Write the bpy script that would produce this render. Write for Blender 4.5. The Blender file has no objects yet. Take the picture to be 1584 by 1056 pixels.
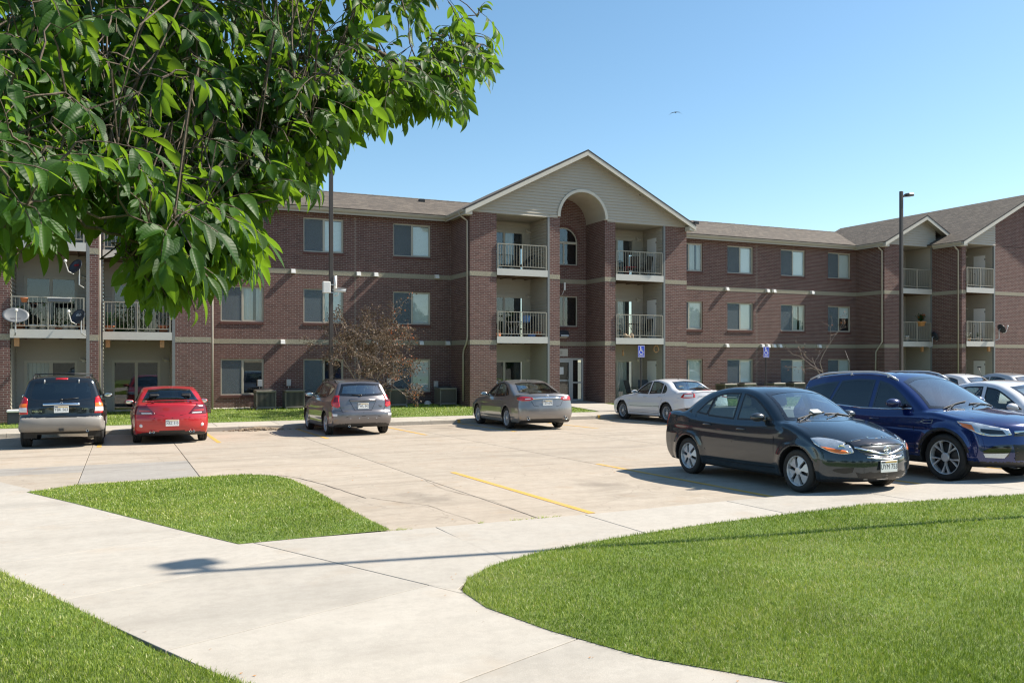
import bpy, bmesh, math, random
import numpy as np
from mathutils import Vector, Matrix, bvhtree
from mathutils.geometry import delaunay_2d_cdt
R=math.radians
random.seed(7); RNG=np.random.default_rng(7)
scene=bpy.context.scene
COL=scene.collection
# ---------------------------------------------------------------- camera
cam=bpy.data.cameras.new('camera'); camo=bpy.data.objects.new('camera',cam); COL.objects.link(camo)
EYE=1.95
camo.location=(0,0,EYE); camo.rotation_euler=(R(90),0,R(-24.30))
cam.sensor_width=36; cam.lens=30.4545; cam.shift_y=28/1584; cam.clip_start=.05; cam.clip_end=3000
scene.camera=camo
# ---------------------------------------------------------------- sky and sun
SUNV=Vector((1,-.165,1.0)).normalized()
world=bpy.data.worlds.new('World'); scene.world=world; world.use_nodes=True
wn=world.node_tree; wn.nodes.clear()
sky=wn.nodes.new('ShaderNodeTexSky'); sky.sky_type='NISHITA'; sky.sun_disc=False
sky.sun_elevation=math.asin(SUNV.z); sky.sun_rotation=math.atan2(SUNV.x,SUNV.y)
sky.altitude=350; sky.air_density=1.0; sky.dust_density=.6; sky.ozone_density=1.4
bg=wn.nodes.new('ShaderNodeBackground'); bg.inputs[1].default_value=.100
wo=wn.nodes.new('ShaderNodeOutputWorld')
hs=wn.nodes.new('ShaderNodeHueSaturation'); hs.inputs['Saturation'].default_value=1.12; hs.inputs['Hue'].default_value=.489; wn.links.new(sky.outputs[0],hs.inputs['Color']); wn.links.new(hs.outputs[0],bg.inputs[0]); wn.links.new(bg.outputs[0],wo.inputs[0])
sun=bpy.data.lights.new('sun','SUN'); sun.energy=5.0; sun.angle=R(.53); sun.color=(1,.92,.80)
suno=bpy.data.objects.new('sun',sun); COL.objects.link(suno)
suno.rotation_euler=SUNV.to_track_quat('Z','Y').to_euler(); suno.location=(20,-5,30)
scene.view_settings.view_transform='Standard'; scene.view_settings.look='None'
scene.view_settings.exposure=.86; scene.view_settings.gamma=1; scene.view_settings.use_curve_mapping=False
scene.render.engine='CYCLES'
try:
    scene.cycles.use_denoising=True; scene.cycles.denoiser='OPENIMAGEDENOISE'; scene.cycles.filter_width=1.25
    scene.cycles.max_bounces=8; scene.cycles.transparent_max_bounces=16; scene.cycles.sample_clamp_indirect=6
    scene.cycles.diffuse_bounces=3; scene.cycles.glossy_bounces=3
except Exception: pass
# ---------------------------------------------------------------- object helpers
def lotz(Y): return .242-.0158*Y
def tag(o,label=None,cat=None,group=None,kind=None):
    if label: o['label']=label
    if cat: o['category']=cat
    if group: o['group']=group
    if kind: o['kind']=kind
    return o
def empty(name,loc=(0,0,0),rz=0,label=None,cat=None,group=None,kind=None):
    o=bpy.data.objects.new(name,None); COL.objects.link(o); o.location=loc; o.rotation_euler=(0,0,rz)
    o.empty_display_size=.2
    return tag(o,label,cat,group,kind)
def link(name,me,parent=None):
    o=bpy.data.objects.new(name,me); COL.objects.link(o)
    if parent: o.parent=parent
    return o
def copy_tree(o,parent=None):
    kids={}
    for x in list(COL.objects):
        if x.parent: kids.setdefault(x.parent.name,[]).append(x)
    def rec(a,p):
        c=a.copy(); COL.objects.link(c); c.parent=p
        for ch in kids.get(a.name,[]): rec(ch,c)
        return c
    return rec(o,parent)
class MB:
    """collects shapes; build() links them as one mesh object"""
    def __init__(s): s.v=[]; s.f=[]; s.m=[]; s.mi=0
    def add(s,vs,fs):
        b=len(s.v); s.v+= [tuple(p) for p in vs]
        for f in fs: s.f.append(tuple(i+b for i in f)); s.m.append(s.mi)
        return s
    def box(s,x0,x1,y0,y1,z0,z1):
        return s.add([(x0,y0,z0),(x1,y0,z0),(x1,y1,z0),(x0,y1,z0),(x0,y0,z1),(x1,y0,z1),(x1,y1,z1),(x0,y1,z1)],
          [(3,2,1,0),(4,5,6,7),(0,1,5,4),(1,2,6,5),(2,3,7,6),(3,0,4,7)])
    def prism(s,poly,d,off=(0,0,0)):
        """poly: 3D points (ccw seen from outside = along d), extruded by vector d"""
        n=len(poly); P=[Vector(p)+Vector(off) for p in poly]; Q=[p+Vector(d) for p in P]
        return s.add(P+Q,[tuple(range(n-1,-1,-1)),tuple(range(n,2*n))]+[(i,(i+1)%n,n+(i+1)%n,n+i) for i in range(n)])
    def tube(s,pts,r,n=8,caps=True):
        pts=[Vector(p) for p in pts]; rs=r if isinstance(r,(list,tuple)) else [r]*len(pts)
        rings=[]; up=None
        for i,p in enumerate(pts):
            t=(pts[min(i+1,len(pts)-1)]-pts[max(i-1,0)]).normalized()
            if up is None: up=Vector((0,0,1)) if abs(t.z)<.9 else Vector((1,0,0))
            a=t.cross(up)
            if a.length<1e-5: a=t.cross(Vector((1,0,0)))
            a.normalize(); b=a.cross(t).normalized(); up=b
            rings.append([p+a*rs[i]*math.cos(2*math.pi*k/n)+b*rs[i]*math.sin(2*math.pi*k/n) for k in range(n)])
        vs=[q for r_ in rings for q in r_]; fs=[]
        for i in range(len(rings)-1):
            for k in range(n):
                k2=(k+1)%n; fs.append((i*n+k,(i+1)*n+k,(i+1)*n+k2,i*n+k2))
        if caps: fs.append(tuple(range(n-1,-1,-1))[::-1]); fs.append(tuple(range((len(rings)-1)*n,len(rings)*n))[::-1])
        return s.add(vs,fs)
    def lathe(s,prof,n=24,axis='z',c=(0,0,0)):
        """prof: (radius, height) list"""
        vs=[]; m=len(prof)
        for k in range(n):
            a=2*math.pi*k/n
            for r,h in prof:
                p=(r*math.cos(a),r*math.sin(a),h)
                if axis=='y': p=(p[0],p[2],p[1])
                if axis=='x': p=(p[2],p[0],p[1])
                vs.append((p[0]+c[0],p[1]+c[1],p[2]+c[2]))
        fs=[]
        for k in range(n):
            k2=(k+1)%n
            for j in range(m-1): fs.append((k*m+j,k2*m+j,k2*m+j+1,k*m+j+1))
        return s.add(vs,fs)
    def blob(s,c,r,seg=8,ring=6):
        prof=[(max(1e-4,math.sin(math.pi*i/ring)),-math.cos(math.pi*i/ring)) for i in range(ring+1)]
        b=len(s.v); s.lathe(prof,seg)
        for i in range(b,len(s.v)):
            v=s.v[i]; s.v[i]=(v[0]*r[0]+c[0],v[1]*r[1]+c[1],v[2]*r[2]+c[2])
        return s
    def xf(s,M,start=0):
        for i in range(start,len(s.v)): s.v[i]=tuple(M@Vector(s.v[i]))
        return s
    def build(s,name,mat,parent=None,smooth=False,bevel=0):
        me=bpy.data.meshes.new(name); me.from_pydata(s.v,[],s.f)
        for m in (mat if isinstance(mat,(list,tuple)) else [mat]): me.materials.append(m)
        if isinstance(mat,(list,tuple)) and len(mat)>1: me.polygons.foreach_set('material_index',s.m)
        if smooth: me.polygons.foreach_set('use_smooth',[True]*len(me.polygons))
        o=link(name,me,parent)
        if bevel:
            md=o.modifiers.new('bevel','BEVEL'); md.width=bevel; md.segments=2; md.limit_method='ANGLE'
        return o
def npmesh(name,V,Fq,mat,parent=None,smooth=True,tri=False):
    """fast mesh from numpy arrays (all quads or all tris)"""
    me=bpy.data.meshes.new(name); k=Fq.shape[1]
    me.vertices.add(len(V)); me.vertices.foreach_set('co',np.asarray(V,dtype=np.float32).ravel())
    me.loops.add(Fq.size); me.loops.foreach_set('vertex_index',Fq.ravel().astype(np.int32))
    me.polygons.add(len(Fq)); me.polygons.foreach_set('loop_start',np.arange(0,Fq.size,k,dtype=np.int32))
    try: me.polygons.foreach_set('loop_total',np.full(len(Fq),k,dtype=np.int32))
    except Exception: pass
    me.update(calc_edges=True)
    if smooth: me.polygons.foreach_set('use_smooth',np.ones(len(Fq),dtype=bool))
    me.validate() if False else None
    me.materials.append(mat)
    return link(name,me,parent)
# ---------------------------------------------------------------- materials
class NT:
    def __init__(s,name):
        s.mat=bpy.data.materials.new(name); s.mat.use_nodes=True; s.t=s.mat.node_tree; s.t.nodes.clear()
        s.out=s.t.nodes.new('ShaderNodeOutputMaterial')
    def n(s,ty,ins=None,**kw):
        x=s.t.nodes.new('ShaderNode'+ty)
        for k,v in kw.items(): setattr(x,k,v)
        for k,v in (ins or {}).items(): s.set(x,k,v)
        return x
    def set(s,x,k,v):
        if isinstance(v,bpy.types.NodeSocket): s.t.links.new(v,x.inputs[k])
        elif hasattr(v,'outputs'): s.t.links.new(v.outputs[0],x.inputs[k])
        else:
            i=x.inputs[k]
            if isinstance(v,(tuple,list)) and len(v)==3 and i.type=='RGBA': v=(*v,1)
            i.default_value=v
    def m(s,op,a,b=0.,c=0.): return s.n('Math',{0:a,1:b,2:c},operation=op).outputs[0]
    def noise(s,vec,scale,detail=3,rough=.55,**kw): return s.n('TexNoise',{'Vector':vec,'Scale':scale,'Detail':detail,'Roughness':rough},**kw)
    def ramp(s,f,stops,interp='LINEAR'):
        r=s.n('ValToRGB',{0:f}); r.color_ramp.interpolation=interp; e=r.color_ramp.elements
        while len(e)<len(stops): e.new(.5)
        for i,(p,c) in enumerate(stops):
            e[i].position=p; e[i].color=(*c,1) if len(c)==3 else c
        return r.outputs[0]
    def mix(s,f,a,b,ty='MIX'):
        x=s.n('Mix',data_type='RGBA',blend_type=ty); s.set(x,0,f); s.set(x,6,a if not isinstance(a,tuple) else (*a,1)[:4]); s.set(x,7,b if not isinstance(b,tuple) else (*b,1)[:4])
        return x.outputs[2]
    def bump(s,h,strength=.5,dist=.01,normal=None):
        ins={'Height':h,'Strength':strength,'Distance':dist}
        if normal: ins['Normal']=normal
        return s.n('Bump',ins).outputs[0]
    def bsdf(s,**ins):
        b=s.n('BsdfPrincipled')
        for k,v in ins.items(): s.set(b,k.replace('_',' '),v)
        s.t.links.new(b.outputs[0],s.out.inputs[0]); return b
    def pos(s): return s.n('NewGeometry').outputs['Position']
def simple(name,col,rough=.6,metal=0,noise=.12,scale=6,coat=0,bump=0,spec=.5):
    t=NT(name); v=t.n('TexCoord').outputs['Object']
    n=t.noise(v,scale,4)
    c=t.mix(n.outputs[0],tuple(x*(1-noise) for x in col),tuple(min(1,x*(1+noise)) for x in col))
    k={}
    if bump: k['Normal']=t.bump(t.noise(v,scale*8,3).outputs[0],bump,.004)
    b=t.bsdf(Base_Color=c,Roughness=t.m('MULTIPLY_ADD',n.outputs[0],.12,rough-.06),Metallic=metal,**k)
    b.inputs['Specular IOR Level'].default_value=spec
    if coat: b.inputs['Coat Weight'].default_value=coat; b.inputs['Coat Roughness'].default_value=.03
    return t.mat
def glass(name,tint=(.75,.85,.85),trans=.85,k=1.,rough=.0):
    """thin pane: what lies behind shows through, tinted; the sky mirrors in it by angle"""
    t=NT(name)
    tr=t.n('BsdfTransparent',{0:tuple(x*trans for x in tint)}); gl=t.n('BsdfGlossy',{0:(1,1,1),'Roughness':rough})
    g=t.n('NewGeometry'); ct=t.m('ABSOLUTE',t.n('VectorMath',{0:g.outputs['Normal'],1:g.outputs['Incoming']},operation='DOT_PRODUCT').outputs['Value'])
    f2=t.m('MINIMUM',t.m('MULTIPLY_ADD',t.m('POWER',t.m('SUBTRACT',1.,ct),5.),.9,.045*k),1.)
    mx=t.n('MixShader',{0:f2,1:tr,2:gl}); t.t.links.new(mx.outputs[0],t.out.inputs[0]); return t.mat
def wallcoords(t):
    """u along the wall, v up, from world position and the face normal (walls run along x or y)"""
    g=t.n('NewGeometry'); sp=t.n('SeparateXYZ',{0:g.outputs['Position']}); sn=t.n('SeparateXYZ',{0:g.outputs['True Normal']})
    ax=t.m('ABSOLUTE',sn.outputs[0]); ay=t.m('ABSOLUTE',sn.outputs[1])
    sel=t.m('GREATER_THAN',ax,ay)
    u=t.m('ADD',t.m('MULTIPLY',sp.outputs[0],t.m('SUBTRACT',1.,sel)),t.m('MULTIPLY',sp.outputs[1],sel))
    return u,sp.outputs[2],g
def m_brick():
    t=NT('brick'); u,v,g=wallcoords(t)
    vec=t.n('CombineXYZ',{0:u,1:v,2:0.})
    b=t.n('TexBrick',{'Vector':vec,'Color1':(0,0,0,1),'Color2':(1,1,1,1),'Mortar':(.5,.5,.5,1),'Scale':1.,'Mortar Size':.0075,'Mortar Smooth':.25,'Bias':0.,'Brick Width':.2115,'Row Height':.0705})
    big=t.noise(vec,.35,3); fine=t.noise(vec,60,3); mid=t.noise(vec,4,2)
    bc=t.ramp(b.outputs[0],[(0,(.066,.022,.020)),(.3,(.112,.044,.037)),(.55,(.142,.061,.051)),(.8,(.086,.030,.026)),(1,(.185,.090,.074))])
    bc=t.mix(.22,bc,t.ramp(fine.outputs[0],[(.3,(.05,.022,.02)),(.7,(.19,.095,.078))]))
    bc=t.mix(t.m('MULTIPLY',big.outputs[0],.35),bc,(.13,.062,.050))
    mo=t.ramp(mid.outputs[0],[(.3,(.23,.195,.17)),(.7,(.32,.28,.245))])
    c=t.mix(b.outputs[1],bc,mo)
    st=t.noise(t.n('CombineXYZ',{0:t.m('MULTIPLY',u,1.6),1:t.m('MULTIPLY',v,.22),2:0.}),1.,4,.65); c=t.mix(t.m('MULTIPLY',t.ramp(st.outputs[0],[(.50,(0,0,0)),(.68,(1,1,1))]),.16),c,(.055,.035,.028)); ef=t.ramp(t.m('ADD',v,t.m('MULTIPLY',mid.outputs[0],.5)),[(.30,(1,1,1)),(.85,(0,0,0))]); c=t.mix(t.m('MULTIPLY',ef,.30),c,(.20,.16,.125))
    h=t.m('SUBTRACT',t.m('MULTIPLY',fine.outputs[0],.25),b.outputs[1])
    nb=t.bump(h,.9,.008)
    t.bsdf(Base_Color=c,Roughness=.82,Normal=nb); return t.mat
def m_band():
    t=NT('split stone'); u,v,g=wallcoords(t); vec=t.n('CombineXYZ',{0:u,1:v,2:0.})
    b=t.n('TexBrick',{'Vector':vec,'Color1':(0,0,0,1),'Color2':(1,1,1,1),'Scale':1.,'Mortar Size':.004,'Brick Width':.405,'Row Height':3.})
    n=t.noise(vec,22,5,.7)
    c=t.ramp(n.outputs[0],[(.25,(.20,.18,.13)),(.75,(.36,.33,.25))])
    c=t.mix(t.m('MULTIPLY',b.outputs[1],.6),c,(.16,.14,.11))
    t.bsdf(Base_Color=c,Roughness=.9,Normal=t.bump(n.outputs[0],1.,.02)); return t.mat
def m_shingle():
    t=NT('shingle')
    g=t.n('NewGeometry'); sp=t.n('SeparateXYZ',{0:g.outputs['Position']}); sn=t.n('SeparateXYZ',{0:g.outputs['True Normal']})
    sel=t.m('GREATER_THAN',t.m('ABSOLUTE',sn.outputs[0]),t.m('ABSOLUTE',sn.outputs[1]))
    u=t.m('ADD',t.m('MULTIPLY',sp.outputs[0],t.m('SUBTRACT',1.,sel)),t.m('MULTIPLY',sp.outputs[1],sel))
    v=t.m('MULTIPLY',sp.outputs[2],2.5)
    vec=t.n('CombineXYZ',{0:u,1:v,2:0.})
    b=t.n('TexBrick',{'Vector':vec,'Color1':(0,0,0,1),'Color2':(1,1,1,1),'Scale':1.,'Mortar Size':.006,'Mortar Smooth':.3,'Brick Width':.24,'Row Height':.145})
    b.offset=.37
    n=t.noise(vec,3.5,4,.7); f=t.noise(vec,90,2)
    c=t.ramp(b.outputs[0],[(0,(.038,.029,.022)),(.4,(.070,.054,.040)),(.7,(.105,.084,.062)),(1,(.165,.135,.10))])
    c=t.mix(.35,c,t.ramp(n.outputs[0],[(.3,(.045,.034,.026)),(.7,(.130,.104,.078))]))
    c=t.mix(t.m('MULTIPLY',b.outputs[1],.7),c,(.04,.032,.027))
    c=t.mix(.2,c,t.ramp(f.outputs[0],[(.35,(.07,.06,.05)),(.7,(.3,.26,.22))]))
    h=t.m('SUBTRACT',t.m('MULTIPLY',b.outputs[0],.5),t.m('MULTIPLY',b.outputs[1],.8))
    t.bsdf(Base_Color=c,Roughness=.92,Normal=t.bump(h,.8,.02)); return t.mat
def m_concrete(name,dark,light,warm,stain=.35,sc=1.,crack=.3,bays=False):
    t=NT(name); p=t.pos()
    info=t.n('ObjectInfo')
    a=t.noise(p,.35*sc,5,.6); b=t.noise(p,2.3,6,.65); f=t.noise(p,110,3,.75); sp=t.n('TexVoronoi',{'Vector':p,'Scale':75.})
    c=t.ramp(b.outputs[0],[(.28,dark),(.72,light)])
    c=t.mix(t.m('MULTIPLY',t.ramp(a.outputs[0],[(.35,(0,0,0)),(.7,(1,1,1))]),.55),c,warm)
    c=t.mix(t.m('MULTIPLY',f.outputs[0],.30),c,t.ramp(f.outputs[0],[(.35,tuple(x*.55 for x in dark)),(.62,tuple(min(1,x*1.25) for x in light))]))
    # stains: long tyre-darkened smears and leaf spots
    mp=t.n('Mapping',{'Vector':p,'Scale':(.25,1.1,1.)}); s=t.noise(mp,1.1,4,.6)
    c=t.mix(t.m('MULTIPLY',t.ramp(s.outputs[0],[(.52,(0,0,0)),(.68,(1,1,1))]),stain),c,tuple(x*.62 for x in dark))
    s2=t.noise(p,1.7,3,.5); c=t.mix(t.m('MULTIPLY',t.ramp(s2.outputs[0],[(.60,(0,0,0)),(.72,(1,1,1))]),stain*.6),c,(dark[0]*.95,dark[1]*.72,dark[2]*.5))
    dk=t.ramp(sp.outputs[0],[(.03,(1,1,1)),(.07,(0,0,0))]); c=t.mix(t.m('MULTIPLY',dk,.35),c,tuple(x*.35 for x in dark)); q3=t.noise(p,9.,5,.75); c=t.mix(t.m('MULTIPLY',t.ramp(q3.outputs[0],[(.40,(1,1,1)),(.55,(0,0,0))]),.22),c,tuple(x*.72 for x in dark))
    hv=t.m('MULTIPLY_ADD',info.outputs['Random'],.09,.955); c=t.mix(1.,c,t.n('CombineColor',{0:hv,1:hv,2:hv}).outputs[0],'MULTIPLY')
    if bays: # oil drips in the middle of every stall
        sx=t.n('SeparateXYZ',{0:p}); on=t.noise(p,2.6,5,.7)
        for x0,w,y0 in ((5.18,2.85,11.3),(-.47,2.70,25.0)):
            dx=t.m('MULTIPLY',t.m('SUBTRACT',t.m('FRACT',t.m('DIVIDE',t.m('SUBTRACT',sx.outputs[0],x0),w)),.5),w); dy=t.m('DIVIDE',t.m('SUBTRACT',sx.outputs[1],y0),1.9)
            r=t.m('SQRT',t.m('ADD',t.m('MULTIPLY',dx,dx),t.m('MULTIPLY',dy,dy)))
            mk=t.ramp(t.m('ADD',r,t.m('MULTIPLY',on.outputs[0],1.1)),[(.55,(1,1,1)),(.98,(0,0,0))]); c=t.mix(t.m('MULTIPLY',mk,.5),c,tuple(x*.38 for x in dark))
        tn=t.noise(t.n('Mapping',{'Vector':p,'Scale':(.12,1.6,1.)}),1.5,4,.6); c=t.mix(t.m('MULTIPLY',t.ramp(tn.outputs[0],[(.54,(0,0,0)),(.66,(1,1,1))]),.20),c,tuple(x*.5 for x in dark))
    # hairline cracks
    dn=t.noise(p,1.3,4); wv=t.n('VectorMath',{0:p,1:t.n('VectorMath',{0:dn.outputs[1],'Scale':.9},operation='SCALE').outputs[0]},operation='ADD')
    ck=t.n('TexVoronoi',{'Vector':wv.outputs[0],'Scale':.28},feature='DISTANCE_TO_EDGE')
    cm=t.ramp(ck.outputs[0],[(.0,(1,1,1)),(.0016,(0,0,0))]); c=t.mix(t.m('MULTIPLY',cm,crack),c,tuple(x*.3 for x in dark))
    t.bsdf(Base_Color=c,Roughness=.85,Normal=t.bump(t.m('ADD',f.outputs[0],t.m('MULTIPLY',b.outputs[0],.6)),.35,.004)); return t.mat
def m_line():
    t=NT('worn yellow paint'); p=t.pos(); n=t.noise(p,38,6,.75); n2=t.noise(p,2.1,3)
    w=t.m('ADD',t.m('MULTIPLY',n.outputs[0],.7),t.m('MULTIPLY',n2.outputs[0],.45))
    f=t.ramp(w,[(.60,(0,0,0)),(.70,(1,1,1))])
    c=t.mix(t.m('MULTIPLY',f,.75),(.58,.34,.065),(.40,.33,.24)); t.bsdf(Base_Color=c,Roughness=.8); return t.mat
def m_lawn():
    t=NT('lawn soil'); p=t.pos(); n=t.noise(p,30,5,.7); b=t.noise(p,1.2,4)
    c=t.ramp(n.outputs[0],[(.3,(.07,.11,.02)),(.5,(.13,.20,.03)),(.72,(.22,.30,.07))])
    c=t.mix(t.m('MULTIPLY',t.ramp(b.outputs[0],[(.45,(0,0,0)),(.75,(1,1,1))]),.5),c,(.12,.12,.045))
    t.bsdf(Base_Color=c,Roughness=.9,Normal=t.bump(n.outputs[0],.8,.03)); return t.mat
def m_blade():
    t=NT('grass blade'); at=t.n('Attribute',attribute_name='tone'); p=t.pos()
    c=t.ramp(at.outputs['Fac'],[(0,(.08,.145,.012)),(.35,(.20,.295,.026)),(.7,(.34,.41,.055)),(.9,(.50,.50,.16)),(1,(.70,.64,.38))])
    b=t.n('BsdfPrincipled',{'Base Color':c,'Roughness':.42}); b.inputs['Specular IOR Level'].default_value=.45
    tr=t.n('BsdfTranslucent',{0:c}); mx=t.n('MixShader',{0:.3,1:b.outputs[0],2:tr.outputs[0]}); t.t.links.new(mx.outputs[0],t.out.inputs[0]); return t.mat
def m_leaf(name,c0,c1,c2,tl=.45,rough=.38,vein=0):
    t=NT(name); at=t.n('Attribute',attribute_name='tone'); info=t.n('ObjectInfo')
    n=t.noise(t.pos(),7.,3)
    f=t.m('ADD',t.m('MULTIPLY',at.outputs['Fac'],.6),t.m('MULTIPLY',n.outputs[0],.4))
    c=t.ramp(f,[(.2,c0),(.5,c1),(.85,c2)]); k={}
    if vein:
        uv=t.n('Attribute',attribute_name='luv'); s=t.n('SeparateXYZ',{0:uv.outputs['Vector']})
        av=t.m('ABSOLUTE',s.outputs[1])
        ph=t.m('SINE',t.m('MULTIPLY',t.m('SUBTRACT',s.outputs[0],t.m('MULTIPLY',av,.55)),62.))
        mid=t.m('LESS_THAN',av,.012)
        vv=t.m('MAXIMUM',t.m('MULTIPLY',t.m('POWER',t.m('MAXIMUM',ph,0.),6.),.45),mid)
        c=t.mix(t.m('MULTIPLY',vv,.28),c,tuple(min(1,x*1.5) for x in c2)); k['Normal']=t.bump(ph,.10,.002)
    b=t.n('BsdfPrincipled',{'Base Color':c,'Roughness':rough,**k}); b.inputs['Specular IOR Level'].default_value=.38
    tc=t.mix(.5,c,(.36,.60,.03)) if vein else c
    tr=t.n('BsdfTranslucent',{0:tc}); mx=t.n('MixShader',{0:tl,1:b.outputs[0],2:tr.outputs[0]}); t.t.links.new(mx.outputs[0],t.out.inputs[0]); return t.mat
def m_bark(name,c0,c1):
    t=NT(name); v=t.n('TexCoord').outputs['Object']; mp=t.n('Mapping',{'Vector':v,'Scale':(1,1,.25)}); n=t.noise(mp,60,5,.7)
    t.bsdf(Base_Color=t.ramp(n.outputs[0],[(.3,c0),(.7,c1)]),Roughness=.85,Normal=t.bump(n.outputs[0],.7,.01)); return t.mat
def m_paint(name,col,metal=.35,rough=.28,flake=.1):
    t=NT(name); v=t.n('TexCoord').outputs['Object']; sp=t.n('SeparateXYZ',{0:v})
    d=t.noise(v,9,5,.7); dust=t.m('MULTIPLY',t.ramp(t.m('SUBTRACT',t.m('MULTIPLY',d.outputs[0],.35),t.m('MULTIPLY',sp.outputs[2],.55)),[(-.0,(0,0,0)),(.16,(1,1,1))]),.16)
    f=t.n('TexVoronoi',{'Vector':v,'Scale':900.}); 
    c=t.mix(t.m('MULTIPLY',f.outputs[1] if False else t.noise(v,700,1).outputs[0],flake),col,tuple(min(1,x*1.8+.01) for x in col))
    c=t.mix(dust,c,(.22,.19,.155))
    b=t.bsdf(Base_Color=c,Metallic=metal,Roughness=t.m('MULTIPLY_ADD',dust,.5,rough)); b.inputs['Coat Weight'].default_value=1; b.inputs['Coat Roughness'].default_value=.035
    return t.mat
M={}
M['brick']=m_brick(); M['band']=m_band(); M['shingle']=m_shingle()
M['lot']=m_concrete('parking lot concrete',(.325,.275,.215),(.43,.375,.305),(.435,.355,.275),.42,1.,.3,True)
M['walk']=m_concrete('pale concrete',(.36,.33,.285),(.44,.41,.36),(.44,.395,.335),.30,1.,.0)
M['kerb']=m_concrete('kerb concrete',(.36,.33,.28),(.50,.46,.39),(.46,.41,.34),.4)
M['far']=simple('far ground',(.10,.095,.07),.95,noise=.3,scale=.1)
M['joint']=simple('dark joint filler',(.15,.125,.10),.95)
M['line']=m_line(); M['soil']=m_lawn(); M['blade']=m_blade()
M['siding']=simple('beige vinyl siding',(.40,.365,.30),.5,noise=.05,scale=2)
M['trim']=simple('cream trim',(.52,.49,.42),.5,noise=.05,scale=3)
M['gutter']=simple('putty gutter',(.36,.33,.27),.4,noise=.06,scale=3)
M['soffit']=simple('soffit',(.27,.25,.20),.6,noise=.05)
M['frame']=simple('cream window frame',(.40,.37,.30),.45,noise=.05)
M['white']=simple('white plastic',(.68,.67,.64),.4,noise=.04)
M['whitep']=simple('white painted door',(.74,.74,.72),.5,noise=.04)
M['dark']=simple('dark interior',(.012,.012,.014),.9)  # near-black backing, paints the darkness of the unlit rooms
M['black']=simple('black plastic',(.018,.018,.019),.45)
M['rubber']=simple('tyre rubber',(.022,.021,.020),.75,noise=.25,scale=14)
M['screen']=simple('insect screen',(.055,.075,.082),.7,noise=.15,scale=30)
M['blind']=simple('white blind',(.80,.82,.82),.7,noise=.05,scale=2)
M['curtain']=simple('pale curtain',(.50,.50,.46),.8,noise=.12,scale=9)
M['bronze']=simple('dark bronze pole paint',(.055,.045,.038),.42,noise=.15)
M['slab']=simple('balcony fascia',(.50,.49,.45),.55,noise=.06,scale=4)
M['deck']=simple('wood deck',(.13,.085,.05),.8,noise=.2)
M['wood']=simple('warm wood',(.42,.22,.09),.7,noise=.2)
M['chrome']=simple('chrome',(.82,.83,.84),.10,metal=1,noise=.03)
M['silver']=simple('silver wheel paint',(.62,.62,.63),.35,metal=.35,noise=.05)
M['terra']=simple('terracotta',(.48,.17,.08),.8,noise=.15)
M['plate']=simple('plate',(.74,.76,.74),.4,noise=.03)
M['ink']=simple('ink',(.05,.05,.06),.6)
M['gold']=simple('plate gold band',(.55,.36,.10),.5)
M['signblue']=simple('sign blue',(.015,.05,.42),.4,noise=.08)
M['galv']=simple('galvanised',(.42,.43,.43),.4,metal=.6)
M['acgrey']=simple('air conditioner paint',(.17,.155,.125),.55)
M['gl_win']=glass('window glass',(.93,.97,.97),.97,1.3)
M['gl_car']=glass('car glass',(.80,.90,.88),.92,2.2)
M['gl_ws']=glass('windscreen glass',(.66,.84,.84),.90,7.0)
M['gl_dark']=glass('tinted car glass',(.16,.18,.20),.6,2.2)
M['rock']=simple('white landscape rock',(.60,.56,.50),.8,noise=.25,scale=20)
M['leafa']=m_leaf('ash leaf',(.009,.034,.005),(.022,.074,.009),(.055,.14,.016),.45,.5,1)
M['bark']=m_bark('ash bark',(.05,.035,.025),(.16,.12,.085))
M['barkp']=m_bark('pale bark',(.22,.17,.14),(.42,.34,.28))
M['leafc']=m_leaf('brown green leaf',(.065,.038,.018),(.12,.078,.05),(.11,.10,.045),.25,.6)
M['leafr']=m_leaf('red leaf',(.45,.10,.03),(.55,.14,.05),(.6,.25,.08),.3,.6)
M['plantg']=m_leaf('pot plant leaf',(.03,.09,.012),(.06,.16,.02),(.12,.25,.04),.35,.5)
M['liningp']=simple('pale cabin lining',(.28,.26,.23),.85)
# ================================================================ cars
def catmull(pts,closed=False,sub=6):
    """smooth polyline; a point given as (x,y,1) stays a corner"""
    P=[(p[0],p[1]) for p in pts]; K=[len(p)>2 for p in pts]; n=len(P); out=[]
    rng_=range(n if closed else n-1)
    for i in rng_:
        p1=P[i]; p2=P[(i+1)%n]
        p0=P[(i-1)%n] if (closed or i>0) else p1; p3=P[(i+2)%n] if (closed or i<n-2) else p2
        m1=(0,0) if False else ((p2[0]-p0[0])*.5,(p2[1]-p0[1])*.5); m2=((p3[0]-p1[0])*.5,(p3[1]-p1[1])*.5)
        l=math.hypot(p2[0]-p1[0],p2[1]-p1[1])
        def lim(m,d):
            q=math.hypot(*m); return m if q<1e-9 else (m[0]*min(1,d/q),m[1]*min(1,d/q))
        m1=(p2[0]-p1[0],p2[1]-p1[1]) if K[i] else lim(m1,l); m2=(p2[0]-p1[0],p2[1]-p1[1]) if K[(i+1)%n] else lim(m2,l)
        for k in range(sub):
            t=k/sub; a=2*t**3-3*t*t+1; b=t**3-2*t*t+t; c_=-2*t**3+3*t*t; d=t**3-t*t
            out.append((a*p1[0]+b*m1[0]+c_*p2[0]+d*m2[0], a*p1[1]+b*m1[1]+c_*p2[1]+d*m2[1]))
    if not closed: out.append(P[-1])
    return out
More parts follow.
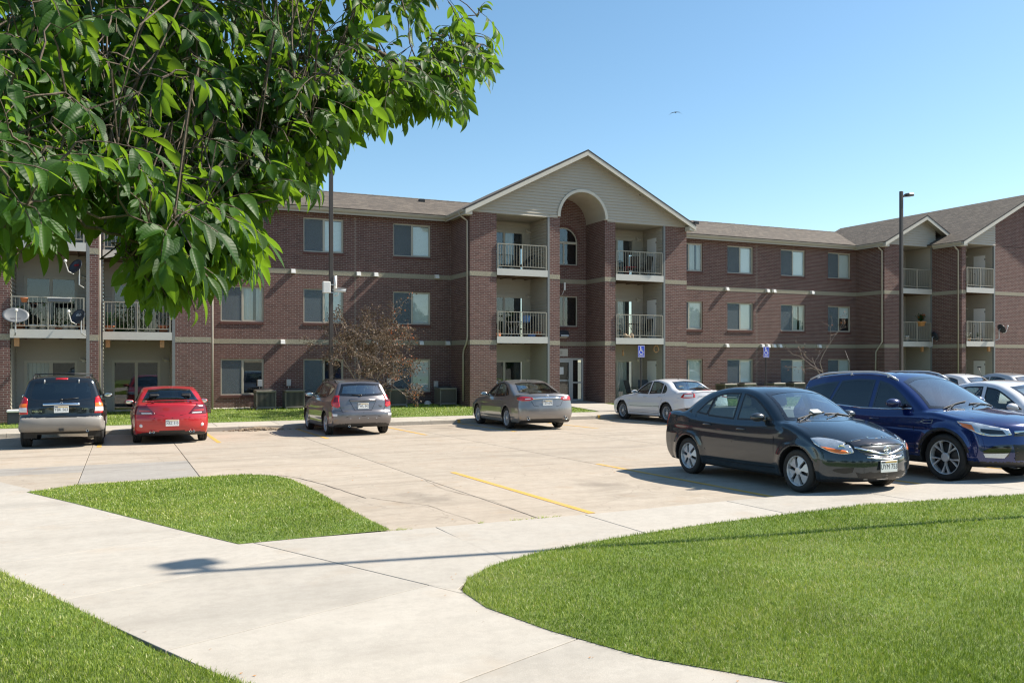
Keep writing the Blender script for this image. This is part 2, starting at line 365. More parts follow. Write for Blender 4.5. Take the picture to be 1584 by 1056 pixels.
def sdf_grid(poly,x0,x1,z0,z1,h):
    xs=np.arange(x0,x1+h,h); zs=np.arange(z0,z1+h,h); X,Z=np.meshgrid(xs,zs,indexing='ij')
    d=np.full(X.shape,1e9); ins=np.zeros(X.shape,dtype=bool); n=len(poly)
    for i in range(n):
        ax,az=poly[i]; bx,bz=poly[(i+1)%n]; ex,ez=bx-ax,bz-az; L2=ex*ex+ez*ez+1e-12
        t=np.clip(((X-ax)*ex+(Z-az)*ez)/L2,0,1); d=np.minimum(d,(X-ax-t*ex)**2+(Z-az-t*ez)**2)
        if az!=bz:
            c_=((az>Z)!=(bz>Z))&(X<ex*(Z-az)/(bz-az)+ax); ins^=c_
    d=np.sqrt(d); return np.where(ins,-d,d),x0,z0,h
def samp(G,X,Z):
    g,x0,z0,h=G; fx=np.clip((X-x0)/h,0,g.shape[0]-1.001); fz=np.clip((Z-z0)/h,0,g.shape[1]-1.001)
    i=fx.astype(int); k=fz.astype(int); a=fx-i; b=fz-k
    return (g[i,k]*(1-a)*(1-b)+g[i+1,k]*a*(1-b)+g[i,k+1]*(1-a)*b+g[i+1,k+1]*a*b)
def smax(a,b,k):
    h=np.clip(.5+.5*(a-b)/k,0,1); return b*(1-h)+a*h+k*h*(1-h)
def smin(a,b,k): return -smax(-a,-b,k)
def sstep(a,b,x):
    t=np.clip((x-a)/(b-a),0,1); return t*t*(3-2*t)
def surfnets(f,x0,x1,y1,z0,z1,h):
    xs=np.arange(x0,x1+h,h); ys=np.arange(-h/2,y1+h,h); zs=np.arange(z0,z1+h,h)
    X,Y,Z=np.meshgrid(xs,ys,zs,indexing='ij'); F=f(X,Y,Z)
    S=F<0; c=[S[i:S.shape[0]-1+i,j:S.shape[1]-1+j,k:S.shape[2]-1+k] for i in (0,1) for j in (0,1) for k in (0,1)]
    cnt=sum(q.astype(np.int8) for q in c); act=(cnt>0)&(cnt<8); idx=-np.ones(act.shape,dtype=np.int64)
    I,J,K=np.nonzero(act); idx[I,J,K]=np.arange(len(I))
    acc=np.zeros((len(I),3)); num=np.zeros(len(I))
    for ax in range(3):
        o=[(0,0),(0,1),(1,0),(1,1)]
        for p,q in o:
            a=[0,0,0]; oth=[t for t in range(3) if t!=ax]; a[oth[0]]=p; a[oth[1]]=q; b=list(a); b[ax]=1
            fa=F[I+a[0],J+a[1],K+a[2]]; fb=F[I+b[0],J+b[1],K+b[2]]; m=(fa<0)!=(fb<0)
            t=np.where(m,fa/(fa-fb+1e-20),0); pt=np.tile(np.array(a,dtype=float),(len(I),1)); pt[:,ax]+=t
            acc+=pt*m[:,None]; num+=m
    V=acc/num[:,None]; V=V*h+np.stack([xs[I],ys[J],zs[K]],1)
    quads=[]
    for ax in range(3):
        sl0=[slice(None)]*3; sl1=[slice(None)]*3; sl0[ax]=slice(0,-1); sl1[ax]=slice(1,None)
        A=S[tuple(sl0)]; B=S[tuple(sl1)]; e=A!=B
        i,j,k=np.nonzero(e); p=np.stack([i,j,k],1); o1,o2=[t for t in range(3) if t!=ax]
        ok=(p[:,o1]>0)&(p[:,o2]>0)&(p[:,o1]<S.shape[o1]-1)&(p[:,o2]<S.shape[o2]-1); p=p[ok]
        d1=np.zeros(3,int); d2=np.zeros(3,int); d1[o1]=1; d2[o2]=1
        q=[idx[tuple((p-d1-d2).T)],idx[tuple((p-d2).T)],idx[tuple(p.T)],idx[tuple((p-d1).T)]]
        q=np.stack(q,1); flip=A[tuple(p.T)]
        if ax==1: flip=~flip
        q=np.where(flip[:,None],q,q[:,::-1]); quads.append(q[(q>=0).all(1)])
    return V,np.concatenate(quads)
class Car:
    """a car shell worked out from its side outline, width curve and roof; local x forward, y left, z up, origin on the ground amid the wheels"""
    def __init__(s,sp,name,label,cat='car',group=None):
        s.sp=sp; s.L=sp['L']; s.root=empty(name,label=label,cat=cat,group=group)
        s.paint=sp['paint']; L=s.L
        low=catmull(sp['low'],True,5); gh=catmull(sp['gh'],True,5); zt=sp['H']+.3
        s.Gl=sdf_grid(low,-.5,L+.5,-.1,zt,.0125); s.Gg=sdf_grid(gh,-.5,L+.5,-.1,zt,.0125)
        s.ws=np.array(sp['wid']); s.vz=np.array(sp['vert']); s.tz=np.array(sp['tumble'])
        h=sp.get('h',.025)
        V,Q=surfnets(s.F,-.08,L+.08,s.ws[:,1].max()+.08,.06,sp['H']+.08,h)
        for it in range(3):
            f0=s.F(V[:,0],V[:,1],V[:,2]); g=s.grad(V); gn=(g**2).sum(1)+1e-9
            st=np.clip(f0/gn,-.5*h,.5*h)[:,None]*g; V=V-st
        V[np.abs(V[:,1])<h*.55*(0)+1e-4,1]=0
        cen=np.abs(V[:,1])<h*.3; V[cen,1]=0
        N=s.grad(V); N/=np.linalg.norm(N,axis=1)[:,None]+1e-9; N[cen,1]=0
        n=len(V); mir=np.arange(n)+n; mir[cen]=np.nonzero(cen)[0]
        V2=V*np.array([1,-1,1]); N2=N*np.array([1,-1,1])
        VV=np.concatenate([V,V2]); NN=np.concatenate([N,N2]); QQ=np.concatenate([Q,mir[Q][:,::-1]])
        # orientation check
        a=VV[QQ[:,0]];b=VV[QQ[:,1]];c=VV[QQ[:,2]]; fn=np.cross(b-a,c-a)
        fl=(fn*NN[QQ[:,0]]).sum(1)<0; QQ[fl]=QQ[fl][:,::-1]
        s.S=VV.copy(); s.N=NN; s.Q=QQ
        s.W=VV.copy(); s.W[:,0]=L/2-VV[:,0]; s.NW=NN.copy(); s.NW[:,0]*=-1; s.QW=QQ[:,::-1]
        s.cenS=s.S[QQ].mean(1); s.cenN=s.N[QQ].mean(1)
        s.bvh=bvhtree.BVHTree.FromPolygons([Vector(v) for v in s.W.tolist()],s.QW.tolist())
        s.seg=np.zeros(len(QQ),dtype=int); s.names={0:('body',s.paint)}
    def grad(s,V,e=.004):
        x,y,z=V.T; f=s.F
        return np.stack([(f(x+e,y,z)-f(x-e,y,z)),(f(x,y+e,z)-f(x,y-e,z)),(f(x,y,z+e)-f(x,y,z-e))],1)/(2*e)
    def F(s,S,Y,Z):
        sp=s.sp; L=s.L; Wm=s.ws[:,1].max(); ya=np.abs(Y)/Wm
        df=sp['nose'][0]*np.power(ya,sp['nose'][1]); dr=sp['tail'][0]*np.power(ya,sp['tail'][1])
        wf=1-sstep(0,sp.get('fdec',1.3),S); wr=1-sstep(0,1.3,L-S)
        Sm=S-df*wf+dr*wr
        crown=sp.get('crown',.05)*ya**2.2
        low=samp(s.Gl,Sm,Z+crown*sstep(.55,.8,Z))
        w=np.interp(S,s.ws[:,0],s.ws[:,1]); w=w+np.interp(Z,s.vz[:,0],s.vz[:,1])
        for (ws_,wr_) in ((sp['wx'][0],sp['Ra']),(sp['wx'][1],sp['Ra'])):
            r=np.sqrt((S-ws_)**2+(Z-sp['wr'])**2)
            w=w+sp.get('flare',.018)*np.exp(-((r-wr_-.02)/.07)**2)*(Z<.95)
        if 'crease' in sp:
            for (cz,cslope,amp,wd) in sp['crease']:
                dz=Z-(cz+cslope*(S-L/2)); w=w-amp*np.exp(-(dz/wd)**2)*sstep(.6,1.1,S)*sstep(.3,.8,L-S)
        side=np.abs(Y)-w
        a=smax(low,side,sp.get('rs',.06))
        gs=S+sp['gcurve']*ya**2*(-1+2*sstep(sp['gmid']-.5,sp['gmid']+.5,S))
        # windscreen curves back at its edges, rear window curves forward
        g2=samp(s.Gg,gs,Z+sp.get('rcrown',.05)*(ya/.8)**2.5)
        wg=np.interp(Z,s.tz[:,0],s.tz[:,1])+np.interp(S,s.ws[:,0],s.ws[:,1])-Wm
        b=smax(g2,np.abs(Y)-wg,sp.get('rg',.07))
        o=smin(a,b,.035)
        Ra=sp['Ra']; inner=sp.get('well',.28)
        for wx in sp['wx']:
            cyl=np.sqrt((S-wx)**2+(Z-sp['wr'])**2)-Ra
            cut=np.maximum(cyl,(w-inner)-np.abs(Y)); o=np.maximum(o,-cut)
        return o
    def segpoly(s,name,poly,view='side',mat=None,cond=None,both=True):
        """faces whose middle lies in poly (s,z) or (y,z) or (s,y) become a part of their own"""
        P=catmull(poly,True,4) if len(poly)>2 else poly
        C=s.cenS; X,Y={'side':(C[:,0],C[:,2]),'front':(np.abs(C[:,1]),C[:,2]),'top':(C[:,0],np.abs(C[:,1]))}[view]
        ins=inpoly(P,X,Y)
        if cond is not None: ins&=cond(C,s.cenN)
        if view=='side' and both:
            for sg in (1,-1):
                k=len(s.names); s.names[k]=(name,mat or s.paint); s.seg[ins&(C[:,1]*sg>0)]=k
        else:
            k=len(s.names); s.names[k]=(name,mat or s.paint); s.seg[ins]=k
    def drop(s,poly,view='side',cond=None):
        C=s.cenS; X,Y=(C[:,0],C[:,2]) if view=='side' else (C[:,1],C[:,2])
        ins=inpoly(catmull(poly,True,4),X,Y)
        if cond is not None: ins&=cond(C,s.cenN)
        s.seg[ins]=-1
    def finish(s):
        sp=s.sp; C=s.cenS
        well=np.zeros(len(C),bool)
        for wx in sp['wx']:
            r=np.sqrt((C[:,0]-wx)**2+(C[:,2]-sp['wr'])**2); well|=(r<sp['Ra']+.012)
        under=((s.cenN[:,2]<-.6)&(C[:,2]<.38))
        k=len(s.names); s.names[k]=('underbody',M['black']); s.seg[(well|under)&(s.seg>=0)]=k
        s.parts={}
        for k,(nm,mat) in s.names.items():
            q=s.QW[s.seg==k]
            if len(q)==0: continue
            used,inv=np.unique(q.ravel(),return_inverse=True)
            o=npmesh(nm,s.W[used],inv.reshape(q.shape),mat,s.root)
            try: o.data.normals_split_custom_set_from_vertices([tuple(v) for v in s.NW[used]])
            except Exception: pass
            s.parts.setdefault(nm,[]).append(o)
        # dark lining seen through the windows
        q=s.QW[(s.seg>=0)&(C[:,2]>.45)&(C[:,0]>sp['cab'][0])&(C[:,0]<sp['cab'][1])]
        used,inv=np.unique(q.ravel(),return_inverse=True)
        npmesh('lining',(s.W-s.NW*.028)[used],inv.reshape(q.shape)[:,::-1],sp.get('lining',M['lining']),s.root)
    def patch(s,name,poly,d,mat,off=.003,hole=None,grid=.035,parent=None,smoothp=True,thick=0,both=False):
        """a piece lying on the shell: poly in rough 3D (s,y,z), pressed on along d (in s,y,z)"""
        res=[]
        for sg in ((1,-1) if both else (1,)):
            D=Vector((-d[0],d[1]*sg,d[2])).normalized()
            u=D.cross(Vector((0,0,1))).normalized() if abs(D.z)<.95 else Vector((0,1,0)); v=u.cross(D).normalized()
            def to2(pl,sm):
                w=[Vector((s.L/2-p[0],p[1]*sg,p[2])) for p in pl]; q=[(p.dot(u),p.dot(v)) for p in w]
                if sm: q=catmull([(a[0],a[1]) if len(pl[i])<4 else (a[0],a[1],1) for i,a in enumerate(q)],True,5)
                return q
            P2=to2(poly,smoothp); H2=[to2(h,smoothp) for h in (hole or [])]
            cen=sum((Vector((s.L/2-p[0],p[1]*sg,p[2])) for p in poly),Vector())/len(poly)
            dep=cen.dot(D)
            pts=[]; edges=[]
            for loop in [P2]+H2:
                b=len(pts)
                m=len(loop); 
                for i,p in enumerate(loop):
                    q=loop[(i+1)%m]; pts.append(p)
                edges+= [(b+i,b+(i+1)%m) for i in range(m)]
            xs=[p[0] for p in P2]; ys=[p[1] for p in P2]
            gx=np.arange(min(xs)+grid/2,max(xs),grid); gy=np.arange(min(ys)+grid/2,max(ys),grid)
            if len(gx) and len(gy):
                GX,GY=np.meshgrid(gx,gy); GX=GX.ravel(); GY=GY.ravel(); ok=inpoly(P2,GX,GY)
                for h in H2: ok&=~inpoly(h,GX,GY)
                pts+=list(zip(GX[ok],GY[ok]))
            r=delaunay_2d_cdt([Vector(p) for p in pts],edges,[],0,1e-5)
            vs=r[0]; fs=[f for f in r[2]]
            fc=np.array([[sum(vs[i].x for i in f)/len(f),sum(vs[i].y for i in f)/len(f)] for f in fs])
            ok=inpoly(P2,fc[:,0],fc[:,1])
            for h in H2: ok&=~inpoly(h,fc[:,0],fc[:,1])
            fs=[f for f,k in zip(fs,ok) if k]
            V=[]
            for p in vs:
                o=u*p.x+v*p.y+D*(dep-7); hit=s.bvh.ray_cast(o,D,16)
                if hit[0] is None:
                    near=s.bvh.find_nearest(u*p.x+v*p.y+D*dep); V.append(near[0])
                else: V.append(hit[0])
            A=np.array([tuple(p) for p in V]); As=A.copy(); As[:,0]=s.L/2-A[:,0]
            n=s.grad(As,.006); n/=np.linalg.norm(n,axis=1)[:,None]+1e-9; n[:,0]*=-1
            A=A+n*off
            me=bpy.data.meshes.new(name)
            Fs=[]
            for f in fs:
                a,b,c_=A[f[0]],A[f[1]],A[f[2]]
                nn=np.cross(b-a,c_-a); Fs.append(tuple(f) if nn.dot(n[f[0]])>0 else tuple(f)[::-1])
            if thick:
                nb=len(A); base=A-n*(off+.004); used={}
                for f in Fs:
                    for i in range(len(f)):
                        e=(f[i],f[(i+1)%len(f)]); used[e]=1
                bd=[e for e in used if (e[1],e[0]) not in used]
                Fs+= [(e[1],e[0],e[0]+nb,e[1]+nb) for e in bd]; A=np.concatenate([A,base])
            me.from_pydata(A.tolist(),[],Fs); me.materials.append(mat)
            me.polygons.foreach_set('use_smooth',[len(f)==3 or not thick for f in Fs])
            if not thick:
                try: me.normals_split_custom_set_from_vertices([tuple(v_) for v_ in n])
                except Exception: pass
            res.append(link(name,me,parent or s.root))
        return res
    def strip(s,name,pts,d,w,mat,off=.002,both=True,thick=0,parent=None):
        """a narrow band along a line on the shell (seams, rails, chrome)"""
        P=catmull([(i,0) for i in range(len(pts))],False,1)
        q=[Vector(p) for p in pts]; D=Vector(d).normalized(); l=[];r_=[]
        for i,p in enumerate(q):
            t=(q[min(i+1,len(q)-1)]-q[max(i-1,0)]).normalized(); n=t.cross(D).normalized()
            l.append(tuple(p+n*w/2)+(1,)); r_.append(tuple(p-n*w/2)+(1,))
        return s.patch(name,l+r_[::-1],d,mat,off,both=both,grid=.05,smoothp=False,thick=thick,parent=parent)
def inpoly(P,X,Y):
    ins=np.zeros(np.shape(X),bool); n=len(P)
    for i in range(n):
        ax,ay=P[i][0],P[i][1]; bx,by=P[(i+1)%n][0],P[(i+1)%n][1]
        if ay!=by: ins^=((ay>Y)!=(by>Y))&(X<(bx-ax)*(Y-ay)/(by-ay)+ax)
    return ins
def shrink(poly,d):
    """move a closed (a,b) polygon's edge inward by d (outward when negative)"""
    P=[Vector((p[0],p[1])) for p in poly]; n=len(P)
    ar=sum(P[i].x*P[(i+1)%n].y-P[(i+1)%n].x*P[i].y for i in range(n)); sg=1 if ar>0 else -1; out=[]
    for i in range(n):
        a=(P[i]-P[i-1]).normalized(); b=(P[(i+1)%n]-P[i]).normalized()
        na=Vector((-a.y,a.x))*sg; nb=Vector((-b.y,b.x))*sg; m=(na+nb); m.normalize(); k=d/max(.35,m.dot(na))
        q=P[i]+m*k; out.append((q.x,q.y)+tuple(poly[i][2:]))
    return out
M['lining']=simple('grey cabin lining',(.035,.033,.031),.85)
M['seatl']=simple('pale seat cloth',(.36,.34,.30),.85,noise=.15,scale=20)
M['seatd']=simple('dark seat cloth',(.04,.04,.042),.85)
M['headl']=simple('headlamp inner',(.62,.64,.64),.16,metal=.7,noise=.3,scale=18,coat=1)
M['lens']=glass('clear lens',(.95,.97,1),.95,1.6)
M['amber']=simple('amber lens',(.75,.17,.015),.2,coat=1)
M['red']=simple('red lens',(.48,.008,.012),.15,coat=1,noise=.2,scale=40)
M['redd']=simple('dark red lens',(.12,.006,.012),.15,coat=1,noise=.25,scale=30)
M['clearl']=simple('white lens',(.72,.70,.70),.18,coat=1,noise=.15,scale=50)
M['blackg']=simple('gloss black trim',(.010,.010,.011),.12,coat=1)
M['seam']=simple('panel gap and crease shade',(.006,.006,.006),.9)
def wheel(parent,x,y,r,side,rimr,style,n,tw=.19,cap=None):
    """tyre as the part, rim and hub cap under it; side=+1 left"""
    mb=MB(); w=tw/2
    prof=[(rimr,-w*.82),(rimr+.012,-w*.9),(r-.05,-w*1.0),(r-.022,-w*.93),(r-.006,-w*.78),(r,-w*.6),(r,-w*.34),(r-.007,-w*.32),(r-.007,-w*.27),(r,-w*.25),(r,w*.25),(r-.007,w*.27),(r-.007,w*.32),(r,w*.34),(r,w*.6),(r-.006,w*.78),(r-.022,w*.93),(r-.05,w*1.0),(rimr+.012,w*.9),(rimr,w*.82)]
    mb.lathe(prof,40,'y'); t=mb.build('wheel',M['rubber'],parent,True); t.location=(x,y,r)
    if side<0: t.rotation_euler=(0,0,math.pi)
    rim=MB(); o=w*.74
    rim.lathe([(rimr,-w*.8),(rimr*.97,-w*.5),(rimr*.97,o*.4),(rimr*1.0,w*.86),(rimr*.985,w*.9),(rimr*.955,w*.84),(rimr*.93,o*.5)],36,'y')
    ri=rimr*.96; hr=rimr*.27
    for k in range(n):
        a=2*math.pi*k/n+.3; b0=rim.v.__len__()
        if style=='petal':  # pressed wheel cover with broad leaf-shaped spokes
            pr=[(hr*.8,-.13),(ri*.5,-.22),(ri*.78,-.31),(ri*.985,-.27),(ri*.985,.27),(ri*.78,.31),(ri*.5,.22),(hr*.8,.13)]
            pts=[(q*math.cos(0),0,0) for q,_ in pr]; P=[(q*math.cos(f*(1.15 if q<ri*.6 else 1)),0,q*math.sin(f*1.25)) for q,f in pr]
            yy=[o*1.06,o*1.0,o*.86,o*.66,o*.66,o*.86,o*1.0,o*1.06]
            fr=[(p[0],yy[i],p[2]) for i,p in enumerate(P)]; bk=[(p[0],yy[i]-.03,p[2]) for i,p in enumerate(P)]
        elif style=='y':
            for sgn in (-1,1):
                pr=[(hr*.7,-.12*sgn*-1),(ri*.45,.02*sgn),(ri*.99,.17*sgn),(ri*.99,.30*sgn),(ri*.5,.14*sgn),(hr*.7,.10*sgn)]
                P=[(q*math.cos(f),0,q*math.sin(f)) for q,f in pr]
                if sgn<0: P=P[::-1]
                m_=len(P); fr=[(p[0],o*.95,p[2]) for p in P]; bk=[(p[0],o*.95-.035,p[2]) for p in P]
                c_=b1=len(rim.v); rim.add(fr+bk,[tuple(range(m_-1,-1,-1)),tuple(range(m_,2*m_))]+[(i,(i+1)%m_,m_+(i+1)%m_,m_+i) for i in range(m_)])
            rim.xf(Matrix.Rotation(a,4,'Y'),b0); continue
        else:
            wd=.5/n*2 if style=='thin' else .9/n*2
            P=[(hr*.7,0,-hr*.28*wd*2),(ri*.99,0,-ri*.20*wd),(ri*.99,0,ri*.20*wd),(hr*.7,0,hr*.28*wd*2)]
            fr=[(p[0],o*(1. if i in (0,3) else .82),p[2]) for i,p in enumerate(P)]; bk=[(p[0],q[1]-.03,p[2]) for p,q in zip(P,fr)]
        m_=len(fr); rim.add(fr+bk,[tuple(range(m_-1,-1,-1)),tuple(range(m_,2*m_))]+[(i,(i+1)%m_,m_+(i+1)%m_,m_+i) for i in range(m_)])
        rim.xf(Matrix.Rotation(a,4,'Y'),b0)
    rim.lathe([(hr*.95,o*.7),(hr,o*1.0),(hr*.85,o*1.12),(hr*.3,o*1.15),(.001,o*1.15)],20,'y')
    rm=rim.build('rim',M['silver'],t,True); 
    md=rm.modifiers.new('e','EDGE_SPLIT'); md.split_angle=R(35)
    d=MB(); d.lathe([(rimr*.95,-w*.3),(rimr*.9,o*.25),(.001,o*.25)],24,'y'); d.build('brake_drum',M['black'],t,True)
    return t
def boxr(mb,x0,x1,y0,y1,z0,z1,b):
    """box with cut corners"""
    P=[]
    for z,i in ((z0,b),(z0+b,0),(z1-b,0),(z1,b)):
        P+=[(x0+i+b,y0+i,z),(x1-i-b,y0+i,z),(x1-i,y0+i+b,z),(x1-i,y1-i-b,z),(x1-i-b,y1-i,z),(x0+i+b,y1-i,z),(x0+i,y1-i-b,z),(x0+i,y0+i+b,z)]
    F=[tuple(range(7,-1,-1)),tuple(range(24,32))]
    for k in range(3):
        for j in range(8): F.append((k*8+j,k*8+(j+1)%8,k*8+8+(j+1)%8,k*8+8+j))
    return mb.add(P,F)
def text(name,body,size,mat,parent,loc,rot,ext=.001,sx=1,align='CENTER'):
    c=bpy.data.curves.new(name,'FONT'); c.body=body; c.size=size; c.extrude=ext; c.align_x=align; c.align_y='CENTER'; c.space_character=1.0
    c.materials.append(mat); t=bpy.data.objects.new('t',c); COL.objects.link(t); bpy.context.view_layer.update()
    me=bpy.data.meshes.new_from_object(t.evaluated_get(bpy.context.evaluated_depsgraph_get())); bpy.data.objects.remove(t)
    if not me.materials: me.materials.append(mat)
    o=link(name,me,parent); o.location=loc; o.rotation_euler=rot; o.scale=(sx,1,1); return o
def plate(parent,x,z,front,txt,tilt=0,y=0):
    """licence plate at local x; front=True faces +x"""
    sg=1 if front else -1
    mb=MB(); boxr(mb,-.152,.152,-.078,.078,0,.006,.0025); o=mb.build('licence_plate',M['plate'],parent)
    o.location=(x,y,z); o.rotation_euler=(R(90)-tilt,0,R(90)*sg)
    g=MB(); g.box(-.14,.14,.048,.068,.006,.0075); g.build('plate_band',M['gold'],o)
    g=MB(); g.box(-.14,-.07,.048,.068,.0076,.0085); g.build('plate_band_end',M['ink'],o)
    text('plate_number',txt,.098,M['ink'],o,(0,-.006,.0065),(0,0,0),.0008,.8)
    text('plate_motto','FIND YOUR OWN WAY',.018,M['ink'],o,(0,-.062,.0065),(0,0,0),.0005,.9) if False else None
    return o
def cabin(car,sp,seatm,detail=True,headrest=True):
    """seats, dash and wheel that show through the glass"""
    L=sp['L']; X=lambda q:L/2-q; r=car.root; yw=sp['wid'][2][1]-.14
    f=MB(); f.box(X(sp['cab'][1]),X(sp['cab'][0]),-yw,yw,.32,.42); f.build('cabin_floor',M['lining'],r)
    s0=sp['seat']; zb=sp.get('seatz',.5)
    for yy in (.36,-.36):
        m=MB(); boxr(m,X(s0+.02),X(s0-.50),yy-.25,yy+.25,zb-.08,zb+.08,.04)
        b=len(m.v); boxr(m,-.07,.07,yy-.24,yy+.24,0,.60,.05); m.xf(Matrix.Translation((X(s0),0,zb+.02))@Matrix.Rotation(R(-14),4,'Y'),b)
        b=len(m.v); boxr(m,-.05,.05,yy-.13,yy+.13,.62,.80,.04); m.xf(Matrix.Translation((X(s0),0,zb+.02))@Matrix.Rotation(R(-12),4,'Y'),b)
        m.build('front_seat',seatm,r,False)
    s1=sp['seat2']; m=MB(); boxr(m,X(s1+.02),X(s1-.45),-.58,.58,zb-.06,zb+.10,.04)
    b=len(m.v); boxr(m,-.07,.07,-.58,.58,0,.58,.05); m.xf(Matrix.Translation((X(s1),0,zb+.04))@Matrix.Rotation(R(-18),4,'Y'),b)
    for yy in (.38,-.38):
        b=len(m.v); boxr(m,-.04,.04,yy-.12,yy+.12,.58,.72,.03); m.xf(Matrix.Translation((X(s1),0,zb+.04))@Matrix.Rotation(R(-16),4,'Y'),b)
    m.build('rear_seat',seatm,r)
    d=MB(); boxr(d,X(sp['dash']+.42),X(sp['dash']),-yw-.02,yw+.02,.55,sp['dashz'],.05); d.build('dashboard',M['seatd'],r)
    if detail:
        t=MB(); b=0; n=20
        t.tube([(0,.18*math.cos(2*math.pi*k/n),.18*math.sin(2*math.pi*k/n)) for k in range(n+1)],.014,6,False); t.tube([(0,-.17,0),(0,.17,0)],.016,6); t.tube([(0,0,0),(.2,0,-.05)],.03,6)
        t.xf(Matrix.Translation((X(sp['dash']+.52),.36,sp['dashz']-.02))@Matrix.Rotation(R(-22),4,'Y')); t.build('steering_wheel',M['seatd'],r)
def side_windows(car,polys,glassm,rim=.014,skipdrop=False,ring=M['black'],bothname='side_window'):
    for P in polys:
        q=shrink(P,rim*.8); o=shrink(P,-rim)
        if not skipdrop: car.drop(shrink(P,-.004),'side',lambda C,N:(np.abs(N[:,1])>.5))
        P3=[(p[0],.75,p[1])+((1,) if len(p)>2 else ()) for p in P]
        car.patch('window_seal',[(p[0],.75,p[1])+((1,) if len(p)>2 else ()) for p in o],(0,-1,0),ring,.0035,[[(p[0],.75,p[1])+((1,) if len(p)>2 else ()) for p in q]],both=True,grid=.05)
        car.patch(bothname,[(p[0],.75,p[1])+((1,) if len(p)>2 else ()) for p in shrink(P,.002)],(0,-1,0),glassm,.0015,both=True,grid=.05)
def screen(car,name,P,sgn,glassm,rim=.03,s_at=1.5,drop=True,ringm=M['blackg']):
    """windscreen (sgn +1, seen from the front) or rear window (-1); P in (y,z)"""
    mid=car.sp['gmid']
    cond=(lambda C,N:(C[:,0]<mid)&(N[:,0]<-.15)&(C[:,2]>.7)) if sgn>0 else (lambda C,N:(C[:,0]>mid)&(N[:,0]>.15)&(C[:,2]>.7))
    if drop: car.drop(shrink(P,-.002),'front',cond)
    to=lambda L_:[(s_at,p[0],p[1])+((1,) if len(p)>2 else ()) for p in L_]
    car.patch(name+'_seal',to(shrink(P,-.008)),(1*sgn,0,-.0),ringm,.0035,[to(shrink(P,rim))],grid=.06)
    car.patch(name,to(shrink(P,.004)),(1*sgn,0,0),glassm,.0015,grid=.06)
def mirror(car,s,y,z,mat,size=1.,side_only=None,housing2=None,glassm=None):
    for sg in (1,-1):
        if side_only and sg!=side_only: continue
        m=MB(); m.blob((0,0,0),(.085*size,.125*size,.066*size),16,10)
        for i,v in enumerate(m.v):
            if v[0]<-.035*size: m.v[i]=(-.035*size,v[1],v[2])
        m.tube([(0,-.09*sg*size,-.03),(.01,-.20*sg*size,-.06)],[.03,.035],8)
        o=m.build('wing_mirror',mat,car.root,True); o.location=(car.L/2-s,(y+.13)*sg,z)
        g=MB(); g.blob((-.037*size,0,0),(.003,.105*size,.052*size),14,8); g.build('mirror_glass',M['chrome'],o,True)
def handle(car,s,z,mat,y=.9,w=.19):
    for sg in (1,-1):
        hit=car.bvh.ray_cast(Vector((car.L/2-s,1.4*sg,z)),Vector((0,-sg,0)),2)
        if hit[0] is None: continue
        m=MB(); m.tube([(-w/2,0,0),(-w*.4,sg*.022,.0),(0,sg*.028,.0),(w*.4,sg*.022,.0),(w/2,0,0)],[.008,.013,.014,.013,.008],8)
        o=m.build('door_handle',mat,car.root,True); o.location=hit[0]
def standard_wheels(car,rimr,style,n,tw=.19):
    sp=car.sp
    for i,wx in enumerate(sp['wx']):
        for sg in (1,-1):
            y=np.interp(wx,car.ws[:,0],car.ws[:,1])-tw/2-.012
            wheel(car.root,car.L/2-wx,y*sg,sp['wr'],sg,rimr,style,n,tw)
def place(car,X,Y,face,yaw=0):
    """face=-1: nose towards the camera side (-Y), +1: nose towards the building; Y is the middle of the wheelbase"""
    sp=car.sp; mid=(sp['wx'][0]+sp['wx'][1])/2; offx=car.L/2-mid   # local x of wheelbase middle
    a=R(90)*face+yaw; r=car.root; r.rotation_euler=(R(0),0,a)
    dx,dy=math.cos(a)*offx,math.sin(a)*offx
    r.location=(X-dx,Y-dy,lotz(Y))
    # the lot falls gently towards the building
    r.rotation_euler=(0,math.atan(.0158)*face,a)
    r.location.z=lotz(Y)+ (-.0158)*(-dy)*0
M['p_teal']=m_paint('dark teal grey paint',(.020,.031,.042),.5,.20)
M['p_blue']=m_paint('deep blue paint',(.003,.018,.115),.4,.18,.05)
M['p_red']=m_paint('red paint',(.42,.010,.014),.1,.3,.02)
M['p_grey']=m_paint('warm grey paint',(.17,.16,.165),.55,.28)
M['p_taupe']=m_paint('taupe silver paint',(.235,.222,.215),.55,.28)
M['p_white']=m_paint('white paint',(.70,.70,.72),0,.3,.02)
M['p_black']=m_paint('near black paint',(.010,.013,.016),.2,.2)
M['p_clad']=simple('warm grey cladding',(.24,.225,.205),.45,noise=.1,scale=4)
M['p_silver']=m_paint('silver paint',(.42,.43,.44),.6,.28)
VERT=[(0,-.16),(.14,-.10),(.22,-.045),(.34,-.012),(.5,0),(.66,0),(.8,-.018),(.95,-.055),(1.1,-.11),(2,-.4)]
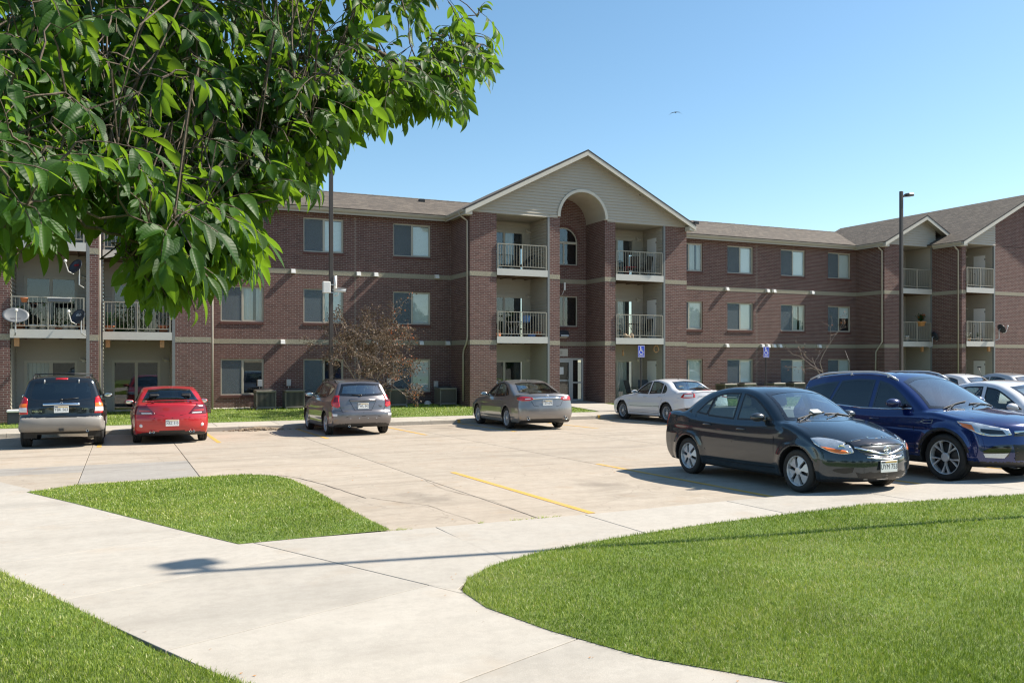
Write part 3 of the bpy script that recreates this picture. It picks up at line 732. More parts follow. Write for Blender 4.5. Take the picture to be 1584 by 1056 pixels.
def yaris():
    sp=dict(L=4.30,H=1.46,paint=M['p_teal'],h=.02,wr=.30,Ra=.345,wx=(.83,3.38),
     low=[(.18,.185),(.06,.25),(.015,.36),(.0,.46),(.02,.56),(.045,.63),(.10,.70),(.22,.775),(.45,.865),(.75,.945),(1.05,1.0),(1.2,1.0),(2.2,.96),(3.3,1.0),(3.6,1.045),(3.95,1.065),(4.14,1.06),(4.22,1.03),(4.25,.92),(4.275,.75),(4.30,.58),(4.28,.42),(4.22,.30),(4.10,.21),(2.2,.175)],
     gh=[(.95,.90),(1.02,.97),(1.22,1.10),(1.55,1.285),(1.82,1.395),(2.08,1.445),(2.45,1.462),(2.85,1.44),(3.15,1.385),(3.42,1.275),(3.66,1.14),(3.86,1.045),(3.98,.99),(3.9,.85),(2.4,.80),(1.2,.82)],
     wid=[(0,.80),(.3,.825),(.83,.842),(1.6,.845),(2.6,.845),(3.38,.84),(3.9,.815),(4.3,.77)],
     vert=VERT,tumble=[(0,.9),(.85,.815),(.95,.775),(1.1,.715),(1.25,.655),(1.40,.590),(1.6,.50)],
     nose=(.46,2.7),tail=(.26,2.9),fdec=1.5,gcurve=.20,gmid=2.5,crown=.06,rcrown=.05,flare=.02,crease=[(.72,.02,.006,.05)],
     cab=(1.05,3.75),seat=2.35,seat2=3.2,dash=1.10,dashz=.97,seatz=.50,lining=M['liningp'])
    c=Car(sp,'sedan','dark teal grey compact sedan with silver wheel covers, nose over the near pavement edge','car','cars parked in the near row')
    # panels
    fd=[(1.28,.36,1),(1.30,.80),(1.42,1.0),(1.9,1.34),(2.22,1.40,1),(2.20,.36,1)]
    rd=[(2.22,.36,1),(2.24,1.40,1),(2.75,1.37),(3.05,1.27),(3.22,1.02),(3.12,.82),(3.02,.66),(2.96,.52),(2.9,.36,1)]
    side=lambda C,N:np.abs(N[:,1])>.35
    c.segpoly('front_door',fd,cond=side); c.segpoly('rear_door',rd,cond=side)
    c.segpoly('bonnet',[(.10,0,1),(.12,.40),(.35,.56),(.9,.66),(1.06,.66,1),(1.06,0,1)],'top',cond=lambda C,N:(N[:,2]>.45)&(C[:,2]>.6))
    c.segpoly('front_bumper',[(-.1,.1,1),(-.1,.60,1),(.45,.60,1),(.52,.1,1)],both=False,cond=lambda C,N:C[:,0]<.52)
    c.segpoly('rear_bumper',[(3.72,.1,1),(3.78,.60,1),(4.5,.60,1),(4.5,.1,1)],both=False)
    c.segpoly('boot_lid',[(3.85,0,1),(3.85,.58,1),(4.4,.58,1),(4.4,0,1)],'top',cond=lambda C,N:(C[:,2]>.62)&(C[:,0]>3.85))
    w1=[(1.40,.985,1),(1.60,1.125),(1.88,1.275),(2.10,1.335),(2.165,1.34,1),(2.165,.965,1)]
    w2=[(2.27,.965,1),(2.27,1.345,1),(2.5,1.345),(2.72,1.32),(2.84,1.285,1),(2.93,1.02,1),(2.9,.99,1)]
    w3=[(2.885,1.27,1),(3.02,1.20),(3.22,1.03,1),(2.97,1.005,1)]
    gl=M['gl_car']
    side_windows(c,[w1,w2,w3],gl)
    ws=[(-.645,.995,1),(-.55,1.20),(-.49,1.355,1),(-.3,1.385),(0,1.40),(.3,1.385),(.49,1.355,1),(.55,1.20),(.645,.995,1),(.35,.985),(0,.98),(-.35,.985)]
    screen(c,'windscreen',ws,1,M['gl_ws'])
    rw=[(-.56,1.06,1),(-.50,1.2),(-.45,1.33,1),(0,1.365),(.45,1.33,1),(.50,1.2),(.56,1.06,1),(0,1.05)]
    screen(c,'rear_window',rw,-1,M['gl_ws'],s_at=3.6)
    c.finish(); cabin(c,sp,M['seatl'])
    X=lambda q:c.L/2-q
    # seams
    for ln in ([(1.28,.80,.30),(1.29,.80,.60),(1.31,.80,.85),(1.36,.80,.97)],[(2.215,.8,.30),(2.225,.8,.62),(2.215,.8,.955)],[(3.25,.8,1.0),(3.20,.8,.90),(3.05,.8,.72),(2.98,.8,.56),(2.9,.8,.44)],[(2.9,.8,.31),(2.0,.8,.29),(1.28,.8,.30)]):
        c.strip('door_seam',ln,(0,-1,0),.008,M['seam'],.0012)
    c.strip('bumper_seam',[(.50,.8,.60),(.40,.8,.615),(.30,.78,.63)],(0,-1,0),.008,M['seam'],.0012)
    c.strip('bumper_seam',[(3.72,.8,.66),(3.9,.8,.66),(4.1,.8,.66)],(0,-1,0),.008,M['seam'],.0012)
    # bonnet edges and the strip of protector with its bright screws
    c.strip('bonnet_seam',[(.14,.46,.72),(.25,.56,.8),(.5,.63,.85),(.95,.69,1.0)],(0,0,-1),.008,M['seam'],.0012)
    c.strip('bonnet_guard_edge',[(.235,-.52,.8),(.205,-.3,.8),(.195,0,.8),(.205,.3,.8),(.235,.52,.8)],(0,0,-1),.014,M['black'],.010,both=False,thick=1)
    c.patch('bonnet_guard',[(.235,-.50,.8,1),(.2,0,.8),(.235,.50,.8,1),(.12,.46,.7,1),(.075,0,.7),(.12,-.46,.7,1)],(.4,0,-1),M['blackg'],.009,thick=1)
    for yy in (-.42,-.14,.14,.42):
        h=c.bvh.ray_cast(Vector((X(.225),yy,1.3)),Vector((0,0,-1)),1)
        m=MB(); m.blob((0,0,0),(.010,.010,.006),8,6); o=m.build('screw',M['chrome'],c.root,True); o.location=h[0]+Vector((0,0,.013))
    # headlamps sweep back round the corner
    hl=[(.10,.50,.60,1),(.16,.60,.58),(.30,.72,.60),(.50,.80,.69),(.58,.81,.775,1),(.46,.74,.79),(.28,.62,.765),(.15,.50,.70,1)]
    d=(.80,-.60,-.12)
    hb=c.patch('headlamp',hl,d,M['headl'],.004,both=True,thick=1)
    am=[(.13,.56,.597,1),(.20,.65,.586),(.33,.74,.618),(.44,.775,.668,1),(.28,.68,.645),(.15,.58,.625,1)]
    for i,o in enumerate(c.patch('indicator',am,d,M['amber'],.008,both=True,thick=1)): o.parent=hb[i]
    for i,sg in enumerate((1,-1)):
        h=c.bvh.ray_cast(Vector((X(.22)+.8,(.60+.6)*sg,.69)),Vector((-.8,-.6*sg,-.02)).normalized(),3)
        if h[0]:
            m=MB(); m.lathe([(.001,0),(.03,.004),(.042,.012),(.046,.0)],18,'x'); o=m.build('lamp_bowl',M['chrome'],hb[i],True); o.location=h[0]; o.rotation_euler=(0,0,sg*R(37))
    c.patch('headlamp_surround',[(.06,.44,.615,1),(.11,.52,.60,1),(.155,.52,.68,1),(.13,.44,.70,1)],(1,-.2,0),M['blackg'],.003,both=True)
    # grille: two dark slots between bright V bars
    F=(1,0,0)
    up=[(.05,-.44,.665,1),(.04,-.24,.640),(.02,0,.622),(.04,.24,.640),(.05,.44,.665,1),(.05,.40,.60,1),(.03,.2,.578),(0,0,.560),(.03,-.2,.578),(.05,-.40,.60,1)]
    c.patch('grille',up,F,M['blackg'],.004,thick=1)
    lo=[(.05,-.38,.585,1),(.03,-.2,.556),(0,0,.538),(.03,.2,.556),(.05,.38,.585,1),(.05,.28,.528,1),(0,0,.500),(.05,-.28,.528,1)]
    c.patch('grille',lo,F,M['blackg'],.004,thick=1)
    for z0,z1,hw,wd in ((.600,.560,.45,.022),(.535,.497,.33,.018)):
        pts=[(.03,hw*k/6,z1+(z0-z1+.06*(hw>.4))*(abs(k)/6)**1.25) for k in range(-6,7)]
        c.strip('grille_bar',pts,F,wd,M['chrome'],.012,both=False,thick=1)
    for k in range(5):
        z=.632+.0*k; c.strip('grille_slat',[(.04,q*.09,.648-.012*k+abs(q)*.006) for q in range(-4,5)],F,.004,M['black'],.006,both=False)
    # lower intake and corner recesses
    c.patch('lower_intake',[(0,-.47,.335,1),(0,.47,.335,1),(0,.40,.235,1),(0,0,.225),(0,-.40,.235,1)],F,M['black'],.002)
    for z in (.315,.285,.255): c.strip('intake_slat',[(0,-.43,z),(0,0,z-.004),(0,.43,z)],F,.008,M['blackg'],.008,both=False,thick=1)
    c.strip('intake_lip',[(0,-.33,.232),(0,0,.222),(0,.33,.232)],F,.010,M['chrome'],.006,both=False,thick=1)
    c.patch('corner_recess',[(.1,.50,.40,1),(.2,.72,.375),(.22,.74,.35),(.15,.62,.315),(.1,.52,.33,1)],(.9,-.45,0),M['black'],.003,both=True)
    plate(c.root,X(-.018),.405,True,'UYM 753')
    # round front badge of three rings
    b=MB(); n=28
    def ell(cx,cz,a,bb,r): b.tube([(0,cx+a*math.cos(2*math.pi*k/n),cz+bb*math.sin(2*math.pi*k/n)) for k in range(n+1)],r,6,False)
    ell(0,0,.062,.042,.006); ell(0,.006,.022,.034,.0045); ell(0,.020,.042,.017,.0045)
    o=b.build('badge',M['chrome'],c.root,True); o.location=(X(.022)+.014,0,.628)
    tl=[(4.02,.78,.98,1),(4.16,.66,.99,1),(4.24,.58,.80,1),(4.22,.64,.70,1),(4.08,.78,.74,1)]
    c.patch('tail_lamp',tl,(-.62,-.78,0),M['red'],.004,both=True,thick=1)
    plate(c.root,X(4.305),.75,False,'UYM 753') if False else None
    standard_wheels(c,.212,'petal',6,.185); mirror(c,1.56,.76,1.02,M['p_teal'])
    handle(c,2.02,.82,M['p_teal']); handle(c,2.86,.85,M['p_teal'])
    # wipers resting at the foot of the glass, with a folded paper under one
    for (y0,y1) in ((-.52,.02),(.0,.56)):
        pts=[]
        for k in range(5):
            y=y0+(y1-y0)*k/4; h=c.bvh.ray_cast(Vector((X(1.14)-.01*k,y,1.6)),Vector((0,0,-1)),1.2); pts.append(h[0]+Vector((0,0,.014)) if h[0] else Vector((X(1.14),y,1.04)))
        m=MB(); m.tube(pts,.009,6); m.tube([pts[0]+Vector((.10,-.05,-.03)),pts[2]+Vector((0,0,.012))],.008,6); m.build('wiper',M['black'],c.root)
    c.patch('cowl_panel',[(.985,-.62,1,1),(.985,.62,1,1),(1.075,.62,1,1),(1.04,0,1),(1.075,-.62,1,1)],(0,0,-1),M['black'],.002)
    h=c.bvh.ray_cast(Vector((X(1.20),-.12,1.7)),Vector((0,0,-1)),1.2)
    m=MB(); m.box(-.045,.045,-.09,.09,0,.012); o=m.build('paper_slip',M['plate'],c.root); o.location=h[0]+Vector((0,0,.012)); o.rotation_euler=(0,R(28),.1)
    return c
# ================================================================ ground, lot, walks, lawns
def poly_in(P,x,y):
    ins=False; n=len(P)
    for i in range(n):
        ax,ay=P[i]; bx,by=P[(i+1)%n]
        if (ay>y)!=(by>y) and x<(bx-ax)*(y-ay)/(by-ay)+ax: ins=not ins
    return ins
def slab(name,P,zf,parent,mat,th=.14,gap=.006,bev=.003):
    """one cast panel: polygon P on the surface zf(x,y), its edges eased"""
    ar=sum(P[i][0]*P[(i+1)%len(P)][1]-P[(i+1)%len(P)][0]*P[i][1] for i in range(len(P)))
    if ar<0: P=P[::-1]
    def sh(Q,d):
        o=[]; n=len(Q)
        for i in range(n):
            a=Vector(Q[i])-Vector(Q[i-1]); b=Vector(Q[(i+1)%n])-Vector(Q[i]); a.normalize(); b.normalize()
            na=Vector((-a.y,a.x)); nb=Vector((-b.y,b.x)); m=(na+nb).normalized(); k=d/max(.4,m.dot(na)); o.append((Q[i][0]+m.x*k,Q[i][1]+m.y*k))
        return o
    A=sh(P,gap); T=sh(P,gap+bev); n=len(P); m=MB()
    vs=[(x,y,zf(x,y)-th) for x,y in A]+[(x,y,zf(x,y)-bev) for x,y in A]+[(x,y,zf(x,y)) for x,y in T]
    fs=[tuple(range(2*n,3*n))]+[(i,(i+1)%n,n+(i+1)%n,n+i) for i in range(n)]+[(n+i,n+(i+1)%n,2*n+(i+1)%n,2*n+i) for i in range(n)]
    return m.add(vs,fs).build(name,mat,parent)
g=MB(); g.add([(-900,-900,-1.3),(900,-900,-1.3),(900,900,-1.3),(-900,900,-1.3)],[(0,1,2,3)]); tag(g.build('ground',M['far']),kind='structure')
zl=lambda x,y:lotz(y)
lot=MB(); lot.add([(-12,9.0,lotz(9)-.03),(70,9.0,lotz(9)-.03),(70,27.3,lotz(27.3)-.03),(-12,27.3,lotz(27.3)-.03)],[(0,1,2,3)])
lot=tag(lot.build('parking_lot',M['joint']),kind='structure')
M['lotgrey']=m_concrete('grey repaired concrete',(.27,.25,.225),(.36,.335,.30),(.34,.31,.27),.5)
XJ=[-12,-8.4,-4.6,-.62,1.2,4.45,8.0,11.5,15.1,18.7,22.3,25.9,29.5,33.1,36.7,40.3,44,48,52,56,60,65,70]
YJ=[9.05,13.15,18.27,22.7,27.2]
for i in range(len(XJ)-1):
    for j in range(4):
        x0,x1,y0,y1=XJ[i],XJ[i+1],YJ[j],YJ[j+1]
        if j==1 and i==3: 
            slab('concrete_panel',[(x0,y0),(x1,y0),(x1,15.3),(x0,15.3)],zl,lot,M['lot']); slab('concrete_panel',[(x0,15.3),(x1,15.3),(x1,y1),(x0,y1)],zl,lot,M['lotgrey']); continue
        if j==1 and i==2:
            slab('concrete_panel',[(x0,y0),(x1,y0),(x1,y1-1.3),(x0,y1-1.3)],zl,lot,M['lot']); slab('concrete_panel',[(x0,y1-1.3),(x1,y1-1.3),(x1,y1),(x0,y1)],zl,lot,M['lotgrey']); continue
        slab('concrete_panel',[(x0,y0),(x1,y0),(x1,y1),(x0,y1)],zl,lot,M['lot'])
def stripe(x,y0,y1,w=.10,slant=0):
    m=MB(); n=8; vs=[]
    for k in range(n+1):
        y=y0+(y1-y0)*k/n; xx=x+slant*(k/n); vs+=[(xx-w/2,y,lotz(y)+.004),(xx+w/2,y,lotz(y)+.004)]
    m.add(vs,[(2*k,2*k+1,2*k+3,2*k+2) for k in range(n)]); return m.build('painted_line',M['line'],lot)
for k in range(9): stripe(5.18+2.85*k,9.12,13.95)
for k in range(-3,18): stripe(-.47+2.70*k,22.6,27.18)
# near walks
def zw(x,y):
    t=min(1,max(0,(x-5)/3.5)); return lotz(y)+.012+.035*t*t*(3-2*t)
walk=MB(); walk.add([(-8,-6,0.0),(40,-6,0.0),(40,9.04,0.0),(-8,9.04,0.0),(-8,22,-.2)],[(0,1,2,3)]); walk=tag(walk.build('sidewalk',M['joint']),kind='structure')
O=Vector((.64,4.81)); e=Vector((-.392,.920)); nn=Vector((.920,.392)); WD=2.17
ISL=[(-1.21,14.35),(-.61,14.84),(.12,14.98),(1.2,15.1),(1.92,15.10),(2.28,14.75),(2.46,14.1),(2.53,12.7),(2.56,10.5),(2.62,9.10),(1.85,9.06),(1.09,9.02),(.70,9.90),(.09,11.35),(-.52,12.80)]
RL=[(16,7.25),(12.6,7.42),(10.78,7.62),(8.41,7.88),(5.95,7.80),(4.54,7.56),(3.61,7.30),(2.99,6.98),(2.62,6.62),(2.44,6.25),(2.43,5.77),(2.59,5.09),(2.86,4.36),(3.44,3.52),(4.2,2.4),(4.9,1.0),(6.2,-.8),(8,-3),(10,-6)]
ts=[-9.5,-7.8,-6.1,-4.4,-2.6,-.75,1.0,2.75,4.5,6.25,8.0,9.75,11.5,13.2,15,17]
def q(t,w): p=O+e*t+nn*w; return (p.x,p.y)
for a,b in zip(ts[:-1],ts[1:]):
    slab('concrete_slab',[q(a,0),q(a,WD),q(b,WD),q(b,0)],zw,walk,M['walk'])
J=q(1.0,WD); K=q(3.62,WD)
slab('concrete_slab',[K,J,(2.40,6.35),(2.62,6.64),(2.99,7.0),(3.19,7.16),(3.15,9.03),(1.1,9.03)],zw,walk,M['walk'])
slab('concrete_slab',[J,(2.40,6.35),(2.42,5.77),q(-.3,WD)],zw,walk,M['walk'])
bx=[3.15,5.02,7.1,9.2,11.3,13.4,15.5,17.6,19.7,21.8,24,26]
yb=lambda x:np.interp(x,[3.1,3.61,4.54,5.95,8.41,10.78,12.6,16,30],[7.12,7.28,7.54,7.78,7.86,7.60,7.40,7.23,6.98])
for a,b in zip(bx[:-1],bx[1:]):
    n=max(2,int((b-a)/.5)); low=[(a+(b-a)*k/n,float(yb(a+(b-a)*k/n))) for k in range(n+1)]
    slab('concrete_slab',low+[(b,9.03),(a,9.03)],zw,walk,M['walk'])
# far kerb and walk
kerb=MB(); kerb.box(-12,70,27.22,29.0,-.5,-.22); kerb=tag(kerb.build('far_pavement',M['joint']),kind='structure')
def zk(x,y): return -.055
x=-12
while x<70:
    m=MB(); m.add([(x+.004,27.20,-.45),(x+3.044,27.20,-.45),(x+3.044,27.215,-.075),(x+.004,27.215,-.075),(x+3.044,27.24,-.057),(x+.004,27.24,-.057),(x+3.044,27.36,-.055),(x+.004,27.36,-.055),(x+.004,27.36,-.45),(x+3.044,27.36,-.45)],[(0,1,2,3),(3,2,4,5),(5,4,6,7),(7,6,9,8),(0,3,5,7,8),(1,9,6,4,2)])
    m.build('kerb_stone',M['kerb'],kerb); x+=3.05
x=-12
while x<70:
    slab('paving_slab',[(x,27.37),(x+1.83,27.37),(x+1.83,29.0),(x,29.0)],zk,kerb,M['kerb'] if random.random()<.25 else M['walk']); x+=1.83
for k in (0,3,4,6):
    m=MB(); x=-.47+2.7*k; m.box(x-.05,x+.05,27.196,27.30,-.16,-.0515); m.build('painted_kerb_mark',M['line'],kerb)
def zback(y): return -.05+.15*min(1,max(0,(y-29.0)/4.5))
ent=MB(); ent=empty('entrance_walk',(17.8,31,0),kind='structure')
for (y0,y1) in ((29.01,30.6),(30.6,32.2),(32.2,33.8)):
    o=slab('paving_slab',[(16.75,y0),(18.9,y0),(18.9,y1),(16.75,y1)],lambda x,y:zback(y)+.02,ent,M['walk']); o.location=(-17.8,-31,0)
# ---- lawns
def lawn(name,P,zf,step=.9):
    xs=[p[0] for p in P]; ys=[p[1] for p in P]; pts=list(P); n=len(P)
    for a in np.arange(min(xs)+step/2,max(xs),step):
        for b in np.arange(min(ys)+step/2,max(ys),step):
            if poly_in(P,a,b): pts.append((a,b))
    r=delaunay_2d_cdt([Vector(p) for p in pts],[(i,(i+1)%n) for i in range(n)],[],1,1e-4)
    m=MB(); m.add([(v.x,v.y,zf(v.x,v.y)) for v in r[0]],[tuple(f) for f in r[2]]); return tag(m.build(name,M['soil']),kind='structure')
LL=[(-.97,8.62),(-.36,7.13),(.17,5.72),(.64,4.81),(1.3,3.3),(2.0,1.6),(3.3,-1.3),(5,-6),(-9,-6),(-9,24),(-7.4,23.7)]
RLP=RL+[(30,-6),(30,7.0)]
zr_=lambda x,y:zw(max(x,2),y)+.004
EX=lambda P,d=-.03:[p[:2] for p in shrink(P,d)]
lawn('near_lawn',EX(LL),zr_); lawn('right_lawn',EX(RLP),zr_); lawn('lawn_island',EX(ISL),zr_)
FAR=[(-14,29.01),(16.74,29.01),(16.74,34.5),(-14,34.5)]; FAR2=[(18.91,29.01),(70,29.01),(70,34.5),(18.91,34.5)]
lawn('building_lawn',FAR,lambda x,y:zback(y),1.5); lawn('building_lawn',FAR2,lambda x,y:zback(y),1.5)
CD=Vector((.4115,.9114)); CR=Vector((.9114,-.4115))
def grass(name,P,zf,dens,hgt,wid,label_kind='stuff',lim=None):
    xs=[p[0] for p in P]; ys=[p[1] for p in P]; x0,x1,y0,y1=min(xs),max(xs),min(ys),max(ys)
    A=(x1-x0)*(y1-y0); pm=dens(0) if lim is None else lim
    N=int(A*pm); X=RNG.uniform(x0,x1,N); Y=RNG.uniform(y0,y1,N)
    d=.4115*X+.9114*Y; s=.9114*X-.4115*Y
    keep=(d>1.2)&(np.abs(s)<d*.66+1.2)&(RNG.uniform(0,1,N)<dens(np.hypot(X,Y))/pm)
    X=X[keep]; Y=Y[keep]; k=inpoly(P,X,Y); X=X[k]; Y=Y[k]; n=len(X)
    D=np.hypot(X,Y); Z=zf(X,Y); a=RNG.uniform(0,2*np.pi,n)
    cl=np.sin(X*3.1+np.sin(Y*2.3)*1.5)*np.cos(Y*2.7+X*.8)
    h=hgt*RNG.uniform(.55,1.25,n)*(1+.18*cl); w=wid*np.maximum(1,D/7)*RNG.uniform(.7,1.2,n)
    lean=RNG.uniform(.15,1.0,n)*h; la=RNG.uniform(0,2*np.pi,n)
    px,py=np.cos(a)*w/2,np.sin(a)*w/2; lx,ly=np.cos(la)*lean,np.sin(la)*lean
    V=np.empty((n,5,3)); V[:,0]=np.stack([X-px,Y-py,Z-.01],1); V[:,1]=np.stack([X+px,Y+py,Z-.01],1)
    V[:,2]=np.stack([X-px*.8+lx*.35,Y-py*.8+ly*.35,Z+h*.55],1); V[:,3]=np.stack([X+px*.8+lx*.35,Y+py*.8+ly*.35,Z+h*.55],1)
    V[:,4]=np.stack([X+lx,Y+ly,Z+h*.95],1)
    b=(np.arange(n)*5)[:,None]; F=np.concatenate([b+[0,1,3],b+[0,3,2],b+[2,3,4]],1).reshape(-1,3)
    o=npmesh(name,V.reshape(-1,3),F,M['blade'],None,False)
    pt=np.sin(X*.9+1.3*np.sin(Y*.7))*np.sin(Y*1.1+np.cos(X*.6)*1.7)+.7*np.sin(X*3.3+2*np.sin(Y*2.1))*np.cos(Y*3.9+X)
    tone=np.clip(RNG.normal(.42,.19,n)+.15*pt+ (RNG.uniform(0,1,n)<.07)*.5,0,1)
    at=o.data.attributes.new('tone','FLOAT','POINT'); at.data.foreach_set('value',np.repeat(tone,5).astype(np.float32))
    return tag(o,kind='stuff')
def zwv(x,y):
    t=np.clip((np.maximum(x,2)-5)/3.5,0,1); return .242-.0158*y+.014+.035*t*t*(3-2*t)
GD=lambda D:np.clip(12500*(5/np.maximum(D,3.5))**1.6,900,16000)
grass('grass',[p[:2] for p in shrink(RLP,-.035)],zwv,GD,.032,.0037,lim=16000); grass('grass',[p[:2] for p in shrink(LL,-.035)],zwv,GD,.032,.0037,lim=16000); grass('grass',[p[:2] for p in shrink(ISL,-.03)],zwv,GD,.031,.0040,lim=3400)
zb=lambda x,y:-.05+.15*np.clip((y-29)/4.5,0,1)
FD=lambda D:0*D+260
grass('grass',FAR,zb,FD,.05,.0035,lim=260); grass('grass',FAR2,zb,FD,.05,.0035,lim=260)
# old cracks in the slabs, each a narrow dark strip
def crack(pts,w=.012):
    m=MB(); P=[]
    for a,b in zip(pts[:-1],pts[1:]):
        for k in range(5): t=k/5; P.append((a[0]+(b[0]-a[0])*t+random.gauss(0,.008),a[1]+(b[1]-a[1])*t+random.gauss(0,.008)))
    P.append(pts[-1]); vs=[]
    for i,q_ in enumerate(P):
        a=Vector(P[max(0,i-1)]); b=Vector(P[min(len(P)-1,i+1)]); t=(b-a).normalized(); n=Vector((-t.y,t.x))*w/2*random.uniform(.4,1.2)
        vs+=[(q_[0]-n.x,q_[1]-n.y,lotz(q_[1])+.003),(q_[0]+n.x,q_[1]+n.y,lotz(q_[1])+.003)]
    m.add(vs,[(2*i,2*i+1,2*i+3,2*i+2) for i in range(len(P)-1)]); m.build('crack',M['crackm'],lot)
M['crackm']=simple('dark crack strip',(.055,.045,.035),.95)  # one even dark tone for the crack strips
crack([(2.42,14.9),(2.66,14.3),(2.82,13.5),(2.95,12.4),(3.05,11.6)],.022); crack([(4.4,13.1),(4.3,11.9),(4.5,10.6),(4.42,9.1)],.008); crack([(3.1,11.6),(3.6,10.6),(3.7,9.2)],.009)
crack([(5.4,18.2),(6.1,17.1),(7.0,16.5),(7.9,15.2)],.008); crack([(-1.4,23),(-.2,21.0),(1.1,19.9)],.008); crack([(9.0,20.5),(10.5,19.4),(11.4,18.4)],.008)
# weeds in the joint beside the lot
m=MB()
for k in range(46):
    x=random.choice([random.gauss(4.1,.25),random.gauss(2.75,.1),random.gauss(4.55,.12)]); y=9.04+random.gauss(0,.012); z=lotz(y)+.0
    for q_ in range(5):
        a=random.uniform(0,6.28); l=random.uniform(.02,.06); m.add([(x-.003,y,z),(x+.003,y,z),(x+math.cos(a)*l,y+math.sin(a)*l,z+l*.7)],[(0,1,2)])
o=m.build('joint_weeds',M['blade']); at=o.data.attributes.new('tone','FLOAT','POINT'); at.data.foreach_set('value',[.6]*len(o.data.vertices)); tag(o,kind='stuff')
# ================================================================ the apartment building
BO=Vector((17.85,33,.08))
bld=empty('apartment_building',BO,label='three-storey brown brick apartment building with central arched gable entrance',cat='building')
def BP(name,mb,mat,smooth=False):
    o=mb.build(name,mat,bld,smooth); o.location=-BO; return o
def SP(name,mb,mat,parent,smooth=False): return mb.build(name,mat,parent,smooth)
def wall_x(m,c,u0,u1,z0,z1,holes,depth=.12):
    us=sorted({u0,u1}|{h[0] for h in holes}|{h[1] for h in holes}); zs=sorted({z0,z1}|{h[2] for h in holes}|{h[3] for h in holes})
    us=[u for u in us if u0<=u<=u1]; zs=[z for z in zs if z0<=z<=z1]
    for i in range(len(us)-1):
        for j in range(len(zs)-1):
            cu=(us[i]+us[i+1])/2; cz=(zs[j]+zs[j+1])/2
            if any(h[0]<cu<h[1] and h[2]<cz<h[3] for h in holes): continue
            m.add([(us[i],c,zs[j]),(us[i+1],c,zs[j]),(us[i+1],c,zs[j+1]),(us[i],c,zs[j+1])],[(0,1,2,3)])
    for h in holes:
        a,b,p,q_=h[:4]; d=c+depth
        m.add([(a,c,p),(b,c,p),(b,c,q_),(a,c,q_),(a,d,p),(b,d,p),(b,d,q_),(a,d,q_)],[(0,4,5,1),(1,5,6,2),(2,6,7,3),(3,7,4,0)])
    return m
WZ=[(.60,1.97),(3.40,4.75),(6.20,7.54)]
kinds={}
def window(x0,x1,z0,z1,c,kind='half'):
    """two-light slider set back in the brick: frame part with panes, screen and blind below it"""
    f=MB(); y0,y1=c+.055,c+.105; t=.045; xm=(x0+x1)/2
    f.box(x0,x1,y0,y1,z0,z0+t); f.box(x0,x1,y0,y1,z1-t,z1); f.box(x0,x0+t,y0+.001,y1-.001,z0+t,z1-t); f.box(x1-t,x1,y0+.001,y1-.001,z0+t,z1-t); f.box(xm-.03,xm+.03,y0-.006,y1-.002,z0+t,z1-t)
    f.box(xm+.03,xm+.055,y0+.012,y1-.004,z0+t,z1-t); f.box(x1-t-.025,x1-t,y0+.012,y1-.004,z0+t,z1-t); f.box(xm+.055,x1-t-.025,y0+.012,y1-.004,z0+t,z0+t+.025); f.box(xm+.055,x1-t-.025,y0+.012,y1-.004,z1-t-.025,z1-t)
    w=BP('window',f,M['frame'])
    for a,b,yy in ((x0+t,xm-.03,y0+.03),(xm+.055,x1-t-.025,y0+.02)):
        p=MB(); p.box(a,b,yy,yy+.006,z0+t,z1-t); SP('pane',p,M['gl_win'],w)
    s=MB(); s.box(x0+t,xm-.03,y0+.006,y0+.009,z0+t,z1-t); SP('insect_screen',s,M['scr'],w)
    d=MB(); d.box(x0-.0,x1+.0,c+.30,c+.32,z0,z1); d.box(x0-.01,x0+.002,c+.11,c+.30,z0,z1); d.box(x1-.002,x1+.01,c+.11,c+.30,z0,z1); d.box(x0,x1,c+.11,c+.30,z1-.002,z1+.01); d.box(x0,x1,c+.11,c+.30,z0-.01,z0+.002); SP('room_shade',d,M['dark'],w)  # black box stands in for the unlit room's shade
    if kind in ('half','full','bl'):
        b=MB(); a0=xm-.02 if kind=='half' else x0+t
        nsl=int((z1-z0-.1)/.05)
        for k in range(nsl):
            z=z0+t+.01+k*.05; b.add([(a0,c+.145,z),(x1-t,c+.145,z),(x1-t,c+.135,z+.047),(a0,c+.135,z+.047)],[(0,1,2,3)])
        SP('blind',b,M['blind'],w)
    if kind=='up':
        b=MB(); b.box(x0+t,x1-t,c+.14,c+.15,z0+.72,z1-t); SP('blind',b,M['blind'],w)
    if kind=='drape':
        b=MB(); n=26; vs=[]
        for k in range(n+1):
            x=x0+t+(x1-x0-2*t)*k/n; y=c+.16+.02*math.sin(k*1.9)
            if .40<k/n<.44 or .86<k/n<.9: y+=.0
            vs+=[(x,y,z0+t),(x,y,z1-t)]
        fs=[(2*k,2*k+2,2*k+3,2*k+1) for k in range(n) if k not in (20,21)]
        b.add(vs,fs); SP('curtain',b,M['curtain'],w)
    # rowlock sill, every brick on edge standing proud
    sl=MB(); n=int((x1-x0+.04)/.0705); st=(x1-x0+.04)/n
    for k in range(n):
        a=x0-.02+k*st; sl.add([(a+.004,c-.028,z0-.105),(a+st-.004,c-.028,z0-.105),(a+st-.004,c-.03,z0-.014),(a+.004,c-.03,z0-.014),(a+.004,c+.06,z0+.002),(a+st-.004,c+.06,z0+.002),(a+.004,c+.01,z0-.105),(a+st-.004,c+.01,z0-.105)],[(0,1,2,3),(3,2,5,4),(0,3,4,6),(1,7,5,2),(0,6,7,1)])
    BP('brick_sill',sl,M['brickplain'])
    return w
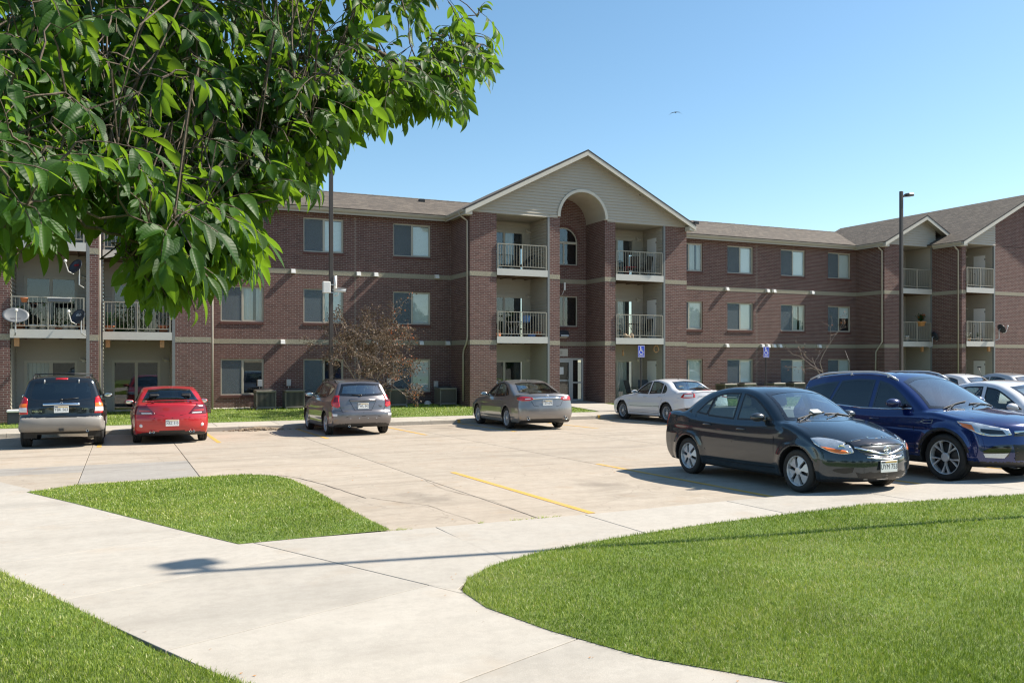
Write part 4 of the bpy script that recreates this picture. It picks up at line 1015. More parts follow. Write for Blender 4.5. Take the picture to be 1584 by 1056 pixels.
t_=NT('insect screen mesh'); tr=t_.n('BsdfTransparent',{0:(1,1,1)}); df=t_.n('BsdfDiffuse',{0:(.15,.18,.20)}); mx=t_.n('MixShader',{0:.60,1:tr.outputs[0],2:df.outputs[0]}); t_.t.links.new(mx.outputs[0],t_.out.inputs[0]); M['scr']=t_.mat
M['brickplain']=simple('sill brick',(.12,.052,.042),.8,noise=.3,scale=9)
YM=34.4; Z0=-.3; ZE=7.80
LX=[(3.44,5.03),(6.54,8.13),(10.19,11.80)]; RX=[(24.07,25.66),(27.13,28.73),(30.48,32.08),(33.61,35.19)]
kd={(0,0):'none',(1,0):'none',(2,0):'half',(0,1):'drape',(1,1):'full',(2,1):'half',(0,2):'full',(1,2):'half',(2,2):'half'}
kr={(0,0):'half',(1,0):'half',(2,0):'full',(3,0):'full',(0,1):'full',(1,1):'full',(2,1):'drape',(3,1):'up',(0,2):'drape',(1,2):'half',(2,2):'half',(3,2):'half'}
m=MB(); wall_x(m,YM,2.6,12.72,Z0,ZE,[(a,b,z[0],z[1]) for a,b in LX for z in WZ]); BP('brick_wall',m,M['brick'])
m=MB(); wall_x(m,YM,23.1,35.62,Z0,ZE,[(a,b,z[0],z[1]) for a,b in RX for z in WZ]); BP('brick_wall',m,M['brick'])
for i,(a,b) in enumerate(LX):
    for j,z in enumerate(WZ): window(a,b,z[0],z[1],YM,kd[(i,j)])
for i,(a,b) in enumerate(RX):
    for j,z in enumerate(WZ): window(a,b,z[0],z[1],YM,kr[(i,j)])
BZ=[(2.555,2.735),(5.305,5.485)]
def bandx(x0,x1,c,y1=None):
    for z in BZ:
        b=MB(); b.box(x0,x1,c-.007,(y1 if y1 is not None else c+.02),z[0],z[1]); BP('stone_band',b,M['band'])
bandx(2.6,12.69,YM); bandx(23.14,35.59,YM)
def pier(x0,x1,y0,y1,z1=7.86,band=True):
    b=MB(); b.box(x0,x1,y0,y1,Z0,z1); BP('brick_pier',b,M['brick'])
    if band:
        for z in BZ:
            b=MB(); b.box(x0-.006,x1+.006,y0-.007,y1-.01,z[0],z[1]); BP('stone_band',b,M['band'])
pier(12.70,13.85,32.2,34.44); pier(16.25,16.73,32.2,33.87,7.93); pier(18.91,19.43,32.2,33.87,7.93); pier(21.98,23.13,32.2,34.44)
# left and right end blocks
pier(1.65,2.89,32.2,34.44); pier(-.97,-.66,30.6,32.25,7.86); 
b=MB(); b.box(-13,-3.11,30.6,34,Z0,7.86); BP('brick_wall',b,M['brick']); bandx(-13,-3.104,30.6,30.8)
pier(35.55,36.77,32.5,34.44); pier(38.93,39.22,30.7,34.3)
b=MB(); b.box(41.38,50.2,30.7,36,Z0,7.86); BP('brick_wall',b,M['brick']); bandx(41.37,50.2,30.7,30.9)
# recess behind the arch
m=MB(); hl=[(17.14,18.48,6.11,7.78),(17.14,18.48,3.40,4.75),(16.9,18.78,.08,2.02)]
wall_x(m,33.85,16.72,18.92,Z0,9.3,hl,.10)
# brick left in the corners beside the round window head
n=12; cx=17.81; r=.67
for k in range(n):
    a0=math.pi*k/n; a1=math.pi*(k+1)/n; p0=(cx-r*math.cos(a0),7.10+r*math.sin(a0)); p1=(cx-r*math.cos(a1),7.10+r*math.sin(a1))
    m.add([(p0[0],33.85,p0[1]),(p1[0],33.85,p1[1]),(p1[0],33.85,7.781),(p0[0],33.85,7.781)],[(0,1,2,3)])
    m.add([(p0[0],33.85,p0[1]),(p1[0],33.85,p1[1]),(p1[0],33.95,p1[1]),(p0[0],33.95,p0[1])],[(3,2,1,0)])
BP('brick_wall',m,M['brick'])
# soldier course ring round the head of the arched window
m=MB()
for k in range(25):
    a=math.pi*(k+.5)/25; b0=len(m.v); m.box(-.038,.038,-.012,.03,.69,.79); m.xf(Matrix.Translation((cx,33.85,7.10))@Matrix.Rotation(a-math.pi/2,4,'Y'),b0)
BP('arch_bricks',m,M['brickplain'])
for z in BZ:
    b=MB(); b.box(16.735,18.905,33.842,33.87,z[0],z[1]); BP('stone_band',b,M['band'])
def fixed_window(x0,x1,z0,z1,c,arch=False):
    f=MB(); y0,y1=c+.045,c+.095; t=.05; xm=(x0+x1)/2; zt=7.10 if arch else z1
    f.box(x0,x1,y0,y1,z0,z0+t); f.box(x0,x0+t,y0+.001,y1,z0+t,zt); f.box(x1-t,x1,y0+.001,y1,z0+t,zt); f.box(xm-.03,xm+.03,y0-.004,y1-.002,z0+t,zt-t)
    if not arch: f.box(x0+t,x1-t,y0,y1,z1-t,z1)
    else:
        f.box(x0+t,x1-t,y0-.003,y1,zt-.05,zt+.05); n=16; R0=(x1-x0)/2
        for k in range(n):
            a0=math.pi*k/n;a1=math.pi*(k+1)/n
            P=[(xm-R0*math.cos(a0),zt+R0*math.sin(a0)),(xm-R0*math.cos(a1),zt+R0*math.sin(a1)),(xm-(R0-t)*math.cos(a1),zt+(R0-t)*math.sin(a1)),(xm-(R0-t)*math.cos(a0),zt+(R0-t)*math.sin(a0))]
            f.prism([(p[0],y0,p[1]) for p in P],(0,y1-y0,0))
    w=BP('window',f,M['frame'])
    for a,b in ((x0+t,xm-.03),(xm+.03,x1-t)):
        p=MB(); p.box(a,b,y0+.02,y0+.026,z0+t,zt-.05); SP('pane',p,M['gl_win'],w)
    if arch:
        p=MB(); n=16; R0=(x1-x0)/2-.03; P=[(xm-R0*math.cos(math.pi*k/n),y0+.02,zt+.05+(R0-.0)*math.sin(math.pi*k/n)*.94) for k in range(n+1)]; p.prism(P[::-1],(0,.006,0)); SP('pane',p,M['gl_win'],w)
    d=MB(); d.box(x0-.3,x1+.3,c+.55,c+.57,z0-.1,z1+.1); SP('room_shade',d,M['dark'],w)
    return w
fixed_window(17.14,18.48,6.11,7.78,33.85,True); fixed_window(17.14,18.48,3.40,4.75,33.85)
for z in (6.11,3.40):
    sl=MB()
    for k in range(19):
        a=17.12+k*.0726; sl.box(a+.004,a+.069,33.822,33.9,z-.105,z-.004)
    BP('brick_sill',sl,M['brickplain'])
# entrance door, sidelight, notice, number stone, light, aerial
M['dframe']=simple('pale metal door frame',(.45,.47,.46),.4,noise=.05)
f=MB(); y0,y1=33.88,33.94
for bx_ in ((16.9,18.78,1.93,2.02),(18.70,18.78,.08,1.93),(16.9,16.98,.08,1.93),(18.16,18.26,.08,1.93),(18.26,18.70,.08,.20),(18.26,18.70,.90,.97)): f.box(bx_[0],bx_[1],y0,y1,bx_[2],bx_[3])
df=BP('door_frame',f,M['dframe'])

for a,b,c_,d in ((18.26,18.70,.20,.90),(18.26,18.70,.97,1.93)):
    p=MB(); p.box(a,b,33.905,33.911,c_,d); SP('pane',p,M['gl_win'],df)
d=MB()
for bx_ in ((16.985,18.155,1.83,1.925),(16.985,18.155,.085,.30),(16.985,17.08,.30,1.83),(18.06,18.155,.30,1.83),(17.08,18.06,1.0,1.07)): d.box(bx_[0],bx_[1],33.885,33.93,bx_[2],bx_[3])
dr=BP('entrance_door',d,M['dframe']); p=MB(); p.box(17.08,18.06,33.90,33.906,.30,1.83); SP('pane',p,M['gl_win'],dr)
h=MB(); h.tube([(17.98,33.87,.85),(17.98,33.82,.87),(17.98,33.82,1.25),(17.98,33.87,1.27)],.012,6); SP('handle',h,M['black'],dr)
h=MB(); h.box(17.55,17.80,33.894,33.897,1.30,1.62); SP('notice',h,M['plate'],dr)
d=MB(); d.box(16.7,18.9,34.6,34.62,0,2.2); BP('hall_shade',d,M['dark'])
d=MB(); d.box(17.05,17.98,33.825,33.87,2.10,2.42); nb=BP('number_stone',d,M['trim']); d=MB(); d.box(17.20,17.70,33.82,33.826,2.19,2.33); SP('number_plate',d,M['gutter'],nb)
text('house_number','4001',.13,M['ink'],nb,(17.45,33.818,2.255),(R(90),0,0),.001)
d=MB(); d.add([(17.46,33.83,2.90),(17.92,33.83,2.90),(17.92,33.55,2.96),(17.46,33.55,2.96),(17.46,33.83,3.24),(17.92,33.83,3.24),(17.92,33.66,3.20),(17.46,33.66,3.20)],[(0,1,2,3)[::-1],(4,5,6,7),(0,3,7,4),(1,5,6,2),(3,2,6,7)]); wl=BP('wall_light',d,M['black'])
d=MB(); d.add([(17.50,33.80,2.893),(17.88,33.80,2.893),(17.88,33.56,2.952),(17.50,33.56,2.952),(17.5,33.545,2.97),(17.88,33.545,2.97),(17.88,33.60,3.06),(17.5,33.60,3.06)],[(0,1,2,3)[::-1],(4,5,6,7)]); SP('light_glass',d,M['white'],wl)
d=MB(); d.tube([(17.62,33.85,4.75),(17.62,33.65,4.80),(17.68,33.62,5.02)],.014,6); d.box(17.66,17.74,33.58,33.64,4.98,5.32); BP('wall_aerial',d,M['white'])
# ---- lap siding: each course leans out at its foot
def sid(m,axis,c,z0,z1,iv,out=-1,h=.125):
    """iv(z) -> list of (u0,u1) spans at that height"""
    z=z0
    while z<z1-.001:
        zt=min(z+h,z1); A=iv(z+.0005); B=iv(zt-.0005)
        if len(A)!=len(B): Bm=iv((z+zt)/2); A=B=Bm
        for (a0,a1),(b0,b1) in zip(A,B):
            if a1-a0<.01 and b1-b0<.01: continue
            q0=c+out*.036; q1=c+out*.003
            P=[(a0,q0,z),(a1,q0,z),(b1,q1,zt),(b0,q1,zt),(a0,c,z),(a1,c,z)]
            if axis=='y': P=[(p[1],p[0],p[2]) for p in P]
            F=[(0,1,2,3),(4,5,1,0)]
            if (axis=='x')!=(out<0): F=[f[::-1] for f in F]
            m.add(P,F)
        z=zt
GS=.512
def gable(xl,zl,half,yf,yb,bottom,arch=None,clipx=None,sx=None,name='gable_siding'):
    """gable roof along y: siding triangle at yf+.35, rake boards, soffits, two shingled slopes"""
    xr=xl+2*half; xc=xl+half; za=zl+GS*half; yw=yf+.40
    m=MB()
    def iv(z):
        zz=z+.10
        if zz>=za: return []
        h=(za-zz)/GS; a,b=max(xc-h,sx[0]),min(xc+h,sx[1])
        if arch and z<arch[1]+arch[2] and z>=arch[1]-.2:
            w=math.sqrt(max(0,arch[2]**2-max(0,z-arch[1])**2)); return [(a,arch[0]-w),(arch[0]+w,b)]
        return [(a,b)]
    sid(m,'x',yw,bottom,za-.12,iv); BP(name,m,M['siding'])
    t=.05
    for sgn in (-1,1):
        x0=xc+sgn*half; m=MB(); nrm=Vector((-sgn*-GS,0,1)).normalized() if False else Vector((sgn*GS,0,1)).normalized()
        P=[(x0,yf,zl),(xc,yf,za),(xc,yb,za),(x0,yb,zl)]
        if sgn>0: P=P[::-1]
        m.prism(P,tuple(nrm*t)); BP('roof_slope',m,M['shingle'])
        m=MB(); e=.19; Q=[(x0,yf-.022,zl-.004),(xc,yf-.022,za-.004),(xc,yf-.022,za-e),(x0+(-sgn)*.0,yf-.022,zl-e)]
        if sgn<0: Q=Q[::-1]
        m.prism(Q[::-1],(0,.02,0)) if False else m.prism(Q,(0,.02,0)); BP('rake_board',m,M['trim'])
        m=MB(); Q=[(x0-.0,yf-.03,zl-.003),(xc,yf-.03,za-.003),(xc,yf-.03,za+.058),(x0,yf-.03,zl+.058)]
        if sgn>0: Q=Q[::-1]
        m.prism(Q,(0,.028,0)); BP('drip_edge',m,M['drip'])
        m=MB(); Q=[(x0,yf,zl-.10),(xc,yf,za-.10),(xc,yw,za-.10),(x0,yw,zl-.10)]
        if sgn>0: Q=Q[::-1]
        m.prism(Q,(0,0,.012)); BP('soffit',m,M['soffit'])
    return xc,za
M['drip']=simple('dark shingle edge',(.03,.027,.026),.8)
M['siding2']=M['siding']
def rakeend(x,y,z,sg):
    m=MB(); m.box(min(x,x+sg*.30),max(x,x+sg*.30),y-.024,y+.33,z-.19,z+.0); BP('eave_return',m,M['trim'])
# centre gable with the arch
AC=(17.82,7.93,1.20)
gable(12.35,7.88,5.5,31.80,42.6,7.86,AC,None,(12.5,23.2)); rakeend(12.36,31.86,7.87,1); rakeend(23.34,31.86,7.87,-1)
m=MB(); n=30
for k in range(n):
    a0=math.pi*k/n;a1=math.pi*(k+1)/n
    def ap(r_,a): return (AC[0]-r_*math.cos(a),AC[1]+r_*math.sin(a))
    P=[ap(1.09,a0),ap(1.21,a0),ap(1.21,a1),ap(1.09,a1)]
    m.prism([(p[0],32.13,p[1]) for p in P][::-1],(0,.09,0))
BP('arch_trim',m,M['trim'])
m=MB()
for k in range(28):   # vaulted soffit clad in boards that lap
    a0=math.pi*k/28;a1=math.pi*(k+1)/28
    p0=(AC[0]-1.09*math.cos(a0),AC[1]+1.09*math.sin(a0)); p1=(AC[0]-1.077*math.cos(a1),AC[1]+1.077*math.sin(a1))
    m.add([(p0[0],32.2,p0[1]),(p1[0],32.2,p1[1]),(p1[0],33.86,p1[1]),(p0[0],33.86,p0[1])],[(0,1,2,3)])
    p2=(AC[0]-1.09*math.cos(a1),AC[1]+1.09*math.sin(a1)); m.add([(p1[0],32.2,p1[1]),(p2[0],32.2,p2[1]),(p2[0],33.86,p2[1]),(p1[0],33.86,p1[1])],[(0,1,2,3)])
BP('vault_siding',m,M['siding'])
for a,b in ((16.24,16.76),(18.88,19.45)):
    m=MB(); m.box(a,b,32.16,32.25,7.925,7.955); BP('pier_cap',m,M['trim'])
# main roofs
def mainroof(x0,x1):
    e=34.03; yr=38.2; ze=7.90; zr=9.30
    m=MB(); n=Vector((0,-(zr-ze),yr-e)).normalized()*.05; m.prism([(x0,e,ze),(x1,e,ze),(x1,yr,zr),(x0,yr,zr)],tuple(n)); BP('roof_slope',m,M['shingle'])
    m=MB(); n=Vector((0,(zr-ze),yr-e)).normalized()*.05; m.prism([(x0,yr,zr),(x1,yr,zr),(x1,42.3,ze),(x0,42.3,ze)],tuple(n)); BP('roof_slope',m,M['shingle'])
    x=x0; m=MB()
    while x<x1-.02:
        q=min(x+.30,x1); m.add([(x,yr-.15,zr+.012),(q-.01,yr-.15,zr+.018),(q-.01,yr,zr+.082),(x,yr,zr+.074),(x,yr+.15,zr+.012),(q-.01,yr+.15,zr+.018)],[(0,1,2,3),(3,2,5,4)]); x=q
    BP('ridge_cap',m,M['shingle'])
mainroof(-1,18); mainroof(18.05,38)
def gutx(x0,x1,y,z=7.90):
    m=MB(); P=[(x0,y,z-.115),(x0,y-.05,z-.105),(x0,y-.085,z-.05),(x0,y-.10,z-.01),(x0,y-.10,z),(x0,y-.088,z),(x0,y-.075,z-.045),(x0,y-.045,z-.092),(x0,y-.012,z-.10),(x0,y-.012,z),(x0,y,z)]
    m.prism(P,(x1-x0,0,0)); BP('gutter',m,M['gutter'])
    m=MB(); m.box(x0,x1,y,y+.02,z-.19,z-.005); BP('fascia',m,M['gutter'])
    m=MB(); m.box(x0,x1,y+.02,y+.34,z-.12,z-.105); BP('soffit',m,M['soffit'])
def guty(x,y0,y1,z=7.88,sg=-1):
    m=MB(); P=[(x,y0,z-.115),(x+sg*.05,y0,z-.105),(x+sg*.085,y0,z-.05),(x+sg*.10,y0,z-.01),(x+sg*.10,y0,z),(x+sg*.088,y0,z),(x+sg*.075,y0,z-.045),(x+sg*.045,y0,z-.092),(x+sg*.012,y0,z-.10),(x+sg*.012,y0,z),(x,y0,z)]
    m.prism(P if sg>0 else P[::-1],(0,y1-y0,0)); BP('gutter',m,M['gutter'])
    m=MB(); m.box(min(x,x-sg*.02),max(x,x-sg*.02),y0,y1,z-.19,z-.005); BP('fascia',m,M['gutter'])
    m=MB(); m.box(min(x-sg*.02,x-sg*.36),max(x-sg*.02,x-sg*.36),y0,y1,z-.12,z-.105); BP('soffit',m,M['soffit'])
gutx(2.9,12.33,34.09); gutx(23.36,35.2,34.09)
guty(12.34,31.9,34.1); guty(35.17,32.2,34.1); guty(38.56,30.4,32.1)
# right end gables, left end gables
gable(35.18,7.88,2.95,32.10,38.2,7.86,None,None,(35.4,39.2)); rakeend(35.2,32.16,7.87,1)
gable(38.57,7.88,5.55,30.30,44,7.86,None,None,(38.8,41.4)); rakeend(38.59,30.36,7.87,1)
m=MB(); XC=38.57+5.55
m.add([(41.38,30.698,7.8),(50,30.698,7.8),(XC,30.698,7.88+GS*5.55-.1)],[(0,1,2)]) if False else None
m.add([(41.38,30.70,7.84),(49.5,30.70,7.84),(XC,30.70,10.62),(41.38,30.70,9.22)],[(0,1,2,3)]); BP('brick_gable',m,M['brick'])
gable(-2.62,7.88,2.95,31.80,38.2,7.86,None,None,(-1,3.1)); rakeend(3.26,31.86,7.87,-1)
gable(-11.4,7.88,5.55,30.20,44,7.86,None,None,(-11.2,-.4)); rakeend(-.32,30.26,7.87,-1)
# roof vents
for x,y in ((12.4,37.4),(27.3,37.2)):
    z=7.90+(y-34.08)*.34; m=MB(); m.box(x-.12,x+.12,y-.12,y+.12,z-.05,z+.16); BP('roof_vent',m,M['black'])
# pipes from the gutters
def pipe(pts,r=.038):
    m=MB(); m.tube(pts,r,8); BP('downspout',m,M['gutter'],True)
pipe([(12.27,32.35,7.80),(12.45,32.35,7.62),(12.63,32.33,7.50),(12.64,32.33,2.85),(12.64,32.45,2.60),(12.64,32.75,2.35),(12.64,32.80,2.15),(12.64,32.80,.25)])
pipe([(35.12,32.6,7.80),(35.3,32.6,7.62),(35.48,32.6,7.5),(35.49,32.6,2.85),(35.49,33.0,2.35),(35.49,33.05,.2)])
pipe([(38.5,30.85,7.80),(38.7,30.85,7.6),(38.86,30.85,7.5),(38.87,30.85,.2)])
pipe([(2.94,32.28,7.7),(2.95,32.28,2.7),(2.95,32.30,.2)]); pipe([(-.62,30.72,7.6),(-.62,30.72,.2)],.03)
pipe([(23.17,32.3,7.7),(23.17,32.3,.2)],.02)
# hooded vents on the bands
for x,z in [(6.13,5.40),(8.72,5.40),(9.44,5.40),(12.05,5.42),(5.73,2.64),(12.54,2.64),(9.42,2.64),(11.37,2.64),(27.05,5.41),(29.57,5.40),(29.98,5.40),(32.49,5.40),(27.05,2.64),(29.25,2.64),(29.61,2.64),(29.98,2.64),(30.36,2.64),(32.96,2.64)]:
    m=MB(); y=YM; a=.085; m.add([(x-a,y-.005,z-.08),(x+a,y-.005,z-.08),(x+a,y-.17,z-.08),(x-a,y-.17,z-.08),(x-a,y-.005,z+.09),(x+a,y-.005,z+.09),(x+a*.9,y-.13,z+.07),(x-a*.9,y-.13,z+.07)],[(0,3,2,1)[::-1],(4,7,6,5)[::-1],(3,2,6,7),(0,3,7,4)[::-1],(2,1,5,6)])
    BP('vent_hood',m,M['white'])
# control joints
for x in (8.6,28.95):
    m=MB(); m.box(x-.007,x+.007,YM-.003,YM+.01,0,7.7); BP('control_joint',m,M['gutter'])
# ---- balconies
def railing(x0,x1,y,z):
    f=MB(); f.box(x0,x1,y,y+.04,z+.985,z+1.02); f.box(x0,x1,y+.006,y+.034,z+.09,z+.12)
    for x in (x0,(x0+x1)/2-.02,x1-.04): f.box(x,x+.04,y-.002,y+.042,z-.16,z+.985)
    r=BP('railing',f,M['rail']); n=int((x1-x0)/.118); me=None
    for k in range(1,n):
        x=x0+(x1-x0)*k/n
        if abs(x-(x0+x1)/2)<.035: continue
        if me is None:
            b=MB(); b.box(-.008,.008,-.008,.008,0,.865); o=b.build('baluster',M['rail'],r); me=o.data
        else: o=link('baluster',me,r)
        o.location=(x,y+.02,z+.12)
    return r
M['rail']=simple('beige railing paint',(.30,.28,.225),.45,noise=.05)
M['pad']=M['walk']
def slider(x0,x1,z0,z1,c,inner):
    f=MB(); t=.06; xm=(x0+x1)/2; y0,y1=c-.03,c+.06
    f.box(x0,x1,y0,y1,z1-t,z1); f.box(x0,x0+t,y0,y1,z0,z1-t); f.box(x1-t,x1,y0,y1,z0,z1-t); f.box(x0+t,x1-t,y0+.001,y1,z0,z0+t); f.box(xm-.022,xm+.022,y0+.01,y1-.01,z0+t,z1-t)
    w=BP('sliding_door',f,M['frame'])
    for a,b,q in ((x0+t,xm-.022,0),(xm+.022,x1-t,1)):
        g=MB(); g.box(a,a+.028,y0+.02,y1-.012,z0+t,z1-t); g.box(b-.028,b,y0+.02,y1-.012,z0+t,z1-t); g.box(a+.028,b-.028,y0+.02,y1-.012,z1-t-.03,z1-t); g.box(a+.028,b-.028,y0+.02,y1-.012,z0+t,z0+t+.06); SP('sash',g,M['frame'],w)
        p=MB(); p.box(a+.02,b-.02,y0+.045,y0+.051,z0+t,z1-t); SP('pane',p,M['gl_win'],w)
        if inner[q]:
            b_=MB(); n=18; vs=[]
            for k in range(n+1):
                x=a+(b-a)*inner[q]*k/n if inner[q]>0 else b+(b-a)*inner[q]*k/n; y=c+.12+.018*math.sin(k*2.1); vs+=[(x,y,z0+t),(x,y,z1-t)]
            b_.add(vs,[(2*k,2*k+2,2*k+3,2*k+1) for k in range(n)]); SP('curtain',b_,M['curtain'],w)
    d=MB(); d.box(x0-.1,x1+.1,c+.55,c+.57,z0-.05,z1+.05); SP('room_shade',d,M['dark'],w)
def hole_iv(u0,u1,hs):
    def iv(z):
        s=[(u0,u1)]
        for (a,b,p,q) in hs:
            if p<z<q:
                n=[]
                for (l,r_) in s:
                    if b<=l or a>=r_: n.append((l,r_)); continue
                    if a>l: n.append((l,a))
                    if b<r_: n.append((b,r_))
                s=n
        return s
    return iv
LV=[(.05,1.93),(2.80,4.68),(5.55,7.45)]
def balcony(x0,x1,yf,yb,door,inner,storage=None,rail=True,lamp=True,sidewall=True,leftwall=True,cheek=True):
    dh=[(door[0],door[1],a,b) for a,b in LV]
    m=MB(); sid(m,'x',yb,.05,7.86,hole_iv(x0,x1,dh)); BP('siding',m,M['siding'])
    if sidewall:
        st=[(storage[0],storage[1],a,b-.02) for a,b in LV] if storage else []
        m=MB(); sid(m,'y',x1,.05,7.86,hole_iv(yf+.05,yb,st)); BP('siding',m,M['siding'])
        m=MB(); m.box(x1-.02,x1+.075,yf-.03,yf+.06,.0,7.86); BP('corner_post',m,M['trim2'])
        if storage:
            for a,b in LV:
                d=MB(); d.box(x1-.025,x1+.02,storage[0]+.03,storage[1]-.03,a+.02,b-.05); w=BP('storage_door',d,M['whitep'])
                d=MB(); d.box(x1-.02,x1+.01,storage[0],storage[0]+.03,a,b-.02); d.box(x1-.02,x1+.01,storage[1]-.03,storage[1],a,b-.02); d.box(x1-.02,x1+.01,storage[0]+.03,storage[1]-.03,b-.05,b-.02); SP('door_casing',d,M['trim'],w)
                d=MB(); d.blob((x1-.05,storage[1]-.1,(a+b)/2-.02),(.03,.025,.025)); SP('door_knob',d,M['black'],w)
                for hz in (.25,1.65):
                    d=MB(); d.box(x1-.032,x1-.02,storage[0]+.02,storage[0]+.05,a+hz-.05,a+hz+.05); SP('hinge',d,M['black'],w)
    if leftwall:
        m=MB(); sid(m,'y',x0,.05,7.86,lambda z:[(yf+.05,yb)],1); BP('siding',m,M['siding'])
    for i,(a,b) in enumerate(LV): slider(door[0],door[1],a,b,yb,inner[i])
    for i,z in enumerate((2.62,5.37)):
        m=MB(); m.box(x0+.005,x1-.03,yf-.05,yf-.02,z,z+.27); BP('balcony_fascia',m,M['slab'])
        m=MB(); m.box(x0+.004,x1-.004,yf-.02,yb-.02,z+.03,z+.16); BP('balcony_floor',m,M['deck'])
        for k in range(4): 
            m=MB(); xx=x0+.3+(x1-x0-.6)*k/3; m.box(xx-.02,xx+.02,yf,yb-.02,z-.01,z+.03); BP('joist',m,M['deck'])
        if rail: railing(x0+.03,x1-.07,yf-.04,z+.27)
    m=MB(); m.box(x0,x1,yf,yb,7.84,7.87); BP('balcony_ceiling',m,M['soffit'])
    m=MB(); m.box(x0,x1,yf-.1,yb,-.2,.055); BP('patio_pad',m,M['walk'])
    if lamp:
        for a,b in LV:
            m=MB(); x=min(door[1]+.22,x1-.15); m.blob((x,yb-.06,b+.0),(.05,.05,.05)); m.box(x-.05,x+.05,yb-.03,yb,b-.08,b+.04); m.tube([(x,yb-.05,b),(x-.12,yb-.12,b+.05)],.035,6); m.tube([(x,yb-.05,b),(x+.10,yb-.12,b-.03)],.03,6); BP('balcony_light',m,M['trim'])
M['trim2']=simple('grey corner post',(.17,.18,.18),.5,noise=.05)
balcony(13.85,16.17,32.2,33.85,(13.98,15.85),[(0,0),(0,.12),(0,.5)])
balcony(19.43,21.90,32.2,33.85,(19.60,21.39),[(0,.7),(1,.6),(0,.5)],(32.72,33.5))
balcony(36.77,38.93,32.5,34.15,(36.95,38.3),[(0,0),(0,0),(0,0)])
balcony(39.22,41.30,30.7,32.3,(39.4,41.0),[(0,0),(0,0),(0,0)],(31.15,31.87))
balcony(-.56,1.64,32.2,33.85,(-.29,1.30),[(0,0),(0,0),(0,0)])
balcony(-3.11,-.98,30.6,32.2,(-2.87,-1.31),[(1,.0),(0,0),(.4,0)])
# timber blocks under the balcony beams
for x,y in ((-.40,32.25),(1.30,32.25),(-2.93,30.65),(38.4,32.6),(41.05,30.75)):
    m=MB(); m.box(x-.07,x+.07,y,y+.09,2.36,2.62); BP('timber_block',m,M['wood'])
m=MB(); m.box(-.66,-.56,32.2,33.0,Z0,7.86); BP('corner_post',m,M['trim2'])
SIDE=lambda C,N:np.abs(N[:,1])>.35
def add3(P,y=.8): return [(p[0],y,p[1])+((1,) if len(p)>2 else ()) for p in P]
def roof_rails(car,s0,s1,y,mat,h=.045,r=.016,feet=3):
    for sg in (1,-1):
        pts=[]; n=10; car_L=car.L
        for k in range(n+1):
            s=s0+(s1-s0)*k/n; hit=car.bvh.ray_cast(Vector((car_L/2-s,(y+.0)*sg,2.4)),Vector((0,0,-1)),3)
            e=min(k,n-k)/n; up=h*min(1,e*7+.0)
            pts.append(hit[0]+Vector((0,0,up+.004)))
        m=MB(); m.tube(pts,r,8); 
        for k in (1,n//2,n-1): m.tube([pts[k]-Vector((0,0,h+.01)),pts[k]],r*.9,6)
        m.build('roof_rail',mat,car.root,True)
def exhaust(car,ys,z,s,r=.03):
    for y in ys:
        m=MB(); m.lathe([(r,-.0),(r,.12),(r-.006,.12),(r-.006,-.004),(r,-.004)],16,'x'); o=m.build('exhaust_tip',M['chrome'],car.root,True); o.location=(car.L/2-s,y,z)
        m=MB(); m.lathe([(r-.006,.03),(.0005,.03)],12,'x'); m.build('exhaust_bore',M['black'],o,True)
def rear_wiper(car,p0,p1,z0,s=9):
    a=[]
    for k in range(4):
        y=p0[0]+(p1[0]-p0[0])*k/3; z=p0[1]+(p1[1]-p0[1])*k/3
        h=car.bvh.ray_cast(Vector((-3.5,y,z)),Vector((1,0,0)),4); a.append(h[0]+Vector((-.02,0,0)) if h[0] else Vector((-car.L/2,y,z)))
    m=MB(); m.tube(a,.011,6); m.blob(tuple(a[0]),(.03,.035,.03)); m.build('rear_wiper',M['black'],car.root,True)
def onback(car,y,z):
    h=car.bvh.ray_cast(Vector((-3.5,y,z)),Vector((1,0,0)),4); return h[0]
def antenna(car,s,y,l=.25,lean=-.35):
    h=car.bvh.ray_cast(Vector((car.L/2-s,y,2.6)),Vector((0,0,-1)),3)
    m=MB(); m.blob((0,0,0),(.035,.018,.018)); m.tube([(0,0,0),(lean*l,0,l)],.004,5); o=m.build('antenna',M['black'],car.root,True); o.location=h[0]
